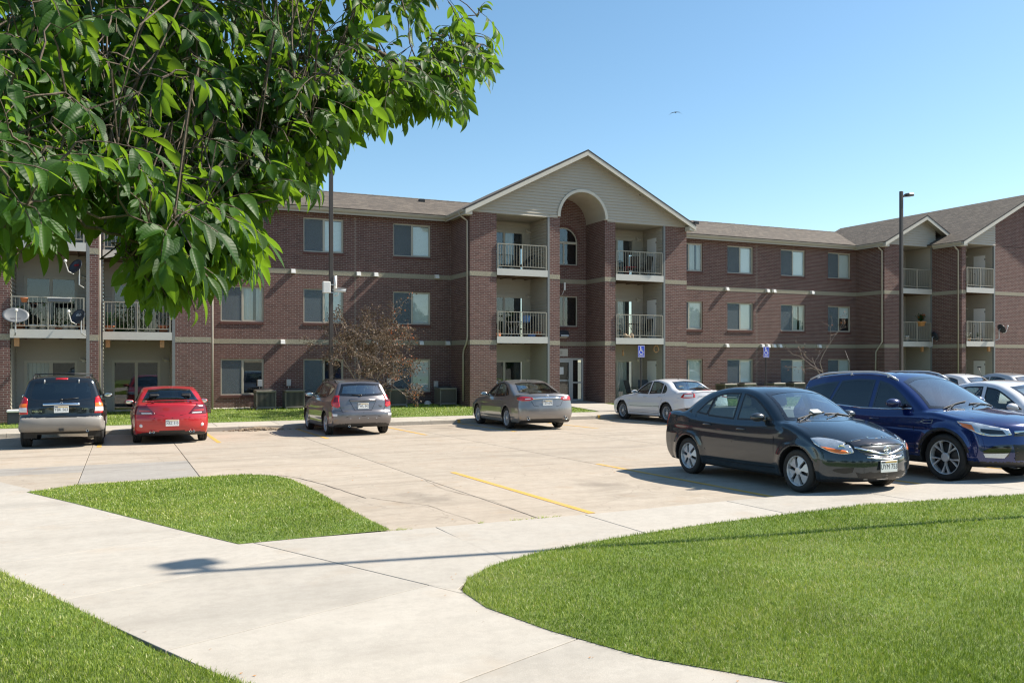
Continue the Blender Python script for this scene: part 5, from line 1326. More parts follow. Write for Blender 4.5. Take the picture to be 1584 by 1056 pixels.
def sedan_sp(L,W,H,wb,fo,wr,Ra,paint,h=.027,hood=.93,belt=.93,deck=1.06,cowl=None,wsb=None,roofa=None,roofb=None,bl=None,nosez=.66,**k):
    """a three-box shape from its main measures"""
    hw=W/2; cw=cowl or fo+.42; ra=roofa or cw+.85; rb=roofb or cw+1.85; be=bl or L-.62
    sp=dict(L=L,H=H,paint=paint,h=h,wr=wr,Ra=Ra,wx=(fo,fo+wb),
      low=[(.18,.19),(.05,.26),(.0,.42),(.015,.56),(.05,nosez),(.16,nosez+.09),(.45,hood-.07),(.8,hood),(cw-.05,hood+.05),(cw+.3,hood+.05),(L*.5,belt-.02),(be-.5,belt+.03),(be,deck-.03),(L-.32,deck),(L-.12,deck-.005),(L-.06,deck-.05),(L-.035,deck-.22),(L-.0,.62),(L-.01,.42),(L-.09,.28),(L-.22,.20),(L/2,.18)],
      gh=[(cw-.1,belt-.05),(cw,hood+.03),(cw+.25,hood+.17),(cw+.55,H-.20),(ra,H-.055),(ra+.3,H-.01),((ra+rb)/2+.1,H),(rb,H-.035),(rb+.35,H-.11),(be-.32,H-.27),(be,deck+.02),(be+.1,deck-.04),(be,.80),(L/2,.78),(cw+.1,.80)],
      wid=[(0,hw-.05),(.3,hw-.02),(fo,hw-.003),(fo+.8,hw),(L*.6,hw),(fo+wb,hw-.005),(L-.45,hw-.03),(L,hw-.075)],
      vert=VERT,tumble=[(0,hw+.04),(.85,hw-.03),(.95,hw-.07),(1.1,hw-.135),(1.25,hw-.20),(1.40,hw-.265),(1.6,hw-.35)],
      nose=(.42,2.7),tail=(.22,3.2),gcurve=.2,gmid=(cw+be)/2,crown=.06,rcrown=.05,flare=.018,crease=[(.74,.02,.009,.035),(.34,.0,.010,.04)],
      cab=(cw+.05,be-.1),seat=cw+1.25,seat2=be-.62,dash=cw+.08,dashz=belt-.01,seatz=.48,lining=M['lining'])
    sp.update(k); return sp
def sedan_base(sp,name,label,group,fwin,rwin,qwin,ws,rw,gl=None,seatm=None,door=None,rimr=.215,style='thin',nsp=10,mirz=None,detail=False,trunkw=.60):
    c=Car(sp,name,label,'car',group); L=sp['L']; fo,ra=sp['wx']; be=sp['cab'][1]+.1
    m=fwin[-1][0]+.055 if door is None else door
    c.segpoly('front_door',[(fo+.46,.34,1),(fo+.47,.92),(m-.5,sp['H']-.03),(m,sp['H']-.03,1),(m,.34,1)],cond=SIDE)
    c.segpoly('rear_door',[(m,.34,1),(m,sp['H']-.03,1),(m+.6,sp['H']-.08),(m+.95,.95),(ra-.30,.72),(ra-.42,.5),(ra-.46,.34,1)],cond=SIDE)
    c.segpoly('bonnet',[(.10,0,1),(.12,.40),(.35,.58),(.9,.68),(sp['cab'][0]-.05,.68,1),(sp['cab'][0]-.05,0,1)],'top',cond=lambda C,N:(N[:,2]>.45)&(C[:,2]>.6))
    c.segpoly('boot_lid',[(be,0,1),(be,trunkw,1),(L+.1,trunkw,1),(L+.1,0,1)],'top',cond=lambda C,N:(C[:,2]>sp.get('bootz',.70)))
    c.segpoly('rear_bumper',[(ra+.36,.1,1),(ra+.40,.64,1),(L-.1,.66,1),(L+.2,.66,1),(L+.2,.1,1)],both=False)
    c.segpoly('front_bumper',[(-.1,.1,1),(-.1,.6,1),(fo-.36,.6,1),(fo-.34,.1,1)],both=False)
    gl=gl or M['gl_car']
    side_windows(c,[w for w in (fwin,rwin,qwin) if w],gl)
    screen(c,'windscreen',ws,1,M['gl_ws']); screen(c,'rear_window',rw,-1,M['gl_ws'] if gl is M['gl_car'] else gl,s_at=L-.7)
    c.finish(); cabin(c,sp,seatm or M['seatd'],detail)
    for ln in ([(fo+.46,.8,.32),(fo+.465,.8,.62),(fo+.50,.8,.9)],[(m,.8,.32),(m,.8,.92)],[(m+.96,.8,.95),(ra-.28,.8,.74),(ra-.40,.8,.52),(ra-.44,.8,.40)],[(ra-.44,.8,.31),(fo+.46,.8,.31)]):
        c.strip('door_seam',ln,(0,-1,0),.009,M['seam'],.0012)
    c.strip('boot_seam',[(be+.06,trunkw,1),(L-.25,trunkw,1),(L-.10,trunkw-.02,1)],(0,0,-1),.009,M['seam'],.0012)
    c.strip('bumper_seam',[(9,-.80,.665),(9,-.4,.66),(9,0,.66),(9,.4,.66),(9,.80,.665)],(-1,0,0),.009,M['seam'],.0012,both=False) if sp.get('bseam',1) else None
    standard_wheels(c,rimr,style,nsp,.21); mirror(c,sp['cab'][0]+.45,sp['wid'][3][1]-.08,mirz or sp['hoodm'],sp['paint'],.95)
    handle(c,m-.16,.84,sp['paint']); handle(c,m+.72,.86,sp['paint'])
    return c
def front_simple(c,sp,lz=.62):
    """plain lamps and grille for cars seen from behind"""
    c.patch('headlamp',[(.12,.50,lz,1),(.35,.78,lz+.03),(.50,.84,lz+.13,1),(.2,.55,lz+.12,1)],(.8,-.6,-.1),M['headl'],.004,both=True)
    c.patch('grille',[(0,-.4,lz+.05,1),(0,.4,lz+.05,1),(0,.34,lz-.12,1),(0,-.34,lz-.12,1)],(1,0,0),M['blackg'],.003)
GF='cars parked nose-in along the kerb before the building'
def altima():
    sp=sedan_sp(4.86,1.83,1.47,2.776,.95,.33,.365,M['p_taupe'],hood=.92,belt=.94,deck=1.075,cowl=1.32,roofa=2.25,roofb=3.2,bl=4.30,hoodm=1.02,bseam=0)
    fw=[(1.72,.965,1),(2.0,1.16),(2.3,1.31),(2.52,1.36,1),(2.50,.955,1)]
    rw_=[(2.60,.955,1),(2.62,1.37,1),(2.95,1.36),(3.25,1.29,1),(3.45,.985,1)]
    qw=[(3.35,1.26,1),(3.62,1.12,1),(3.74,1.03,1),(3.52,.995,1)]
    ws=[(-.70,.985,1),(-.58,1.2),(-.52,1.37,1),(0,1.41),(.52,1.37,1),(.58,1.2),(.70,.985,1),(0,.97)]
    rw=[(-.62,1.09,1),(-.54,1.24),(-.49,1.355,1),(0,1.385),(.49,1.355,1),(.54,1.24),(.62,1.09,1),(0,1.075)]
    c=sedan_base(sp,'sedan','warm silver grey four-door sedan with twin exhausts, parked before the entrance','%s'%GF,fw,rw_,qw,ws,rw,style='thin',nsp=14,rimr=.225)
    front_simple(c,sp); X=lambda q:c.L/2-q; B=(-1,0,0)
    tl=[(4.52,.86,.955,1),(4.70,.80,.985),(4.80,.62,.975),(4.82,.46,.955,1),(4.83,.46,.905),(4.84,.60,.865,1),(4.74,.82,.865),(4.56,.88,.895,1)]
    T=c.patch('tail_lamp',tl,(-.75,-.66,0),M['red'],.006,both=True,thick=1)
    t2=c.patch('reversing_lamp',[(4.80,.52,.935,1),(4.79,.70,.93,1),(4.80,.70,.905,1),(4.82,.54,.905,1)],(-.85,-.5,0),M['clearl'],.010,both=True)
    for a,b in zip(t2,T): a.parent=b
    c.patch('boot_panel',[(9,-.40,.90,1),(9,.40,.90,1),(9,.36,.72,1),(9,-.36,.72,1)],B,sp['paint'],.002)
    c.strip('chrome_bar',[(9,-.44,.935),(9,-.2,.945),(9,0,.948),(9,.2,.945),(9,.44,.935)],B,.042,M['chrome'],.018,both=False,thick=1)
    c.strip('boot_seam',[(9,-.50,.86),(9,-.42,.72),(9,-.3,.70),(9,.3,.70),(9,.42,.72),(9,.50,.86)],B,.010,M['seam'],.0015,both=False)
    c.patch('lower_valance',[(9,-.52,.335,1),(9,.52,.335,1),(9,.44,.25,1),(9,-.44,.25,1)],B,M['black'],.003)
    p=onback(c,0,.80); plate(c.root,p.x-.012,.80,False,'TZV 674')
    b=MB(); b.lathe([(.034,0),(.040,.008),(.046,0)],20,'x'); b.box(-.004,.010,-.055,.055,-.008,.008); p=onback(c,0,1.0); o=b.build('badge',M['chrome'],c.root,True); o.location=(p.x-.008,0,1.01); o.rotation_euler=(0,0,R(180))
    exhaust(c,(-.60,.60),.345,4.83,.042); c.patch('fuel_flap',[(9,.84,.80,1)]*0+[(9,.8,.8,1)]*0,B,sp['paint']) if False else None
    antenna(c,3.15,0,.06)
    return c
def fusion():
    sp=sedan_sp(4.84,1.83,1.445,2.728,.95,.33,.365,M['p_white'],hood=.90,belt=.93,deck=1.07,cowl=1.36,roofa=2.3,roofb=3.22,bl=4.22,hoodm=1.0,bseam=0,gcurve=.14)
    fw=[(1.78,.955,1),(2.05,1.15),(2.35,1.30),(2.55,1.335,1),(2.53,.95,1)]
    rw_=[(2.63,.95,1),(2.65,1.345,1),(2.95,1.335),(3.28,1.27,1),(3.30,.985,1)]
    qw=[(3.36,1.245,1),(3.50,1.17),(3.56,1.07),(3.52,1.0),(3.37,.985,1)]
    ws=[(-.70,.985,1),(-.58,1.2),(-.52,1.35,1),(0,1.39),(.52,1.35,1),(.58,1.2),(.70,.985,1),(0,.97)]
    rw=[(-.62,1.09,1),(-.54,1.24),(-.49,1.335,1),(0,1.365),(.49,1.335,1),(.54,1.24),(.62,1.09,1),(0,1.075)]
    c=sedan_base(sp,'sedan','white four-door sedan parked beside the blue accessible parking sign',GF,fw,rw_,qw,ws,rw,style='thin',nsp=12,rimr=.22,seatm=M['seatl'])
    front_simple(c,sp); B=(-1,0,0)
    tl=[(4.44,.88,.85,1),(4.56,.86,.97,1),(4.74,.76,1.0),(4.80,.60,.99,1),(4.82,.60,.86,1),(4.70,.84,.835)]
    T=c.patch('tail_lamp',tl,(-.6,-.8,0),M['red'],.006,both=True,thick=1)
    t2=c.patch('reversing_lamp',[(4.58,.85,.87,1),(4.62,.84,.955,1),(4.79,.66,.975,1),(4.79,.66,.875,1)],(-.6,-.8,0),M['clearl'],.011,both=True)
    for a,b in zip(t2,T): a.parent=b
    c.patch('fuel_flap',[(4.20,.8,.80),(4.30,.8,.85),(4.40,.8,.80),(4.30,.8,.73)],(0,-1,0),sp['paint'],.004,both=True,thick=1)
    c.strip('boot_spoiler',[(4.70,-.6,1.1),(4.74,-.3,1.1),(4.75,0,1.1),(4.74,.3,1.1),(4.70,.6,1.1)],(0,0,-1),.05,sp['paint'],.02,both=False,thick=1)
    c.strip('brake_light',[(4.66,-.16,1.1),(4.66,.16,1.1)],(0,0,-1),.035,M['red'],.024,both=False,thick=1)
    c.strip('chrome_bar',[(9,-.4,.90),(9,0,.91),(9,.4,.90)],B,.03,M['chrome'],.012,both=False,thick=1)
    p=onback(c,0,.76); plate(c.root,p.x-.012,.78,False,'SRK 208')
    exhaust(c,(-.60,.60),.30,4.80,.03); antenna(c,3.1,0,.08)
    c.strip('door_ridge_shade',[(1.45,.8,.52),(2.5,.8,.52),(3.3,.8,.54)],(0,-1,0),.010,M['seam'],.0008)  # near-black line paints the shade along the ridge
    return c
def grandam():
    sp=sedan_sp(4.73,1.79,1.40,2.72,.98,.315,.35,M['p_red'],hood=.88,belt=.88,deck=1.0,cowl=1.45,roofa=2.35,roofb=3.15,bl=4.10,hoodm=.97,bseam=0,tail=(.30,2.8),bootz=.72,crease=[(.66,.02,.012,.03),(.36,.0,.012,.04)])
    fw=[(1.86,.90,1),(2.1,1.08),(2.4,1.24),(2.58,1.28,1),(2.56,.90,1)]
    rw_=[(2.66,.90,1),(2.68,1.28,1),(3.0,1.26),(3.25,1.18),(3.48,.96,1)]
    ws=[(-.68,.93,1),(-.56,1.15),(-.49,1.30,1),(0,1.34),(.49,1.30,1),(.56,1.15),(.68,.93,1),(0,.92)]
    rw=[(-.66,1.02,1),(-.56,1.2),(-.50,1.305,1),(0,1.335),(.50,1.305,1),(.56,1.2),(.66,1.02,1),(0,1.01)]
    c=sedan_base(sp,'sedan','bright red sedan with rear spoiler and dark tail lamps',GF,fw,rw_,None,ws,rw,gl=M['gl_dark'],style='fat',nsp=5,rimr=.215,trunkw=.52)
    front_simple(c,sp); B=(-1,0,0)
    tl=[(4.40,.86,.74,1),(4.42,.84,.89),(4.56,.76,.985),(4.62,.60,.96),(4.68,.42,.775,1),(4.70,.40,.735,1),(4.62,.76,.72)]
    T=c.patch('tail_lamp',tl,(-.85,-.52,0),M['redd'],.006,both=True,thick=1)
    t2=c.patch('tail_band',[(4.60,.80,.84,1),(4.66,.55,.83,1),(4.68,.50,.80,1),(4.62,.80,.80,1)],(-.85,-.52,0),M['red'],.010,both=True)
    t3=c.patch('reversing_lamp',[(4.6,.72,.775,1),(4.68,.50,.77,1),(4.68,.46,.745,1),(4.62,.72,.745,1)],(-.85,-.52,0),M['clearl'],.010,both=True)
    for a,b in zip(t2+t3,T+T): a.parent=b
    c.strip('boot_seam',[(9,-.40,.745),(9,-.2,.70),(9,.2,.70),(9,.40,.745)],B,.012,M['seam'],.0015,both=False)
    c.strip('bumper_line',[(9,-.80,.66),(9,-.4,.645),(9,0,.64),(9,.4,.645),(9,.80,.66)],B,.014,M['seam'],.0012,both=False)
    c.patch('plate_recess',[(9,-.27,.60,1),(9,.27,.60,1),(9,.20,.43,1),(9,-.20,.43,1)],B,M['p_red'],-.0+.002)
    p=onback(c,0,.52); plate(c.root,p.x-.01,.52,False,'XBZ 315')
    for sg in (1,-1):
        p=onback(c,.70*sg,.46); m=MB(); m.lathe([(.001,.012),(.03,.010),(.042,0)],18,'x'); o=m.build('reflector',M['clearl'],c.root,True); o.location=p; o.rotation_euler=(0,0,R(180)+.25*-sg)
    sp2=MB(); pts=[]
    zt=c.bvh.ray_cast(Vector((c.L/2-4.42,0,2)),Vector((0,0,-1)),3)[0].z
    prof=[(-.09,0),(-.06,.018),(.05,.022),(.07,.008),(.0,-.006)]
    n=12
    for k in range(n+1):
        y=-.60+1.2*k/n; e=abs(y)/.6; b=[(c.L/2-4.47-px+.10*e**3*-1*-1,y,zt+.055+pz-.02*e**2) for px,pz in prof]; pts+=b
    m_=len(prof); sp2.add(pts,[(i*m_+j,i*m_+(j+1)%m_,(i+1)*m_+(j+1)%m_,(i+1)*m_+j) for i in range(n) for j in range(m_)]+[tuple(range(m_)),tuple(range(n*m_,n*m_+m_))[::-1]])
    for sg in (1,-1): sp2.tube([(c.L/2-4.44,.44*sg,zt-.02),(c.L/2-4.47,.44*sg,zt+.06)],.028,8)
    sp2.build('spoiler',sp['paint'],c.root,True)
    exhaust(c,(.50,.42,-.50,-.42),.30,4.68,.026)
    c.patch('lower_valance',[(9,-.30,.335,1),(9,.30,.335,1),(9,.26,.29,1),(9,-.26,.29,1)],B,M['black'],.003)
    antenna(c,3.9,-.55,.02)
    return c
def vibe():
    sp=dict(L=4.37,H=1.54,paint=M['p_grey'],h=.025,wr=.32,Ra=.36,wx=(.90,3.50),
     low=[(.18,.20),(.05,.27),(.0,.42),(.02,.58),(.06,.68),(.2,.80),(.5,.90),(.9,.99),(1.2,1.03),(2.2,1.0),(3.4,1.02),(4.0,1.02),(4.24,.98),(4.30,.85),(4.32,.72),(4.37,.62),(4.37,.45),(4.30,.32),(4.18,.23),(2.2,.19)],
     gh=[(1.05,.9),(1.12,1.0),(1.4,1.2),(1.7,1.38),(1.98,1.485),(2.3,1.53),(2.8,1.545),(3.4,1.52),(3.85,1.475),(4.00,1.44),(4.10,1.30),(4.22,1.10),(4.29,.95),(4.2,.8),(2.2,.8)],
     wid=[(0,.82),(.3,.86),(.9,.885),(1.6,.887),(2.6,.887),(3.5,.885),(4.0,.855),(4.37,.81)],
     vert=VERT,tumble=[(0,.92),(.9,.86),(1.0,.81),(1.15,.75),(1.3,.69),(1.45,.62),(1.65,.50)],
     nose=(.42,2.7),tail=(.20,3.4),gcurve=.14,gmid=2.7,crown=.05,rcrown=.05,flare=.028,crease=[(.72,.03,.01,.035),(.40,.0,.012,.05)],
     cab=(1.15,4.05),seat=2.45,seat2=3.35,dash=1.2,dashz=1.0,seatz=.52,lining=M['lining'],rg=.06)
    c=Car(sp,'estate_car','grey compact estate car with black roof rails, in front of the brown-leaved shrub','car',GF); L=4.37
    c.segpoly('front_door',[(1.36,.36,1),(1.38,.98),(1.9,1.44),(2.38,1.50,1),(2.36,.36,1)],cond=SIDE)
    c.segpoly('rear_door',[(2.36,.36,1),(2.38,1.50,1),(3.0,1.48),(3.30,1.40),(3.32,1.0),(3.22,.74),(3.08,.5),(3.04,.36,1)],cond=SIDE)
    c.segpoly('tailgate',[(0,.62,1),(0,1.50,1),(.52,1.50,1),(.64,1.02,1),(.60,.80,1),(.52,.62,1)],'front',cond=lambda C,N:(C[:,0]>3.8)&(N[:,0]>.1))
    c.segpoly('rear_bumper',[(3.86,.1,1),(3.9,.62,1),(4.6,.62,1),(4.6,.1,1)],both=False)
    gl=M['gl_car']
    w1=[(1.55,1.03,1),(1.78,1.22),(2.05,1.375),(2.30,1.42,1),(2.29,1.02,1)]; w2=[(2.40,1.02,1),(2.42,1.43,1),(2.9,1.425),(3.16,1.40,1),(3.24,1.04,1)]; w3=[(3.30,1.395,1),(3.6,1.365),(3.86,1.30,1),(3.74,1.16),(3.36,1.06,1)]
    side_windows(c,[w1,w2,w3],gl)
    screen(c,'windscreen',[(-.68,1.05,1),(-.56,1.3),(-.52,1.43,1),(0,1.47),(.52,1.43,1),(.56,1.3),(.68,1.05,1),(0,1.03)],1,gl)
    screen(c,'rear_window',[(-.64,1.10,1),(-.56,1.28),(-.52,1.40,1),(0,1.425),(.52,1.40,1),(.56,1.28),(.64,1.10,1),(0,1.075)],-1,M['gl_ws'],s_at=4.1,rim=.055,ringm=M['blackg'])
    c.finish(); cabin(c,sp,M['seatd'],False); B=(-1,0,0)
    for ln in ([(1.36,.8,.34),(1.38,.8,.7),(1.42,.8,1.0)],[(2.35,.8,.34),(2.35,.8,1.0)],[(3.30,.8,1.05),(3.22,.8,.78),(3.08,.8,.52),(3.04,.8,.36)],[(3.04,.8,.33),(1.36,.8,.33)]): c.strip('door_seam',ln,(0,-1,0),.009,M['seam'],.0012)
    c.strip('tailgate_seam',[(9,-.66,1.06),(9,-.64,.80),(9,-.56,.64),(9,0,.63),(9,.56,.64),(9,.64,.80),(9,.66,1.06)],B,.010,M['seam'],.0015,both=False)
    tl=[(4.12,.80,1.10,1),(4.20,.68,1.10,1),(4.28,.66,.80,1),(4.27,.72,.76,1),(4.14,.86,.84),(4.06,.86,.97)]
    T=c.patch('tail_lamp',tl,(-.7,-.7,0),M['red'],.008,both=True,thick=1)
    t2=c.patch('tail_inner',[(4.16,.78,1.05,1),(4.21,.71,1.05,1),(4.25,.70,.92,1),(4.18,.80,.92,1)],(-.7,-.7,0),M['redd'],.013,both=True)
    for a,b in zip(t2,T): a.parent=b
    c.patch('gate_recess',[(9,-.36,.98,1),(9,.36,.98,1),(9,.24,.70,1),(9,-.24,.70,1)],B,M['p_grey'],.0025)
    c.strip('gate_crease_shade',[(9,-.38,.97),(9,-.23,.69),(9,.23,.69),(9,.38,.97)],B,.010,M['seam'],.003,both=False)  # dark line paints the shade at the recess edge
    c.strip('gate_handle',[(9,-.36,.965),(9,0,.972),(9,.36,.965)],B,.055,M['p_grey'],.026,both=False,thick=1)
    p=onback(c,0,.81); plate(c.root,p.x-.015,.81,False,'TWL 342')
    p=onback(c,-.50,.80); text('car_badge','Vibe',.085,M['chrome'],c.root,(p.x-.008,-.47,.80),(R(90),0,R(-90)),.003)
    p=onback(c,.50,.67); text('car_badge','AWD',.045,M['chrome'],c.root,(p.x-.008,.47,.675),(R(90),0,R(-90)),.003)
    c.strip('step_pad',[(9,-.5,.50),(9,-.42,.53),(9,0,.535),(9,.42,.53),(9,.5,.50)],B,.01,M['seam'],.002,both=False)
    for k in range(4):
        p=onback(c,-.36+.24*k,.475); m=MB(); m.blob((0,0,0),(.006,.012,.012)); o=m.build('parking_sensor',M['chrome'],c.root,True); o.location=p
    for sg in (1,-1): c.patch('reflector',[(4.28,.70,.60,1),(4.20,.82,.60,1),(4.22,.82,.54,1),(4.30,.72,.54,1)],(-.8,-.6,0),M['clearl'],.006,both=True) if sg>0 else None
    roof_rails(c,1.75,3.75,.60,M['black'],.05,.018); rear_wiper(c,(.05,1.10),(-.32+.6,1.12),1.1); antenna(c,3.7,0,.05)
    standard_wheels(c,.22,'fat',5,.20); mirror(c,1.62,.80,1.08,M['p_grey']); handle(c,2.2,.88,M['p_grey']); handle(c,3.08,.92,M['p_grey']); front_simple(c,sp,.68); exhaust(c,(.38,),.27,4.30,.03)
    return c
def suv_black():
    sp=dict(L=4.42,H=1.70,paint=M['p_black'],h=.025,wr=.35,Ra=.40,wx=(.86,3.48),
     low=[(.15,.30),(.04,.36),(.0,.5),(.01,.66),(.03,.82),(.12,.93),(.5,1.01),(.95,1.05),(1.2,1.06),(2.2,1.06),(3.4,1.06),(4.1,1.06),(4.25,1.05),(4.30,.95),(4.32,.76),(4.40,.70),(4.42,.58),(4.38,.46),(4.26,.38),(2.2,.27)],
     gh=[(1.0,.95),(1.08,1.03),(1.35,1.25),(1.65,1.50),(1.86,1.61),(2.2,1.68),(3.0,1.705),(3.8,1.68),(4.06,1.645),(4.13,1.56),(4.20,1.30),(4.27,1.06),(4.30,.95),(4.2,.85),(2.2,.85)],
     wid=[(0,.84),(.3,.88),(.86,.90),(1.6,.902),(2.6,.902),(3.5,.90),(4.0,.885),(4.42,.85)],
     vert=[(0,-.14),(.24,-.10),(.32,-.04),(.45,0),(.8,0),(1.0,-.01),(1.1,-.03),(2,-.3)],tumble=[(0,.93),(1.0,.885),(1.1,.86),(1.3,.80),(1.5,.735),(1.66,.68),(1.9,.6)],
     nose=(.34,3),tail=(.14,4),gcurve=.10,gmid=2.7,crown=.04,rcrown=.06,flare=.03,crease=[(.62,.0,.006,.03)],
     cab=(1.15,4.15),seat=2.4,seat2=3.35,dash=1.15,dashz=1.06,seatz=.66,lining=M['lining'],rg=.09)
    c=Car(sp,'suv','black sport utility vehicle with warm grey bumpers and a chrome tailgate bar','car',GF); L=4.42
    nlow=lambda C,N:(C[:,2]<.56)
    c.segpoly('lower_cladding',[(-.2,.1,1),(-.2,.60,1),(L+.2,.60,1),(L+.2,.1,1)],both=False,mat=M['p_clad'])
    c.segpoly('rear_bumper',[(3.90,.1,1),(3.92,.62),(4.12,.72,1),(4.7,.735,1),(4.7,.1,1)],both=False,mat=M['p_clad'])
    c.segpoly('front_door',[(1.30,.60,1),(1.34,1.05),(1.8,1.58),(2.28,1.62,1),(2.26,.60,1)],cond=SIDE)
    c.segpoly('rear_door',[(2.26,.60,1),(2.28,1.62,1),(3.1,1.62),(3.2,1.05),(3.12,.8),(3.0,.60,1)],cond=SIDE)
    c.segpoly('tailgate',[(0,.72,1),(0,1.64,1),(.60,1.64,1),(.68,1.16,1),(.70,.90,1),(.62,.76,1),(.56,.72,1)],'front',cond=lambda C,N:(C[:,0]>4.0)&(N[:,0]>.2))
    gl=M['gl_dark']
    w1=[(1.50,1.10,1),(1.72,1.30),(1.92,1.46),(2.18,1.53,1),(2.18,1.08,1)]; w2=[(2.30,1.08,1),(2.30,1.54,1),(3.08,1.54,1),(3.14,1.10,1)]; w3=[(3.24,1.10,1),(3.20,1.54,1),(3.86,1.50,1),(3.96,1.14,1)]
    side_windows(c,[w1,w2,w3],gl)
    screen(c,'windscreen',[(-.70,1.10,1),(-.62,1.4),(-.58,1.55,1),(0,1.59),(.58,1.55,1),(.62,1.4),(.70,1.10,1),(0,1.08)],1,M['gl_ws'])
    screen(c,'rear_window',[(-.66,1.14,1),(-.64,1.35),(-.57,1.55,1),(0,1.57),(.57,1.55,1),(.64,1.35),(.66,1.14,1),(.4,1.10),(-.4,1.10)],-1,gl,s_at=4.1,rim=.03,ringm=M['blackg'])
    c.finish(); cabin(c,sp,M['seatd'],False); B=(-1,0,0)
    for ln in ([(1.30,.8,.5),(1.34,.8,1.08)],[(2.25,.8,.5),(2.25,.8,1.08)],[(3.2,.8,1.08),(3.12,.8,.8),(3.0,.8,.56)]): c.strip('door_seam',ln,(0,-1,0),.009,M['seam'],.0012)
    T=c.patch('tail_lamp',[(4.2,.84,1.20),(4.26,.76,1.16,1),(4.30,.72,.86,1),(4.31,.72,.80,1),(4.2,.88,.80,1),(4.14,.88,1.0)],(-.85,-.5,0),M['red'],.010,both=True,thick=1)
    a=c.patch('indicator',[(4.2,.90,1.04,1),(4.27,.755,1.04,1),(4.29,.735,.955,1),(4.2,.90,.955,1)],(-.85,-.5,0),M['amber'],.016,both=True)
    b=c.patch('reversing_lamp',[(4.2,.90,.95,1),(4.29,.735,.95,1),(4.30,.725,.85,1),(4.2,.90,.85,1)],(-.85,-.5,0),M['clearl'],.016,both=True)
    for i in (0,1): a[i].parent=T[i]; b[i].parent=T[i]
    c.strip('tailgate_seam',[(9,-.70,1.10),(9,-.70,.90),(9,-.62,.76),(9,0,.745),(9,.62,.76),(9,.70,.90),(9,.70,1.10)],B,.012,M['seam'],.0015,both=False)
    c.patch('plate_recess',[(9,-.34,1.0,1),(9,.34,1.0,1),(9,.25,.82,1),(9,-.25,.82,1)],B,M['blackg'],.002)
    c.strip('chrome_bar',[(9,-.38,1.02),(9,0,1.03),(9,.38,1.02)],B,.055,M['chrome'],.024,both=False,thick=1)
    m=MB(); m.tube([(0,.03*math.cos(k*.5236),.03*math.sin(k*.5236)) for k in range(13)],.006,6,False); p=onback(c,0,1.06); o=m.build('badge',M['chrome'],c.root,True); o.location=(p.x-.03,0,1.045)
    p=onback(c,0,.90); plate(c.root,p.x-.016,.905,False,'YBK 563')
    p=onback(c,.52,.87); text('car_badge','TRIBUTE',.055,M['chrome'],c.root,(p.x-.008,.50,.865),(R(90),0,R(-90)),.003)
    p=onback(c,-.5,.90); text('car_badge','4 WD',.05,M['chrome'],c.root,(p.x-.008,-.50,.905),(R(90),0,R(-90)),.003)
    c.strip('brake_light',[(9,-.13,1.615),(9,.13,1.615)],B,.035,M['red'],.008,both=False,thick=1)
    for sg in (1,-1):
        m=MB(); m.tube([(0,0,.04),(-.02,0,0),(0,0,-.05)],.014,6); p=onback(c,.36*sg,1.56); o=m.build('hinge',M['galv'],c.root,True); o.location=p+Vector((-.012,0,0))
    rear_wiper(c,(0.0,1.13),(-.36,1.165),1.1); roof_rails(c,1.9,3.95,.60,M['black'],.06,.016)
    for s in (2.4,3.6):
        a_=c.bvh.ray_cast(Vector((L/2-s,0,2.4)),Vector((0,0,-1)),3)[0]; m=MB(); m.tube([(a_.x,-.60,a_.z+.04),(a_.x,0,a_.z+.055),(a_.x,.60,a_.z+.04)],.014,6); m.build('cross_bar',M['black'],c.root,True)
    m=MB(); m.box(-L/2+.02,-L/2+.14,-.05,.05,.40,.46); m.build('tow_hitch',M['black'],c.root); exhaust(c,(-.55,),.40,4.36,.03)
    standard_wheels(c,.22,'fat',5,.22); mirror(c,1.66,.82,1.17,M['black'],.95); handle(c,2.1,.95,M['black']); handle(c,2.98,.97,M['black']); front_simple(c,sp,.74)
    for sg in (1,-1):
        m=MB(); m.box(-1.62,-1.60,.68*sg-.14,.68*sg+.14,.22,.47); m.build('mud_flap',M['black'],c.root)
    return c
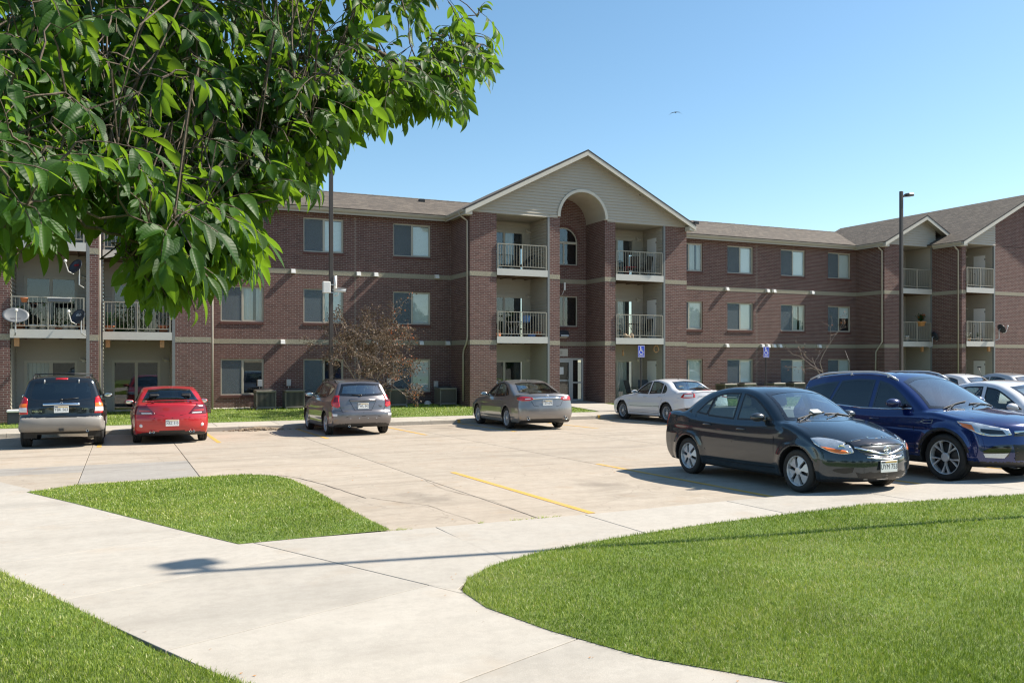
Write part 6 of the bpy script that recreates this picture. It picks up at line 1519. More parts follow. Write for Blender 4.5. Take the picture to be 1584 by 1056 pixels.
def suv_blue():
    sp=dict(L=4.52,H=1.68,paint=M['p_blue'],h=.02,wr=.36,Ra=.405,wx=(.94,3.63),
     low=[(.22,.25),(.08,.30),(.03,.40),(.0,.52),(.02,.66),(.06,.80),(.14,.90),(.4,.99),(.8,1.05),(1.12,1.09),(1.3,1.09),(2.2,1.03),(3.4,1.08),(4.1,1.12),(4.36,1.08),(4.42,.95),(4.46,.80),(4.52,.70),(4.52,.5),(4.44,.36),(4.3,.28),(2.2,.24)],
     gh=[(1.0,.97),(1.08,1.06),(1.35,1.23),(1.68,1.42),(1.98,1.565),(2.25,1.645),(2.7,1.68),(3.3,1.67),(3.9,1.62),(4.15,1.575),(4.22,1.5),(4.32,1.25),(4.40,1.08),(4.3,.9),(2.2,.85)],
     wid=[(0,.84),(.35,.885),(.94,.915),(1.7,.92),(2.6,.92),(3.6,.918),(4.1,.885),(4.52,.83)],
     vert=[(0,-.15),(.2,-.11),(.28,-.045),(.4,-.01),(.55,0),(.8,0),(.95,-.02),(1.1,-.055),(1.2,-.10),(2,-.4)],tumble=[(0,.95),(.95,.885),(1.05,.845),(1.2,.785),(1.35,.725),(1.5,.66),(1.62,.60),(1.8,.50)],
     nose=(.44,2.6),tail=(.18,3.4),fdec=1.5,gcurve=.20,gmid=2.9,crown=.06,rcrown=.05,flare=.03,crease=[(.80,.03,.012,.035),(.46,.0,.014,.05)],
     cab=(1.12,4.2),seat=2.45,seat2=3.4,dash=1.18,dashz=1.05,seatz=.62,lining=M['lining'],rg=.06)
    c=Car(sp,'suv','deep blue sport utility vehicle with silver roof rails beside the dark teal sedan','car','cars parked in the near row'); L=4.52
    c.segpoly('front_door',[(1.46,.42,1),(1.48,.90),(1.56,1.10),(2.0,1.50),(2.46,1.60,1),(2.42,.42,1)],cond=SIDE)
    c.segpoly('rear_door',[(2.42,.42,1),(2.46,1.60,1),(3.2,1.58),(3.42,1.12),(3.30,.85),(3.18,.62),(3.12,.42,1)],cond=SIDE)
    c.segpoly('bonnet',[(.12,0,1),(.14,.42),(.38,.60),(.9,.72),(1.10,.72,1),(1.10,0,1)],'top',cond=lambda C,N:(N[:,2]>.45)&(C[:,2]>.75))
    c.segpoly('front_bumper',[(-.1,.1,1),(-.1,.64,1),(.50,.64,1),(.56,.1,1)],both=False)
    c.segpoly('lower_cladding',[(-.1,.1,1),(-.1,.34,1),(L+.1,.36,1),(L+.1,.1,1)],both=False,mat=M['black'])
    gl=M['gl_dark']
    w1=[(1.62,1.115,1),(1.86,1.29),(2.12,1.44),(2.36,1.505,1),(2.36,1.075,1)]; w2=[(2.48,1.08,1),(2.48,1.52,1),(2.85,1.53),(3.2,1.50,1),(3.34,1.14,1)]; w3=[(3.42,1.16,1),(3.30,1.49,1),(3.7,1.44),(4.0,1.37,1),(4.02,1.28),(3.9,1.22,1)]
    side_windows(c,[w1,w2,w3],gl,.018,ring=M['blackg'])
    screen(c,'windscreen',[(-.72,1.10,1),(-.62,1.3),(-.55,1.50,1),(-.3,1.565),(0,1.585),(.3,1.565),(.55,1.50,1),(.62,1.3),(.72,1.10,1),(.4,1.085),(0,1.08),(-.4,1.085)],1,M['gl_ws'])
    screen(c,'rear_window',[(-.62,1.22,1),(-.55,1.48,1),(0,1.52),(.55,1.48,1),(.62,1.22,1),(0,1.18)],-1,gl,s_at=4.2)
    c.finish(); cabin(c,sp,M['seatl']); X=lambda q:L/2-q
    for ln in ([(1.46,.8,.40),(1.48,.8,.8),(1.54,.8,1.06)],[(2.42,.8,.40),(2.42,.8,1.06)],[(3.40,.8,1.12),(3.30,.8,.88),(3.18,.8,.64),(3.12,.8,.45)]): c.strip('door_seam',ln,(0,-1,0),.008,M['seam'],.0012)
    c.strip('chrome_sill',[(1.58,.8,1.085),(2.0,.8,1.062),(2.6,.8,1.062),(3.2,.8,1.10),(3.5,.8,1.135),(3.9,.8,1.19)],(0,-1,0),.016,M['chrome'],.006,thick=1)
    c.strip('pillar_chrome',[(3.97,.7,1.22),(4.06,.7,1.34),(4.04,.7,1.40)],(0,-1,0),.016,M['chrome'],.006,thick=1)
    c.strip('bonnet_seam',[(.16,.46,.9),(.3,.60,.9),(.6,.69,.95),(1.06,.76,1.05)],(0,0,-1),.008,M['seam'],.0012)
    c.strip('bonnet_crease_shade',[(.2,.26,.9),(.6,.34,1),(1.05,.38,1.05)],(0,0,-1),.010,M['seam'],.0006)  # dark line paints the crease's shade onto the bonnet
    hl=[(.10,.50,.74,1),(.22,.68,.72),(.42,.80,.74),(.66,.88,.86,1),(.72,.885,.925,1),(.5,.82,.915),(.3,.70,.87),(.13,.52,.82,1)]
    d=(.75,-.66,-.08)
    H=c.patch('headlamp',hl,d,M['headl'],.005,both=True,thick=1)
    A=c.patch('indicator',[(.46,.84,.785,1),(.62,.88,.845,1),(.68,.885,.905,1),(.52,.83,.87,1)],d,M['amber'],.010,both=True)
    D=c.patch('lamp_mask',[(.16,.56,.745,1),(.30,.72,.745,1),(.40,.79,.775),(.42,.78,.82,1),(.2,.58,.80,1)],d,M['blackg'],.009,both=True)
    for i in (0,1):
        A[i].parent=H[i]; D[i].parent=H[i]
    F=(1,0,0)
    c.patch('grille',[(0,-.40,.80,1),(0,.40,.80,1),(0,.46,.72,1),(0,-.46,.72,1)],F,M['blackg'],.005,thick=1)
    c.strip('grille_bar',[(.05,-.44,.775),(0,0,.785),(.05,.44,.775)],F,.03,M['chrome'],.014,both=False,thick=1)
    c.patch('lower_intake',[(0,-.50,.60,1),(0,.50,.60,1),(0,.44,.36,1),(0,-.44,.36,1)],F,M['black'],.003)
    for z in (.55,.5,.45,.4): c.strip('intake_slat',[(.05,-.46,z),(0,0,z),(.05,.46,z)],F,.014,M['blackg'],.01,both=False,thick=1)
    c.patch('corner_recess',[(.1,.50,.60,1),(.22,.70,.585),(.40,.80,.50,1),(.34,.76,.42,1),(.12,.56,.42,1)],(.85,-.52,0),M['blackg'],.004,both=True)
    c.patch('fog_lamp',[(.12,.56,.475,1),(.38,.80,.465,1),(.36,.78,.41,1),(.16,.60,.40,1)],(.85,-.52,0),M['clearl'],.010,both=True)
    m=MB(); n=24; m.blob((0,0,0),(.012,.075,.032),20,10); o=m.build('badge',M['blackg'],c.root,True); o.location=(X(.04)+.004,0,.87)
    c.patch('door_vent',[(1.12,.9,.93,1),(1.30,.9,.915,1),(1.36,.9,.885,1),(1.28,.9,.862,1),(1.14,.9,.868,1)],(0,-1,0),M['chrome'],.004,[[(1.14,.9,.918,1),(1.29,.9,.905,1),(1.335,.9,.885,1),(1.27,.9,.873,1),(1.155,.9,.878,1)]],both=True,grid=.02,smoothp=False)
    c.strip('arch_trim',[(.94+.44*math.cos(a),.9,.36+.44*math.sin(a)) for a in np.linspace(.2,2.9,12)],(0,-1,0),.04,M['black'],.006,thick=1)
    c.strip('arch_trim',[(3.63+.44*math.cos(a),.9,.36+.44*math.sin(a)) for a in np.linspace(.2,2.9,12)],(0,-1,0),.04,M['black'],.006,thick=1)
    for (y0,y1) in ((-.58,.0),(.02,.62)):
        pts=[]
        for k in range(5):
            y=y0+(y1-y0)*k/4; h=c.bvh.ray_cast(Vector((X(1.20)-.015*k,y,1.8)),Vector((0,0,-1)),1.2); pts.append(h[0]+Vector((0,0,.016)))
        m=MB(); m.tube(pts,.010,6); m.tube([pts[0]+Vector((.1,-.05,-.03)),pts[2]],.009,6); m.build('wiper',M['black'],c.root)
    roof_rails(c,2.05,4.05,.60,M['silver'],.055,.017); antenna(c,3.6,0,.42,-.45)
    standard_wheels(c,.262,'y',5,.225); handle(c,2.26,.90,M['p_blue'],w=.2); handle(c,3.18,.94,M['p_blue'],w=.2); mirror(c,1.80,.86,1.17,M['p_blue'],1.15)
    c.strip('mirror_indicator',[(1.5,1.0,1.1)]*2,(0,-1,0),.01,M['clearl']) if False else None
    return c
def plain_sedan(paint,label,group,L=4.6,H=1.47,back=False,hatch=False,name='sedan',h=.028):
    sp=sedan_sp(L,1.80,H,2.70,.93,.325,.36,paint,h=h,hood=.94,belt=.95,deck=1.08,hoodm=1.03,bseam=0,cowl=1.22,roofa=2.12,roofb=3.05)
    fw=[(1.66,.985,1),(1.92,1.16),(2.2,1.31),(2.42,1.355,1),(2.40,.97,1)]; rw_=[(2.50,.97,1),(2.52,1.365,1),(2.85,1.355),(3.15,1.28,1),(3.3,1.0,1)]
    ws=[(-.68,.995,1),(-.57,1.2),(-.51,1.365,1),(0,1.405),(.51,1.365,1),(.57,1.2),(.68,.995,1),(0,.985)]
    rw=[(-.60,1.10,1),(-.53,1.24),(-.48,1.35,1),(0,1.38),(.48,1.35,1),(.53,1.24),(.60,1.10,1),(0,1.09)]
    c=sedan_base(sp,name,label,group,fw,rw_,None,ws,rw,rimr=.21,style='thin',nsp=10)
    front_simple(c,sp); c.patch('tail_lamp',[(L-.38,.85,.97,1),(L-.06,.60,.99,1),(L-.04,.60,.84,1),(L-.3,.86,.84,1)],(-.7,-.7,0),M['red'],.006,both=True,thick=1)
    p=onback(c,0,.8); plate(c.root,p.x-.012,.80,False,'NBR 512'); antenna(c,3.0,0,.28)
    return c
c=yaris(); place(c,9.45,10.68,-1)
c=suv_blue(); place(c,12.40,10.72,-1)
c=plain_sedan(M['p_white'],'white sedan seen only by its roof and windscreen behind the blue utility vehicle','cars parked in the near row',H=1.49); place(c,15.5,11.0,-1)
c=suv_black(); place(c,-1.27,24.95,1)
c=grandam(); place(c,1.15,25.15,1)
c=vibe(); place(c,6.05,25.4,1)
c=altima(); place(c,11.60,25.25,1,-.07)
c=fusion(); place(c,17.25,25.25,1)
c=plain_sedan(M['p_white'],'distant white car whose roof shows just past the roof of the blue utility vehicle',GF,H=1.53); place(c,31.3,25.2,1)
c=plain_sedan(M['p_silver'],'distant silver car at the right edge under the right-hand balconies',GF,H=1.55); place(c,34.1,25.2,1)
# ================================================================ street furniture and the small things on and by the building
GP='tall bronze lamp poles of the parking lot'
def lamp_pole(x,y,z,h,label,face=0,first=[None]):
    r=empty('lamp_pole',(x,y,z),face,label,'lamp pole',GP)
    m=MB(); m.lathe([(.001,0),(.30,0),(.30,.55),(.27,.60),(.001,.60)],20); m.build('concrete_base',M['kerb'],r)
    m=MB(); m.box(-.13,.13,-.13,.13,.60,.63); a=.066; m.prism([(-a,-a,.63),(a,-a,.63),(a,a,.63),(-a,a,.63)],(0,0,h-.63)); o=m.build('pole',M['bronze'],r,bevel=.012)
    m=MB(); m.add([(.05,-.035,h-.30),(.05,.035,h-.30),(.05,.035,h-.20),(.05,-.035,h-.20),(.30,-.03,h-.22),(.30,.03,h-.22),(.30,.03,h-.14),(.30,-.03,h-.14)],[(0,1,2,3)[::-1],(4,5,6,7),(0,4,5,1)[::-1],(3,7,6,2),(0,3,7,4),(1,5,6,2)]); m.build('arm',M['bronze'],r)
    m=MB(); P=[(.26,-.10),(.34,-.17),(.62,-.18),(.72,-.10),(.72,.10),(.62,.18),(.34,.17),(.26,.10)]; n=8
    vs=[(x_,y_,h-.22+.10*(x_-.26)) for x_,y_ in P]+[(x_,y_,h-.13+.10*(x_-.26)) for x_,y_ in P]+[(.49+(x_-.49)*.7,y_*.7,h-.07+.10*(x_-.26)) for x_,y_ in P]
    m.add(vs,[tuple(range(7,-1,-1)),tuple(range(16,24))]+[(i,(i+1)%n,n+(i+1)%n,n+i) for i in range(n)]+[(n+i,n+(i+1)%n,2*n+(i+1)%n,2*n+i) for i in range(n)]); hd=m.build('lamp_head',M['bronze'],r)
    m=MB(); m.add([(.34,-.12,h-.216),(.66,-.12,h-.185),(.66,.12,h-.185),(.34,.12,h-.216)],[(0,3,2,1)]); o=m.build('lamp_lens',M['white'],hd); o.location=(0,0,-.006)
    return r
lamp_pole(6.65,30.0,-.04,9.75,'tall bronze lamp pole with white camera boxes strapped to it, behind the grey estate car')
lamp_pole(33.0,29.2,-.04,9.79,'tall bronze lamp pole standing before the right-hand balconies')
r=empty('lamp_pole',(10.2,6.30,.22),R(110),'tall bronze lamp pole beyond the frame that casts the long thin shadow over the pavement','lamp pole')
m=MB(); m.box(-.12,.12,-.12,.12,0,.03); m.prism([(-.037,-.037,.03),(.037,-.037,.03),(.037,.037,.03),(-.037,.037,.03)],(0,0,9.7)); m.build('pole',M['bronze'],r)
m=MB(); m.box(.05,.28,-.03,.03,9.35,9.45); m.build('arm',M['bronze'],r); m=MB(); boxr(m,.24,.58,-.20,.20,9.32,9.50,.03); m.build('lamp_head',M['bronze'],r)
# equipment on the left pole
o=empty('equipment_box',(6.47,29.88,4.22),label='white radio box strapped to the left lamp pole above the shrub',cat='equipment box')
m=MB(); boxr(m,-.14,.12,-.09,.09,.02,.42,.02); m.build('case',M['white'],o); m=MB(); m.box(.10,.30,-.02,.24,.03,.06); m.box(.10,.30,-.02,.24,.30,.33); m.build('bracket',M['galv'],o)
o=empty('rod_aerial',(6.78,29.90,4.30),label='short white stick aerial fixed to the left lamp pole beside the camera',cat='aerial')
m=MB(); m.tube([(0,0,0),(0,0,.55)],.055,10); m.build('aerial_tube',M['white'],o,True); m=MB(); m.box(-.1,.02,0,.14,.05,.09); m.build('bracket',M['galv'],o)
o=empty('security_camera',(6.92,29.86,4.36),label='white bullet security camera on the left lamp pole pointing right',cat='security camera')
m=MB(); m.tube([(-.16,.05,0),(.20,-.06,-.03)],.055,12); m.box(-.18,.22,-.07,.07,.045,.062); m.build('camera_body',M['white'],o); m=MB(); m.tube([(-.02,0,-.05),(-.06,.02,-.18),(-.18,.10,-.20)],.022,6); m.build('bracket',M['white'],o); m=MB(); m.tube([(.20,-.06,-.03),(.225,-.067,-.032)],.04,12); m.build('camera_lens',M['black'],o)
# accessible parking signs
def hsign(x,y,z,label):
    r=empty('parking_sign',(x,y,z),label=label,cat='parking sign',group='blue accessible parking signs')
    m=MB(); m.box(-.022,.022,-.0,.03,0,2.1); m.build('post',M['black'],r)
    m=MB(); boxr(m,-.155,.155,-.232,.232,-.003,.003,.002); p=m.build('sign_panel',M['signblue'],r); p.location=(0,-.012,2.32); p.rotation_euler=(R(90),0,0)
    W=MB(); zz=.0042
    def bar(a,b,w):
        a=Vector(a);b=Vector(b);t=(b-a).normalized();n=Vector((-t.y,t.x))*w/2; W.add([(a.x-n.x,a.y-n.y,zz),(b.x-n.x,b.y-n.y,zz),(b.x+n.x,b.y+n.y,zz),(a.x+n.x,a.y+n.y,zz)],[(0,1,2,3)])
    W.add([(-.03+.026*math.cos(k*.5236),.165+.026*math.sin(k*.5236),zz) for k in range(12)],[tuple(range(12))])
    bar((-.03,.14),(-.022,.02),.034); bar((-.026,.085),(.045,.085),.022); bar((-.03,.03),(.06,.03),.030); bar((.05,.04),(.09,-.055),.028); bar((.085,-.05),(.115,-.045),.02)
    pr=None
    for k in range(15):
        a=R(110+ (k/14)*240); q_=(-.005+.085*math.cos(a),-.02+.085*math.sin(a))
        if pr: bar(pr,q_,.022)
        pr=q_
    e=.142; 
    for a,b in (((-e,-.218),(e,-.218)),((e,-.218),(e,.218)),((e,.218),(-e,.218)),((-e,.218),(-e,-.218))): bar(a,b,.009)
    W.build('wheelchair_symbol',M['white'],p)
    text('sign_words','RESERVED',.05,M['white'],p,(0,-.145,.0045),(0,0,0),.0003,.95); text('sign_words','PARKING',.05,M['white'],p,(0,-.19,.0045),(0,0,0),.0003,.95)
    return r
hsign(18.75,29.12,-.05,'blue wheelchair parking sign on a black post before the balconies right of the entrance'); hsign(25.0,29.12,-.05,'blue wheelchair parking sign on a black post against the right wing windows')
# air conditioners
def ac(x,y,label,proto=[None]):
    if proto[0] is None:
        r=empty('air_conditioner',(x,y,.06),cat='air conditioner',group='air conditioning units along the wall')
        m=MB(); m.box(-.42,.42,-.42,.42,-.10,-.02); m.build('pad',M['kerb'],r)
        
        for sx in (-1,1):
            for sy in (-1,1): m=MB(); m.box(sx*.33-.03,sx*.33+.03,sy*.33-.03,sy*.33+.03,-.02,.06); m.build('foot',M['galv'],r)
        m=MB(); boxr(m,-.36,.36,-.36,.36,.05,.13,.02); boxr(m,-.37,.37,-.37,.37,.66,.75,.02)
        for sx in (-1,1):
            for sy in (-1,1): m.box(sx*.345-.015,sx*.345+.015,sy*.345-.015,sy*.345+.015,.13,.66)
        m.build('cabinet',M['acgrey'],r)
        m=MB()
        for k in range(15):
            u=-.31+.0443*k
            m.box(u-.006,u+.006,-.352,-.335,.13,.66); m.box(-.352,-.335,u-.006,u+.006,.13,.66); m.box(.335,.352,u-.006,u+.006,.13,.66)
        m.build('louvres',M['acgrey'],r)
        m=MB(); m.box(-.32,.32,-.32,.32,.10,.68); m.build('coil',M['black'],r)
        m=MB(); m.lathe([(.30,.75),(.30,.775),(.27,.79),(.05,.80),(.001,.80)],20); m.build('fan_guard',M['black'],r)
        proto[0]=r
    else: r=copy_tree(proto[0]); r.location=(x,y,.06)
    r['label']=label; return r
for x,l in ((4.92+.02,'putty air conditioner under the lowest left window, left one of the close pair'),(6.0,'putty air conditioner right one of the close pair behind the estate car'),(10.05,'putty air conditioner just right of the estate car below the third window'),(12.15,'dark air conditioner in the shaded corner left of the central block'),(26.4,'air conditioner behind the white sedan, nearest the central block'),(27.55,'air conditioner behind the white sedan, second from the central block'),(29.35,'air conditioner left of the second blue sign post'),(30.6,'air conditioner below the third right-wing window')): ac(x,33.55,l)
def wbox(x,z,label):
    o=empty('switch_box',(x,34.32,z),label=label,cat='switch box',group='small electrical switch boxes on the wall')
    m=MB(); boxr(m,-.09,.09,-.06,.07,0,.26,.012); m.build('case',M['galv'],o); m=MB(); m.tube([(0,.0,-.01),(0,0,-.5)],.014,6); m.build('conduit',M['galv'],o)
wbox(4.86,.92,'small switch box above the leftmost air conditioner'); wbox(5.95,.92,'small switch box above the second air conditioner'); wbox(9.98,.92,'small switch box above the air conditioner right of the estate car'); wbox(12.0,.80,'small switch box on shaded brick left of the corner downspout')
# white rocks at the foot of the wall
m=MB()
for k in range(520):
    x=random.uniform(2.95,9.3); y=random.uniform(33.9,34.33); s=random.uniform(.02,.05); b0=len(m.v); m.blob((x,y,.10+s*.3),(s,s*.8,s*.6),5,3)
tag(m.build('gravel',M['rock']),kind='stuff')
o=MB(); o.blob((0,0,.0),(.17,.15,.17),12,8); q_=tag(o.build('white_stone',M['rock'],None,True),'rounded white stone on the grass edge near the shaded corner','stone'); q_.location=(11.5,33.9,.1)
# ---- satellite dishes
def dish(x,y,z,az,w,h,mat,words,wm,label,arm=.45,post=.5):
    r=empty('satellite_dish',(x,y,z),az,label,'satellite dish')
    m=MB(); n=28; rings=5; vs=[(0,.0,0)]; tilt=R(25)
    for i in range(1,rings+1):
        for k in range(n):
            a=2*math.pi*k/n; q=i/rings; vs.append((w/2*q*math.cos(a),-.055*q*q,h/2*q*math.sin(a)))
    N=len(vs); vs+=[(a,b+.012,c_) for a,b,c_ in vs]; fs=[]
    for k in range(n): fs.append((0,1+(k+1)%n,1+k)); fs.append((N,N+1+k,N+1+(k+1)%n))
    for i in range(rings-1):
        for k in range(n):
            a,b=1+i*n+k,1+i*n+(k+1)%n; fs.append((a,b,b+n,a+n)); fs.append((N+a,N+a+n,N+b+n,N+b))
    for k in range(n): a,b=1+(rings-1)*n+k,1+(rings-1)*n+(k+1)%n; fs.append((a,b,b+N,a+N))
    m.add(vs,fs); d=m.build('reflector',mat,r,True); d.rotation_euler=(-tilt,0,0)
    m=MB(); m.tube([(0,.0,-h/2),(0,-.2,-h/2-.02),(0,-.42,-.06)],.014,6); m.blob((0,-.43,-.03),(.05,.05,.05)); a_=m.build('feed_arm',M['white'],d)
    for tx,sz,ox,oz in words: text('dish_mark',tx,sz,wm,d,(ox,-.052 if abs(oz)>.1 else -.03,oz),(R(90),0,0),.001)
    m=MB(); m.tube([(0,.03,0),(0,.10,-.06),(0,.10,-post),(0,.28,-post-.08)],.022,8); m.build('mast',M['galv'],r)
    return r
M['dishg']=simple('grey dish',(.13,.14,.15),.45); M['dishk']=simple('charcoal dish',(.03,.035,.045),.35)
dish(-2.92,30.25,3.28,R(8),.72,.50,M['dishg'],[('DIRECTV',.07,0,-.10)],M['ink'],'large grey oval satellite dish at the lower left balcony corner, a black mark on it')
dish(-1.20,30.30,3.28,R(-42),.52,.50,M['dishk'],[('dish',.13,0,.06)],M['white'],'charcoal satellite dish at the right end of the lower left balcony slab')
dish(-1.27,30.42,4.85,R(-48),.52,.50,M['dishk'],[('dish',.13,0,.06)],M['red'],'charcoal satellite dish with red word, raised above the left balcony railing',post=.55)
dish(38.75,32.2,3.15,R(70),.55,.50,M['dishk'],[('dish',.13,0,.06)],M['white'],'charcoal satellite dish hanging before the recessed right balcony slab')
dish(41.3,30.3,3.52,R(75),.55,.50,M['dishk'],[('dish',.13,0,.06)],M['white'],'charcoal satellite dish on the corner of the far right balcony')
M['dmark']=M['ink']
# ---- pots and plants
def pot(x,y,z,r,h,mat,label,plant=None,n=26,ph=.3,flower=None,group=None,cat='flower pot'):
    o=empty('flower_pot',(x,y,z),label=label,cat=cat,group=group)
    m=MB(); m.lathe([(.001,0),(r*.68,0),(r*.95,h*.82),(r*1.06,h*.82),(r*1.08,h),(r*.95,h),(r*.9,h*.86),(.001,h*.86)],16); m.build('pot',mat,o,True)
    if plant:
        m=MB()
        for k in range(n):
            a=random.uniform(0,6.283); l=ph*random.uniform(.5,1.1); sp_=random.uniform(.15,.75)*(1 if plant!='tall' else .4)
            tx,ty,tz=math.cos(a)*l*sp_,math.sin(a)*l*sp_,h+l*(1-.3*sp_)
            w=.028 if plant!='spike' else .016; q=Vector((-math.sin(a),math.cos(a),0))*w
            if plant=='spike': m.add([(-q.x,-q.y,h*.8),(q.x,q.y,h*.8),(tx*.6+q.x,ty*.6+q.y,tz*.9),(tx*.6-q.x,ty*.6-q.y,tz*.9),(tx*1.3,ty*1.3,tz*.85)],[(0,1,2,3),(3,2,4)])
            else:
                m.tube([(0,0,h*.8),(tx*.5,ty*.5,(h+tz)/2),(tx,ty,tz)],.004,3,False)
                for j in range(4):
                    c_=Vector((tx,ty,tz))*(1-.12*j)+Vector((random.gauss(0,.03),random.gauss(0,.03),0)); d=Vector((random.gauss(0,1),random.gauss(0,1),random.gauss(0,.5))).normalized()*.05; e_=d.cross(Vector((0,0,1))).normalized()*.022
                    m.add([c_-d,c_+e_,c_+d,c_-e_],[(0,1,2,3)])
        m.build('plant',M['plantg'],o)
    if flower:
        m=MB()
        for k in range(14): a=random.uniform(0,6.28); q=ph*random.uniform(.2,.6); m.blob((math.cos(a)*q,math.sin(a)*q,h+ph*random.uniform(.4,.95)),(.03,.03,.03),6,4)
        m.build('flowers',flower,o)
    return o
GQ='white pots along the lower left balcony'
for x,pl,lb,rr in ((-2.50,None,'white empty pot on the lower left balcony, leftmost of the white row',.13),(-2.23,None,'small white pot, second of the white row on the lower left balcony',.11),(-1.98,'leaf','white pot with a green plant on the lower left balcony, third of the row',.13),(-1.60,'leaf','white pot with leafy plant right of the two brown pots, lower left balcony',.11),(-1.40,None,'white pot at the right end of the row on the lower left balcony',.11)):
    pot(x,30.78,2.80,rr,.24,M['white'],lb,pl,14,.22,group=GQ)
pot(-1.84,30.78,2.80,.07,.15,M['terra'],'small brown pot between white pots on the lower left balcony, the left one'); pot(-1.72,30.80,2.80,.07,.15,M['terra'],'small brown pot between white pots on the lower left balcony, the right one')
pot(-2.85,30.95,2.80,.14,.25,M['terra'],'pot with tall yellow-green leaves at the left end of the lower left balcony','spike',26,.75)
pot(-1.15,30.95,2.85,.12,.24,M['terra'],'orange pot with a small bright plant at the right end of the lower left balcony','leaf',16,.45)
pot(-.36,32.42,2.80,.15,.30,M['terra'],'terracotta pot with a bushy plant at the left end of the second balcony from left','leaf',34,.45)
pot(1.35,32.5,2.80,.17,.34,M['terra'],'big terracotta pot in the right corner of the second balcony from left','leaf',14,.6)
o=empty('planter_box',(-1.75,30.53,3.80),label='pale green planter box hooked over the lower left balcony rail',cat='planter box')
m=MB(); boxr(m,-.32,.32,-.02,.16,-.06,.06,.02); m.build('box',M['dishg'],o); m=MB(); m.box(-.34,.34,-.04,.18,.06,.085); m.build('rim',M['white'],o)
pot(-2.72,30.62,3.72,.11,.14,M['terra'],'small brown pot perched on the rail of the lower left balcony')
pot(16.0,32.75,2.80,.17,.32,M['terra'],'square orange planter in the right corner of the middle-floor balcony left of the entrance')
pot(38.1,32.46,3.70,.24,.24,M['wood'],'hanging basket of red flowers on the recessed right balcony rail','leaf',60,.42,M['leafr'],cat='hanging basket')
pot(39.55,30.85,2.85,.16,.2,M['wood'],'low basket of white flowers at the left end of the far right balcony','leaf',26,.28,M['white'])
pot(40.35,30.9,2.85,.13,.26,M['white'],'white pot with a small plant in the middle of the far right balcony','leaf',12,.25); pot(40.65,30.95,2.85,.10,.2,M['terra'],'small terracotta pot beside the white pot on the far right balcony')
pot(37.45,32.8,2.85,.12,.34,M['white'],'white bucket-shaped pot behind the rails of the recessed right balcony')
pot(39.5,31.0,5.6,.13,.26,M['terra'],'terracotta pot on the top far right balcony','leaf',14,.3)
# ---- balcony furniture
def chair(x,y,z,rz,mat,label,lounge=False,cat='chair'):
    o=empty('balcony_chair',(x,y,z),rz,label,cat)
    if lounge:
        m=MB(); P=[(-.75,.30),(-.2,.26),(.25,.30),(.75,.75)]
        m.add([(a,s*.28,b) for a,b in P for s in (-1,1)]+[(a,s*.28,b+.03) for a,b in P for s in (-1,1)],[(2*i,2*i+2,2*i+3,2*i+1) for i in range(3)]+[(8+2*i,8+2*i+1,8+2*i+3,8+2*i+2) for i in range(3)]); m.build('sling',mat,o)
        for s in (-.28,.28):
            f=MB(); f.tube([(-.75,s,.30),(-.2,s,.26),(.25,s,.30),(.75,s,.75)],.016,6); f.tube([(-.6,s,0),(-.45,s,.28)],.014,5); f.tube([(.45,s,0),(.2,s,.30)],.014,5); f.build('frame',mat,o)
        return o
    m=MB(); boxr(m,-.24,.24,-.24,.24,.40,.45,.015); m.build('seat',mat,o)
    m=MB(); m.add([(-.22,.22,.45),(.22,.22,.45),(.22,.36,.98),(-.22,.36,.98),(-.22,.25,.45),(.22,.25,.45),(.22,.39,.98),(-.22,.39,.98)],[(0,1,2,3),(4,7,6,5),(3,2,6,7),(0,3,7,4),(1,5,6,2)]); m.build('backrest',mat,o)
    for sx in (-.21,.21):
        for sy in (-.21,.21): l=MB(); l.tube([(sx,sy,.42),(sx*1.1,sy*1.1,0)],.014,5); l.build('leg',mat,o)
    a=MB()
    for sx in (-.25,.25): a.tube([(sx,-.22,.45),(sx,-.22,.66),(sx,.28,.66)],.013,5)
    a.build('armrest',mat,o); return o
def table(x,y,z,r,h,mat,label,square=False):
    o=empty('balcony_table',(x,y,z),0,label,'table'); m=MB()
    if square: boxr(m,-r,r,-r,r,h-.03,h,.01)
    else: m.lathe([(.001,h-.025),(r,h-.025),(r,h),(.001,h)],24)
    m.build('table_top',mat,o)
    for k in range(4):
        a=R(45+90*k); l=MB(); l.tube([(math.cos(a)*r*.8,math.sin(a)*r*.8,h-.02),(math.cos(a)*r*.35,math.sin(a)*r*.35,h*.5),(math.cos(a)*r*.85,math.sin(a)*r*.85,0)],.012,5); l.build('leg',mat,o)
    return o
M['ironw']=simple('white iron',(.5,.48,.47),.5); M['blackm']=M['black']; M['redm']=simple('red enamel',(.45,.02,.03),.4)
chair(15.1,33.0,5.56,0,M['black'],'black lounge chair on the top balcony left of the arch',True,'lounge chair')
table(14.95,33.0,2.81,.36,.72,M['ironw'],'small white iron table on the middle balcony left of the entrance')
chair(15.6,33.1,2.81,R(-60),M['black'],'dark chair with a pale blue cushion beside the white iron table')
m=MB(); boxr(m,-.2,.2,-.08,.08,0,.32,.05); q_=tag(m.build('cushion',simple('pale blue cloth',(.18,.32,.55),.8)),'pale blue cushion on the dark chair of the middle balcony','cushion'); q_.location=(15.62,33.16,3.50); q_.rotation_euler=(R(-14),0,R(-60)) 
m=MB(); m.lathe([(.001,0),(.15,0),(.17,.2),(.16,.22),(.001,.22)],14); q_=tag(m.build('bucket',simple('blue plastic',(.10,.22,.50),.5),None,True),'blue plastic bucket behind the rails of the middle balcony','bucket'); q_.location=(15.62,32.6,2.81)
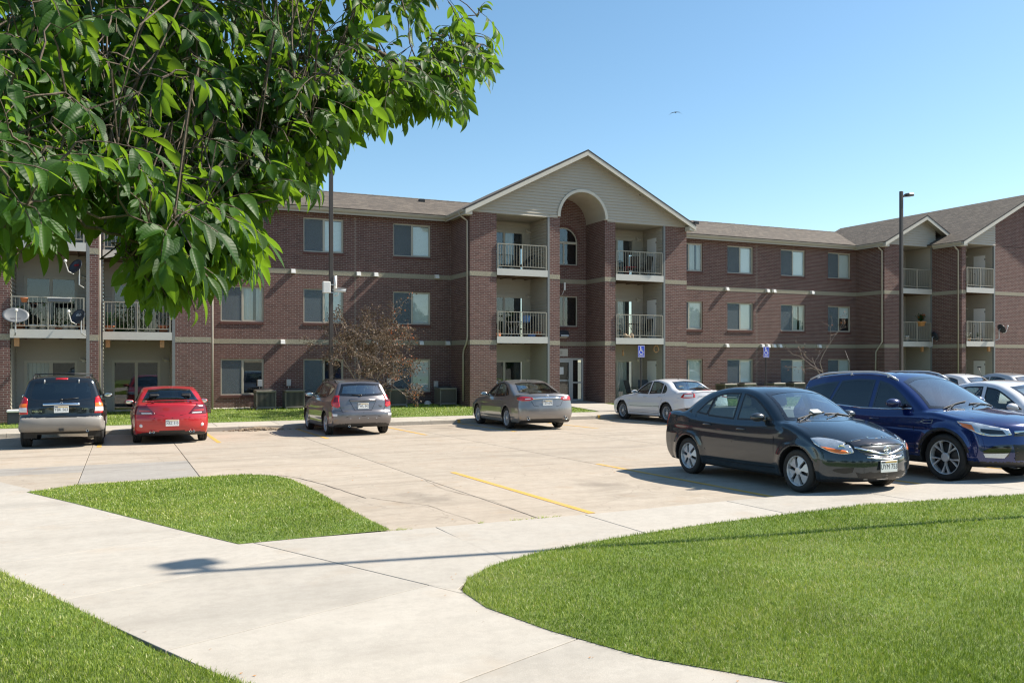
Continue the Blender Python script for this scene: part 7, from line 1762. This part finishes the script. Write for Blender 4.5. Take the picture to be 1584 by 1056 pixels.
o=empty('basket',(14.02,32.55,2.81),label='round wicker basket with a hooped handle at the left end of the middle balcony',cat='basket'); m=MB(); m.lathe([(.001,0),(.13,0),(.17,.22),(.15,.22),(.001,.05)],14); m.build('basket_body',M['terra'],o,True); m=MB(); m.tube([(.16*math.cos(R(t)),0,.2+.17*math.sin(R(t))) for t in range(0,181,20)],.014,5); m.build('handle',M['wood'],o)
chair(20.0,32.9,5.56,R(20),M['black'],'dark chair at the left end of the top balcony right of the arch')
table(20.55,33.0,5.56,.28,.50,M['redm'],'small red table on the top balcony right of the arch',True)
chair(21.35,32.95,5.56,R(200),M['black'],'high-backed dark chair at the right end of the top balcony right of the arch'); chair(21.0,33.2,5.56,R(150),M['black'],'dark chair beside the high-backed one on the top balcony right of the arch')
table(20.95,32.95,2.81,.42,.74,M['black'],'black round table on the middle balcony right of the arch'); chair(21.45,33.1,2.81,R(-80),M['black'],'black chair right of the black table on the middle balcony'); chair(19.85,33.0,2.81,R(80),M['black'],'black chair left of the black table on the middle balcony')
m=MB(); m.blob((0,0,.11),(.16,.12,.12)); m.blob((.22,.02,.16),(.10,.10,.16)); m.blob((-.12,0,.2),(.08,.08,.08)); q_=tag(m.build('sleeping_figurine',simple('tan pottery',(.50,.36,.22),.7),None,True),'tan pottery ornament behind the rail of the middle balcony right of the arch','ornament'); q_.location=(20.2,32.45,2.81)
chair(20.6,32.6,.06,R(30),M['black'],'dark patio chair behind the bonnet of the white sedan'); chair(21.25,32.7,.06,R(-20),M['black'],'dark patio chair right of the other patio chair behind the white sedan')
m=MB(); m.tube([(0,0,0),(0,0,-.25)],.004,4); m.tube([(0,0,-.25),(0,0,-.50)],.035,8); q_=tag(m.build('wind_chime',M['wood'],None,True),'orange wind chime hanging under the slab right of the entrance','wind chime'); q_.location=(20.0,32.5,2.62)
m=MB(); n=26; m.tube([(.12*math.cos(2*math.pi*k/n),0,.15*math.sin(2*math.pi*k/n)) for k in range(n+1)],.02,6,False); q_=tag(m.build('wreath',M['wood'],None,True),'round twig wreath hanging under the slab beside the right pier','wreath'); q_.location=(21.55,32.26,2.42)
o=empty('cool_box',(-2.93,30.28,-.03),label='dark cool box with a white lid against the brick at far left',cat='cool box'); m=MB(); boxr(m,-.20,.20,-.18,.18,0,.38,.02); m.build('box',M['dishk'],o); m=MB(); boxr(m,-.22,.22,-.20,.20,.38,.46,.02); m.build('lid',M['white'],o)
m=MB(); m.box(-.11,.11,-.006,.0,-.03,.03); q_=tag(m.build('door_sign',M['ink']),'small dark word plate on the ground-floor storage door at far right','door sign'); q_.location=(41.268,31.5,1.55); q_.rotation_euler=(0,0,R(-90))
# lot litter: a few dry leaves and chips
m=MB()
for k in range(70):
    x=random.uniform(2.5,14); y=random.uniform(9.1,20); s=random.uniform(.006,.018); a=random.uniform(0,6.28); z=lotz(y)+.004
    m.add([(x+s*math.cos(a+t),y+s*math.sin(a+t)*.6,z+(.006 if t else 0)) for t in (0,1.6,3.1,4.7)],[(0,1,2,3)])
for k in range(260):
    a=random.choice((RL,ISL,LL[:7])); i=random.randrange(len(a)-1); t=random.random(); x=a[i][0]+(a[i+1][0]-a[i][0])*t+random.gauss(0,.14); y=a[i][1]+(a[i+1][1]-a[i][1])*t+random.gauss(0,.14)
    s=random.uniform(.003,.012); q_=random.uniform(0,6.28); z=zw(x,y)+.003; m.add([(x+s*math.cos(q_+t_2),y+s*math.sin(q_+t_2)*.5,z+(.004 if t_2 else 0)) for t_2 in (0,1.6,3.1,4.7)],[(0,1,2,3)])
tag(m.build('litter',M['wood']),kind='stuff')
m=MB(); P=[]
for k in range(260):
    a=random.uniform(0,6.28); r_=abs(random.gauss(0,.42)); x=3.75+math.cos(a)*r_*1.3; y=27.0+math.sin(a)*r_*.35; s=random.uniform(.01,.03); m.blob((x,y,lotz(y)+max(0,.09-r_*.12)+.002),(s*2.2,s*2,s),5,3)
tag(m.build('sand',M['sand'] if 'sand' in M else simple('dry sand',(.26,.20,.14),.95)),kind='stuff')
# bird far off in the sky
o=empty('bird',(0,0,0),label='tiny dark bird gliding in the clear sky',cat='bird'); d=70; s=(1045-792)/1340*d; o.location=(.4115*d+.9114*s,.9114*d-.4115*s,1.95+(556-174)/1340*d); o.rotation_euler=(0,0,R(-40))
m=MB(); m.blob((0,0,0),(.06,.14,.05)); m.add([(0,.06,.02),(0,-.06,.02),(.30,-.03,-.02),(.30,.05,-.02),(.55,-.08,-.24),(0,.06,.04),(0,-.06,.04),(.30,-.03,0),(.30,.05,0)],[(0,1,2,3),(3,2,4),(5,8,7,6),(8,4,7)]); m.add([(0,.06,.02),(0,-.06,.02),(-.30,-.03,-.02),(-.30,.05,-.02),(-.55,-.08,-.24),(0,.06,.04),(0,-.06,.04),(-.30,-.03,0),(-.30,.05,0)],[(0,1,2,3),(3,2,4),(5,8,7,6),(8,4,7)]); m.build('bird_body',M['black'],o,True)
# ================================================================ shrubs and the big ash at the left
def grow(m,p,d,l,r,depth,tips,bend=.35,split=3,up=0.,seed=None):
    pts=[p]; n=4; q=p.copy(); dd=d.copy()
    for k in range(n):
        dd=(dd+Vector((random.gauss(0,1),random.gauss(0,1),random.gauss(0,1)))*bend*.35+Vector((0,0,up))*.12).normalized(); q=q+dd*l/n; pts.append(q.copy())
        if depth<=1: tips.append((q.copy(),dd.copy()))
    m.tube(pts,[r*(1-.5*k/n) for k in range(n+1)],5 if r<.02 else 7,False)
    if depth>0:
        for k in range(split):
            i=random.choice((2,3,4)); base=pts[i]; nd=(dd+Vector((random.gauss(0,1),random.gauss(0,1),random.gauss(0,.7)))*.75).normalized()
            grow(m,base,nd,l*random.uniform(.55,.8),r*.55,depth-1,tips,bend,split,up)
def tagtone(me,n,mu=.5,sd=.25):
    at=me.attributes.new('tone','FLOAT','POINT'); at.data.foreach_set('value',np.clip(RNG.normal(mu,sd,n),0,1).astype(np.float32))
def small_tree(name,x,y,z,label,stems,l,depth,nleaf,mats,lsize,spread,cat,split=3,up=.0):
    r=empty(name,(x,y,z),label=label,cat=cat); m=MB(); tips=[]
    for k in range(stems):
        a=2*math.pi*k/stems+random.uniform(-.4,.4); d=Vector((math.cos(a)*spread,math.sin(a)*spread*.7,1)).normalized()
        grow(m,Vector((math.cos(a)*.05,math.sin(a)*.05,0)),d,l,.028,depth,tips,.4,split,up)
    m.build('trunk',M['barkp'],r,True)
    for mat,share,nm in mats:
        m=MB()
        for k in range(int(nleaf*share)):
            p,d=random.choice(tips) if nm!='red_leaves' else random.choice([t for t in tips if t[0].x>.8 and name=='shrub_tree'] or tips); p=p+Vector((random.gauss(0,.07),random.gauss(0,.07),random.gauss(0,.07)))
            u=(d*.4+Vector((random.gauss(0,1),random.gauss(0,1),random.gauss(0,1)-.5))).normalized(); s=lsize*random.uniform(.6,1.3); w=u.cross(Vector((random.gauss(0,1),random.gauss(0,1),random.gauss(0,1)))).normalized()*s*.38
            m.add([p,p+u*s*.5+w,p+u*s,p+u*s*.5-w],[(0,1,2,3)])
        o=m.build(nm,mat,r); tagtone(o.data,len(o.data.vertices)); o['kind']='stuff'
    return r
random.seed(11)
small_tree('shrub_tree',8.15,31.0,-.0,'brown-leaved sparse shrub tree with pale stems rising behind the grey estate car',5,1.7,4,11000,[(M['leafc'],.985,'foliage'),(M['leafr'],.015,'red_leaves')],.065,.34,'shrub',3,.30)
random.seed(5)
small_tree('young_tree',29.6,31.0,-.0,'nearly bare young tree with twisting pale branches left of the blue utility vehicle roof',1,1.9,3,150,[(M['leafc'],.7,'foliage'),(M['leafr'],.15,'red_leaves')],.06,.35,'tree',3,.1)
random.seed(3)
def cam2w(px,py,d):
    s=(px-792)/1340*d; return Vector((.4115*d+.9114*s,.9114*d-.4115*s,1.95+(556-py)/1340*d))
def w2c(P):
    d=.4115*P.x+.9114*P.y; s=.9114*P.x-.4115*P.y; return 792+1340*s/d,556-1340*(P.z-1.95)/d,d
tree=empty('ash_tree',(-2.3,4.3,.17),label='big green ash tree reaching in from the upper left, drooping leaflets close by',cat='tree')
TO=Vector((-2.3,4.3,.17))
wood=MB(); wood.tube([(0,0,-.1),(.03,0,.5),(.0,.02,1.5),(.08,-.05,2.4),(.10,-.10,3.4),(0,-.1,4.6),(.05,0,5.6)],[.15,.115,.10,.09,.07,.05,.02],14); wood.build('trunk',M['bark'],tree,True)
BR=[ [(-300,170,3.3),(-120,150,3.2),(0,102,3.1),(75,82,3.05),(140,62,3.05),(220,38,3.1),(330,30,3.3),(450,45,3.5)],
 [(-260,120,3.4),(0,160,3.4),(160,150,3.5),(320,110,3.7),(470,88,3.8),(560,70,3.9),(640,105,4.0),(700,100,4.05),(742,70,4.1)],
 [(-300,330,2.6),(-80,290,2.5),(40,300,2.45),(100,325,2.45),(150,355,2.45),(215,374,2.5),(262,385,2.6)],
 [(-300,260,2.9),(0,196,2.8),(30,203,2.8),(130,240,2.8),(260,230,2.9),(360,215,3.0),(440,230,3.1),(480,255,3.1)],
 [(-280,230,3.6),(0,240,3.5),(200,190,3.6),(380,165,3.7),(520,160,3.9),(600,150,4.0),(660,150,4.0)],
 [(-250,60,3.6),(0,40,3.6),(200,-20,3.7),(420,-40,3.8),(600,-30,4.0),(680,-20,4.1)],
 [(-300,250,2.5),(-60,250,2.4),(75,290,2.3),(100,310,2.3),(155,338,2.35)],
 [(-200,200,3.0),(60,240,2.9),(200,300,2.8),(300,350,2.75),(340,390,2.8)]]
branches=[]; 
for i,b in enumerate(BR):
    P=[cam2w(*q)-TO for q in b]; st=Vector((.05,-.05,2.0+.28*i))
    P=[st,(st+P[0])/2+Vector((0,0,.12))]+P; n=len(P); m=MB(); r0=.030 if i in (1,4,5) else .022
    if i in (2,6): r0=.013
    PP=[]
    for a,c_ in zip(P[:-1],P[1:]):
        for k in range(4): PP.append(a.lerp(c_,k/4)+Vector((random.gauss(0,1),random.gauss(0,1),random.gauss(0,1)))*.006)
    PP.append(P[-1]); N=len(PP); m.tube(PP,[max(.0035,r0*(1-.85*k/N)) for k in range(N)],8); m.build('branch',M['bark'],tree,True); branches+=PP[6:]
NB=np.array([tuple(p) for p in branches])
OUT=[(-160,-160),(705,-160),(700,8),(655,20),(652,52),(700,38),(735,4),(765,12),(780,50),(768,88),(762,135),(738,128),(722,168),(700,196),(668,195),(652,160),(636,178),(612,186),(570,205),(545,200),(532,236),(506,246),(496,270),(506,302),(490,322),(455,300),(405,318),(392,345),(412,372),(394,438),(350,424),(322,438),(300,456),(262,470),(216,470),(196,436),(166,384),(128,330),(100,352),(84,400),(40,412),(14,385),(-160,430)]
GAPS=[(150,45,13,8),(113,58,10,7),(118,95,14,9),(232,182,12,9),(258,200,10,8),(316,268,14,10),(372,55,16,12),(392,66,12,10),(430,70,12,10),(128,330,26,14),(120,300,16,10),(190,355,22,12),(585,42,26,16),(625,60,18,14),(560,120,9,7),(500,20,14,8),(450,180,9,6),(165,320,20,10)]
def leaf_tpl(curl,fold,wmax=.185):
    nu=7; V=[];luv=[]
    for i in range(nu):
        u=i/(nu-1); w=wmax*(math.sin(math.pi*min(1,u**.85*.985+.012))**.85)
        for v in (-1,-.5,0,.5,1):
            z=-curl*u*u+abs(v)*w*fold-.25*w*fold*(v*v); V.append((u-curl*.25*u*u,v*w,z)); luv.append((u,v*w,0))
    F=[(i*5+j,(i+1)*5+j,(i+1)*5+j+1,i*5+j+1) for i in range(nu-1) for j in range(4)]
    return np.array(V),np.array(F),np.array(luv)
TPL=[leaf_tpl(c_,f,w) for c_,f,w in ((.12,.5,.205),(.28,.35,.20),(.45,.7,.195),(.2,.9,.18),(.05,.25,.215),(.6,.4,.20))]
leaves=[]  # (matrix rows, template, tone, distance)
tw=MB()
def leaflet(p,d,nrm,L):
    x=d.normalized(); z=(nrm-x*nrm.dot(x)); 
    if z.length<1e-3: z=x.orthogonal()
    z.normalize(); y=z.cross(x)
    leaves.append((np.array([tuple(x*L),tuple(y*L),tuple(z*L)]),np.array(tuple(p)),random.randrange(6),min(1,max(0,random.gauss(.5,.25)))))
def compound(base,d,scale=1.,check=None):
    n0=len(leaves); t0=(len(tw.v),len(tw.f))
    npair=random.choice((2,3,3,3)); Lr=random.uniform(.09,.16)*scale; L0=random.choice((.055,.07,.08,.09))*random.uniform(.85,1.12)*scale
    pts=[base]; q=base.copy(); dd=d.copy()
    for k in range(npair+1):
        dd=(dd+Vector((0,0,-.16))+Vector((random.gauss(0,.07),random.gauss(0,.07),random.gauss(0,.05)))).normalized(); q=q+dd*Lr/(npair+1); pts.append(q.copy())
    tw.tube(pts,[.0016]*len(pts),3,False)
    side=dd.cross(Vector((0,0,1)))
    if side.length<.1: side=Vector((1,0,0))
    side.normalize(); roll=random.gauss(0,.5)
    upv=side.cross(dd).normalized(); side=(side*math.cos(roll)+upv*math.sin(roll)).normalized(); nrm=side.cross(dd).normalized()
    if nrm.z<0: nrm=-nrm
    for k in range(1,npair+1):
        for sg in (-1,1):
            ld=(dd*.55+side*sg*.75+Vector((0,0,-random.uniform(.15,.65)))+Vector((random.gauss(0,.12),random.gauss(0,.12),random.gauss(0,.12)))).normalized()
            leaflet(pts[k]+ld*.006,ld,(nrm+Vector((random.gauss(0,.3),random.gauss(0,.3),random.gauss(0,.25)))),L0*random.uniform(.8,1.1)*(.8+.1*k))
    ld=(dd+Vector((0,0,-.3))).normalized(); leaflet(pts[-1],ld,nrm,L0*1.12)
    if check is not None:
        bad=0
        for l in leaves[n0:]:
            q=w2c(TO+Vector(l[1]+l[0][0]))
            if not poly_in(OUT,q[0],q[1]): bad+=1
        if bad>check:
            del leaves[n0:]; del tw.v[t0[0]:]; del tw.f[t0[1]:]; del tw.m[t0[1]:]; return False
    return True
def depth_at(px,py): return 2.35+1.75*max(0,px)/770*.95+.35*max(0,(330-py))/330
cnt=0; tries=0; RIGHT=Vector((.9114,-.4115,0))
while cnt<2950 and tries<60000:
    tries+=1; px=random.uniform(-150,785); py=random.uniform(-150,475); bz=random.random()
    if bz<.30: px=random.uniform(150,430); py=random.uniform(250,430)
    elif bz<.42: px=random.uniform(430,640); py=random.uniform(110,215)
    if px<0 and random.random()<.55: continue
    if py<0 and random.random()<.6: continue
    if not poly_in(OUT,px,py): continue
    if any(((px-a)/(w+19))**2+((py-b)/(h+19))**2<1 for a,b,w,h in GAPS): continue
    d=depth_at(px,py)+random.gauss(0,.22); d=max(1.9,d)
    base=cam2w(px,py,d)
    # outward direction: away from the nearest branch, drooping, mostly to the right
    pl=base-TO; i=int(((NB-np.array(tuple(pl)))**2).sum(1).argmin()); nb=Vector(NB[i]); away=(pl-nb)
    if away.length<.02: away=Vector((random.gauss(0,1),random.gauss(0,1),0))
    dirn=(away.normalized()*.6+RIGHT*.45+Vector((random.gauss(0,.45),random.gauss(0,.45),random.uniform(-.75,.15)))).normalized()
    tip=base+dirn*.27; q=w2c(tip); q2=w2c(base+dirn*.16+Vector((0,0,-.235))); 
    if q[2]<1 : continue
    if not compound(pl,dirn,1.,random.choice((1,1,2,2,3))): continue
    cnt+=1
    if away.length>.03:
        dl=away.length; j=lambda k:Vector((random.gauss(0,1),random.gauss(0,1),random.gauss(0,1)))*dl*k
        m1=nb.lerp(pl,.33)+j(.07)+Vector((0,0,dl*.10)); m2=nb.lerp(pl,.7)+j(.05)+Vector((0,0,dl*.08)); tw.tube([nb,m1,m2,pl],[.0035,.003,.0025,.0018],4,False)
        NB=np.concatenate([NB,[tuple(m1),tuple(m2),tuple(pl)]])
print('sprays',cnt,tries)
for i in range(3):  # crown above the view, added to shade the leaves in sight
    P=[cam2w(*q)-TO for q in ((-250,-60-150*i,3.6),(60,-180-130*i,3.6),(380,-230-120*i,3.8),(640,-260-100*i,4.0))]; st=Vector((.05,-.05,3.6+.5*i)); P=[st]+P; PP=[]
    for a,c_ in zip(P[:-1],P[1:]):
        for k in range(4): PP.append(a.lerp(c_,k/4)+Vector((random.gauss(0,.01),random.gauss(0,.01),random.gauss(0,.01))))
    m=MB(); m.tube(PP,[max(.004,.03*(1-.85*k/len(PP))) for k in range(len(PP))],8); m.build('branch',M['bark'],tree,True); NB=np.concatenate([NB,[tuple(q) for q in PP]])
for k in range(620):  # unseen sprays of that added shading crown
    px=random.uniform(-200,740); py=random.uniform(-640,-110); d=random.uniform(3.0,4.6); pl=cam2w(px,py,d)-TO; i=int(((NB-np.array(tuple(pl)))**2).sum(1).argmin()); nb=Vector(NB[i]); away=pl-nb
    dirn=(away*1.5+RIGHT*.4+Vector((random.gauss(0,.45),random.gauss(0,.45),random.uniform(-.7,.2)))).normalized(); compound(pl,dirn,1.1)
    if away.length>.03:
        mm=nb.lerp(pl,.5)+Vector((0,0,away.length*.1)); tw.tube([nb,mm,pl],[.0035,.003,.002],4,False); NB=np.concatenate([NB,[tuple(mm),tuple(pl)]])
# the rest of the crown outside the picture, seen only from a step aside
for k in range(420):
    a=random.uniform(0,6.283); r_=random.uniform(.4,2.0); p=Vector((math.cos(a)*r_-.6,math.sin(a)*r_-.2,random.uniform(2.2,5.6))); q=w2c(p+TO)
    if q[2]>.3 and q[0]>-200 : continue
    if (p+TO-Vector((0,0,1.95))).length<1.2: continue
    compound(p,Vector((math.cos(a),math.sin(a),random.uniform(-.6,.1))).normalized(),1.1)
tw.build('twigs',M['bark'],tree)['kind']='stuff'
camp=np.array((0,0,1.95))-np.array(tuple(TO))
def size_seen(l):
    P=l[1]; w=Vector(P)+TO; q=w2c(w); 
    if q[2]<.5 or not(-10<q[0]<1594 and -10<q[1]<1066): return 0
    return np.linalg.norm(l[0][0])/q[2]
order=sorted(range(len(leaves)),key=lambda i:-size_seen(leaves[i])); big=set(order[:300])
meshes=[]
for k,(V,F,U) in enumerate(TPL):
    me=bpy.data.meshes.new('leaf'); me.from_pydata(V.tolist(),[],F.tolist()); me.materials.append(M['leafa']); me.polygons.foreach_set('use_smooth',[True]*len(F))
    at=me.attributes.new('luv','FLOAT_VECTOR','POINT'); at.data.foreach_set('vector',U.ravel().astype(np.float32)); at=me.attributes.new('tone','FLOAT','POINT'); at.data.foreach_set('value',[.2+.12*k]*len(V)); meshes.append(me)
VV=[];FF=[];UU=[];TT=[];b=0
for i,(Mx,P,k,t) in enumerate(leaves):
    if i in big:
        o=link('leaf',meshes[k],tree); A=Matrix(((Mx[0][0],Mx[1][0],Mx[2][0],P[0]),(Mx[0][1],Mx[1][1],Mx[2][1],P[1]),(Mx[0][2],Mx[1][2],Mx[2][2],P[2]),(0,0,0,1))); o.matrix_local=A; continue
    V,F,U=TPL[k]; VV.append(V@Mx+P); FF.append(F+b); UU.append(U); TT.append(np.full(len(V),t)); b+=len(V)
o=npmesh('foliage',np.concatenate(VV),np.concatenate(FF),M['leafa'],tree,True); o['kind']='stuff'
at=o.data.attributes.new('luv','FLOAT_VECTOR','POINT'); at.data.foreach_set('vector',np.concatenate(UU).ravel().astype(np.float32)); at=o.data.attributes.new('tone','FLOAT','POINT'); at.data.foreach_set('value',np.concatenate(TT).astype(np.float32))

# trees across the street behind the camera: they show only as reflections in the panes and paint
random.seed(21)
PT=None
for k,(x,y,h) in enumerate(((-26,-34,9),(-14,-38,11),(-2,-33,8.5),(9,-40,11.5),(21,-35,9.5),(33,-39,11),(46,-34,9),(60,-38,11),(74,-33,10),(88,-30,10))):
    r=empty('street_tree',(x,y,-1.2),random.uniform(0,6),'leafy street tree %s in the row behind the viewpoint, seen only in reflections'%('one two three four five six seven eight nine ten'.split()[k]),'tree','row of street trees behind the viewpoint')
    m=MB(); m.tube([(0,0,0),(.1,0,h*.3),(0,.1,h*.55)],[.22,.17,.1],8); m.build('trunk',M['bark'],r,True)
    n=2600; a=RNG.normal(0,1,(n,3)); a/=np.linalg.norm(a,axis=1)[:,None]; rr=RNG.uniform(.45,1,n)**.5*(1+.18*np.sin(a[:,0]*5+k)+.15*np.cos(a[:,1]*6))
    C=a*rr[:,None]*np.array([h*.36,h*.36,h*.34])+np.array([0,0,h*.62]); u=RNG.normal(0,1,(n,3)); u/=np.linalg.norm(u,axis=1)[:,None]; w=np.cross(u,RNG.normal(0,1,(n,3))); w/=np.linalg.norm(w,axis=1)[:,None]; s=.34
    V=np.stack([C-u*s,C+w*s*.6,C+u*s,C-w*s*.6],1).reshape(-1,3); F=np.arange(n*4).reshape(-1,4)
    o=npmesh('foliage',V,F,M['plantg'],r,False); o['kind']='stuff'
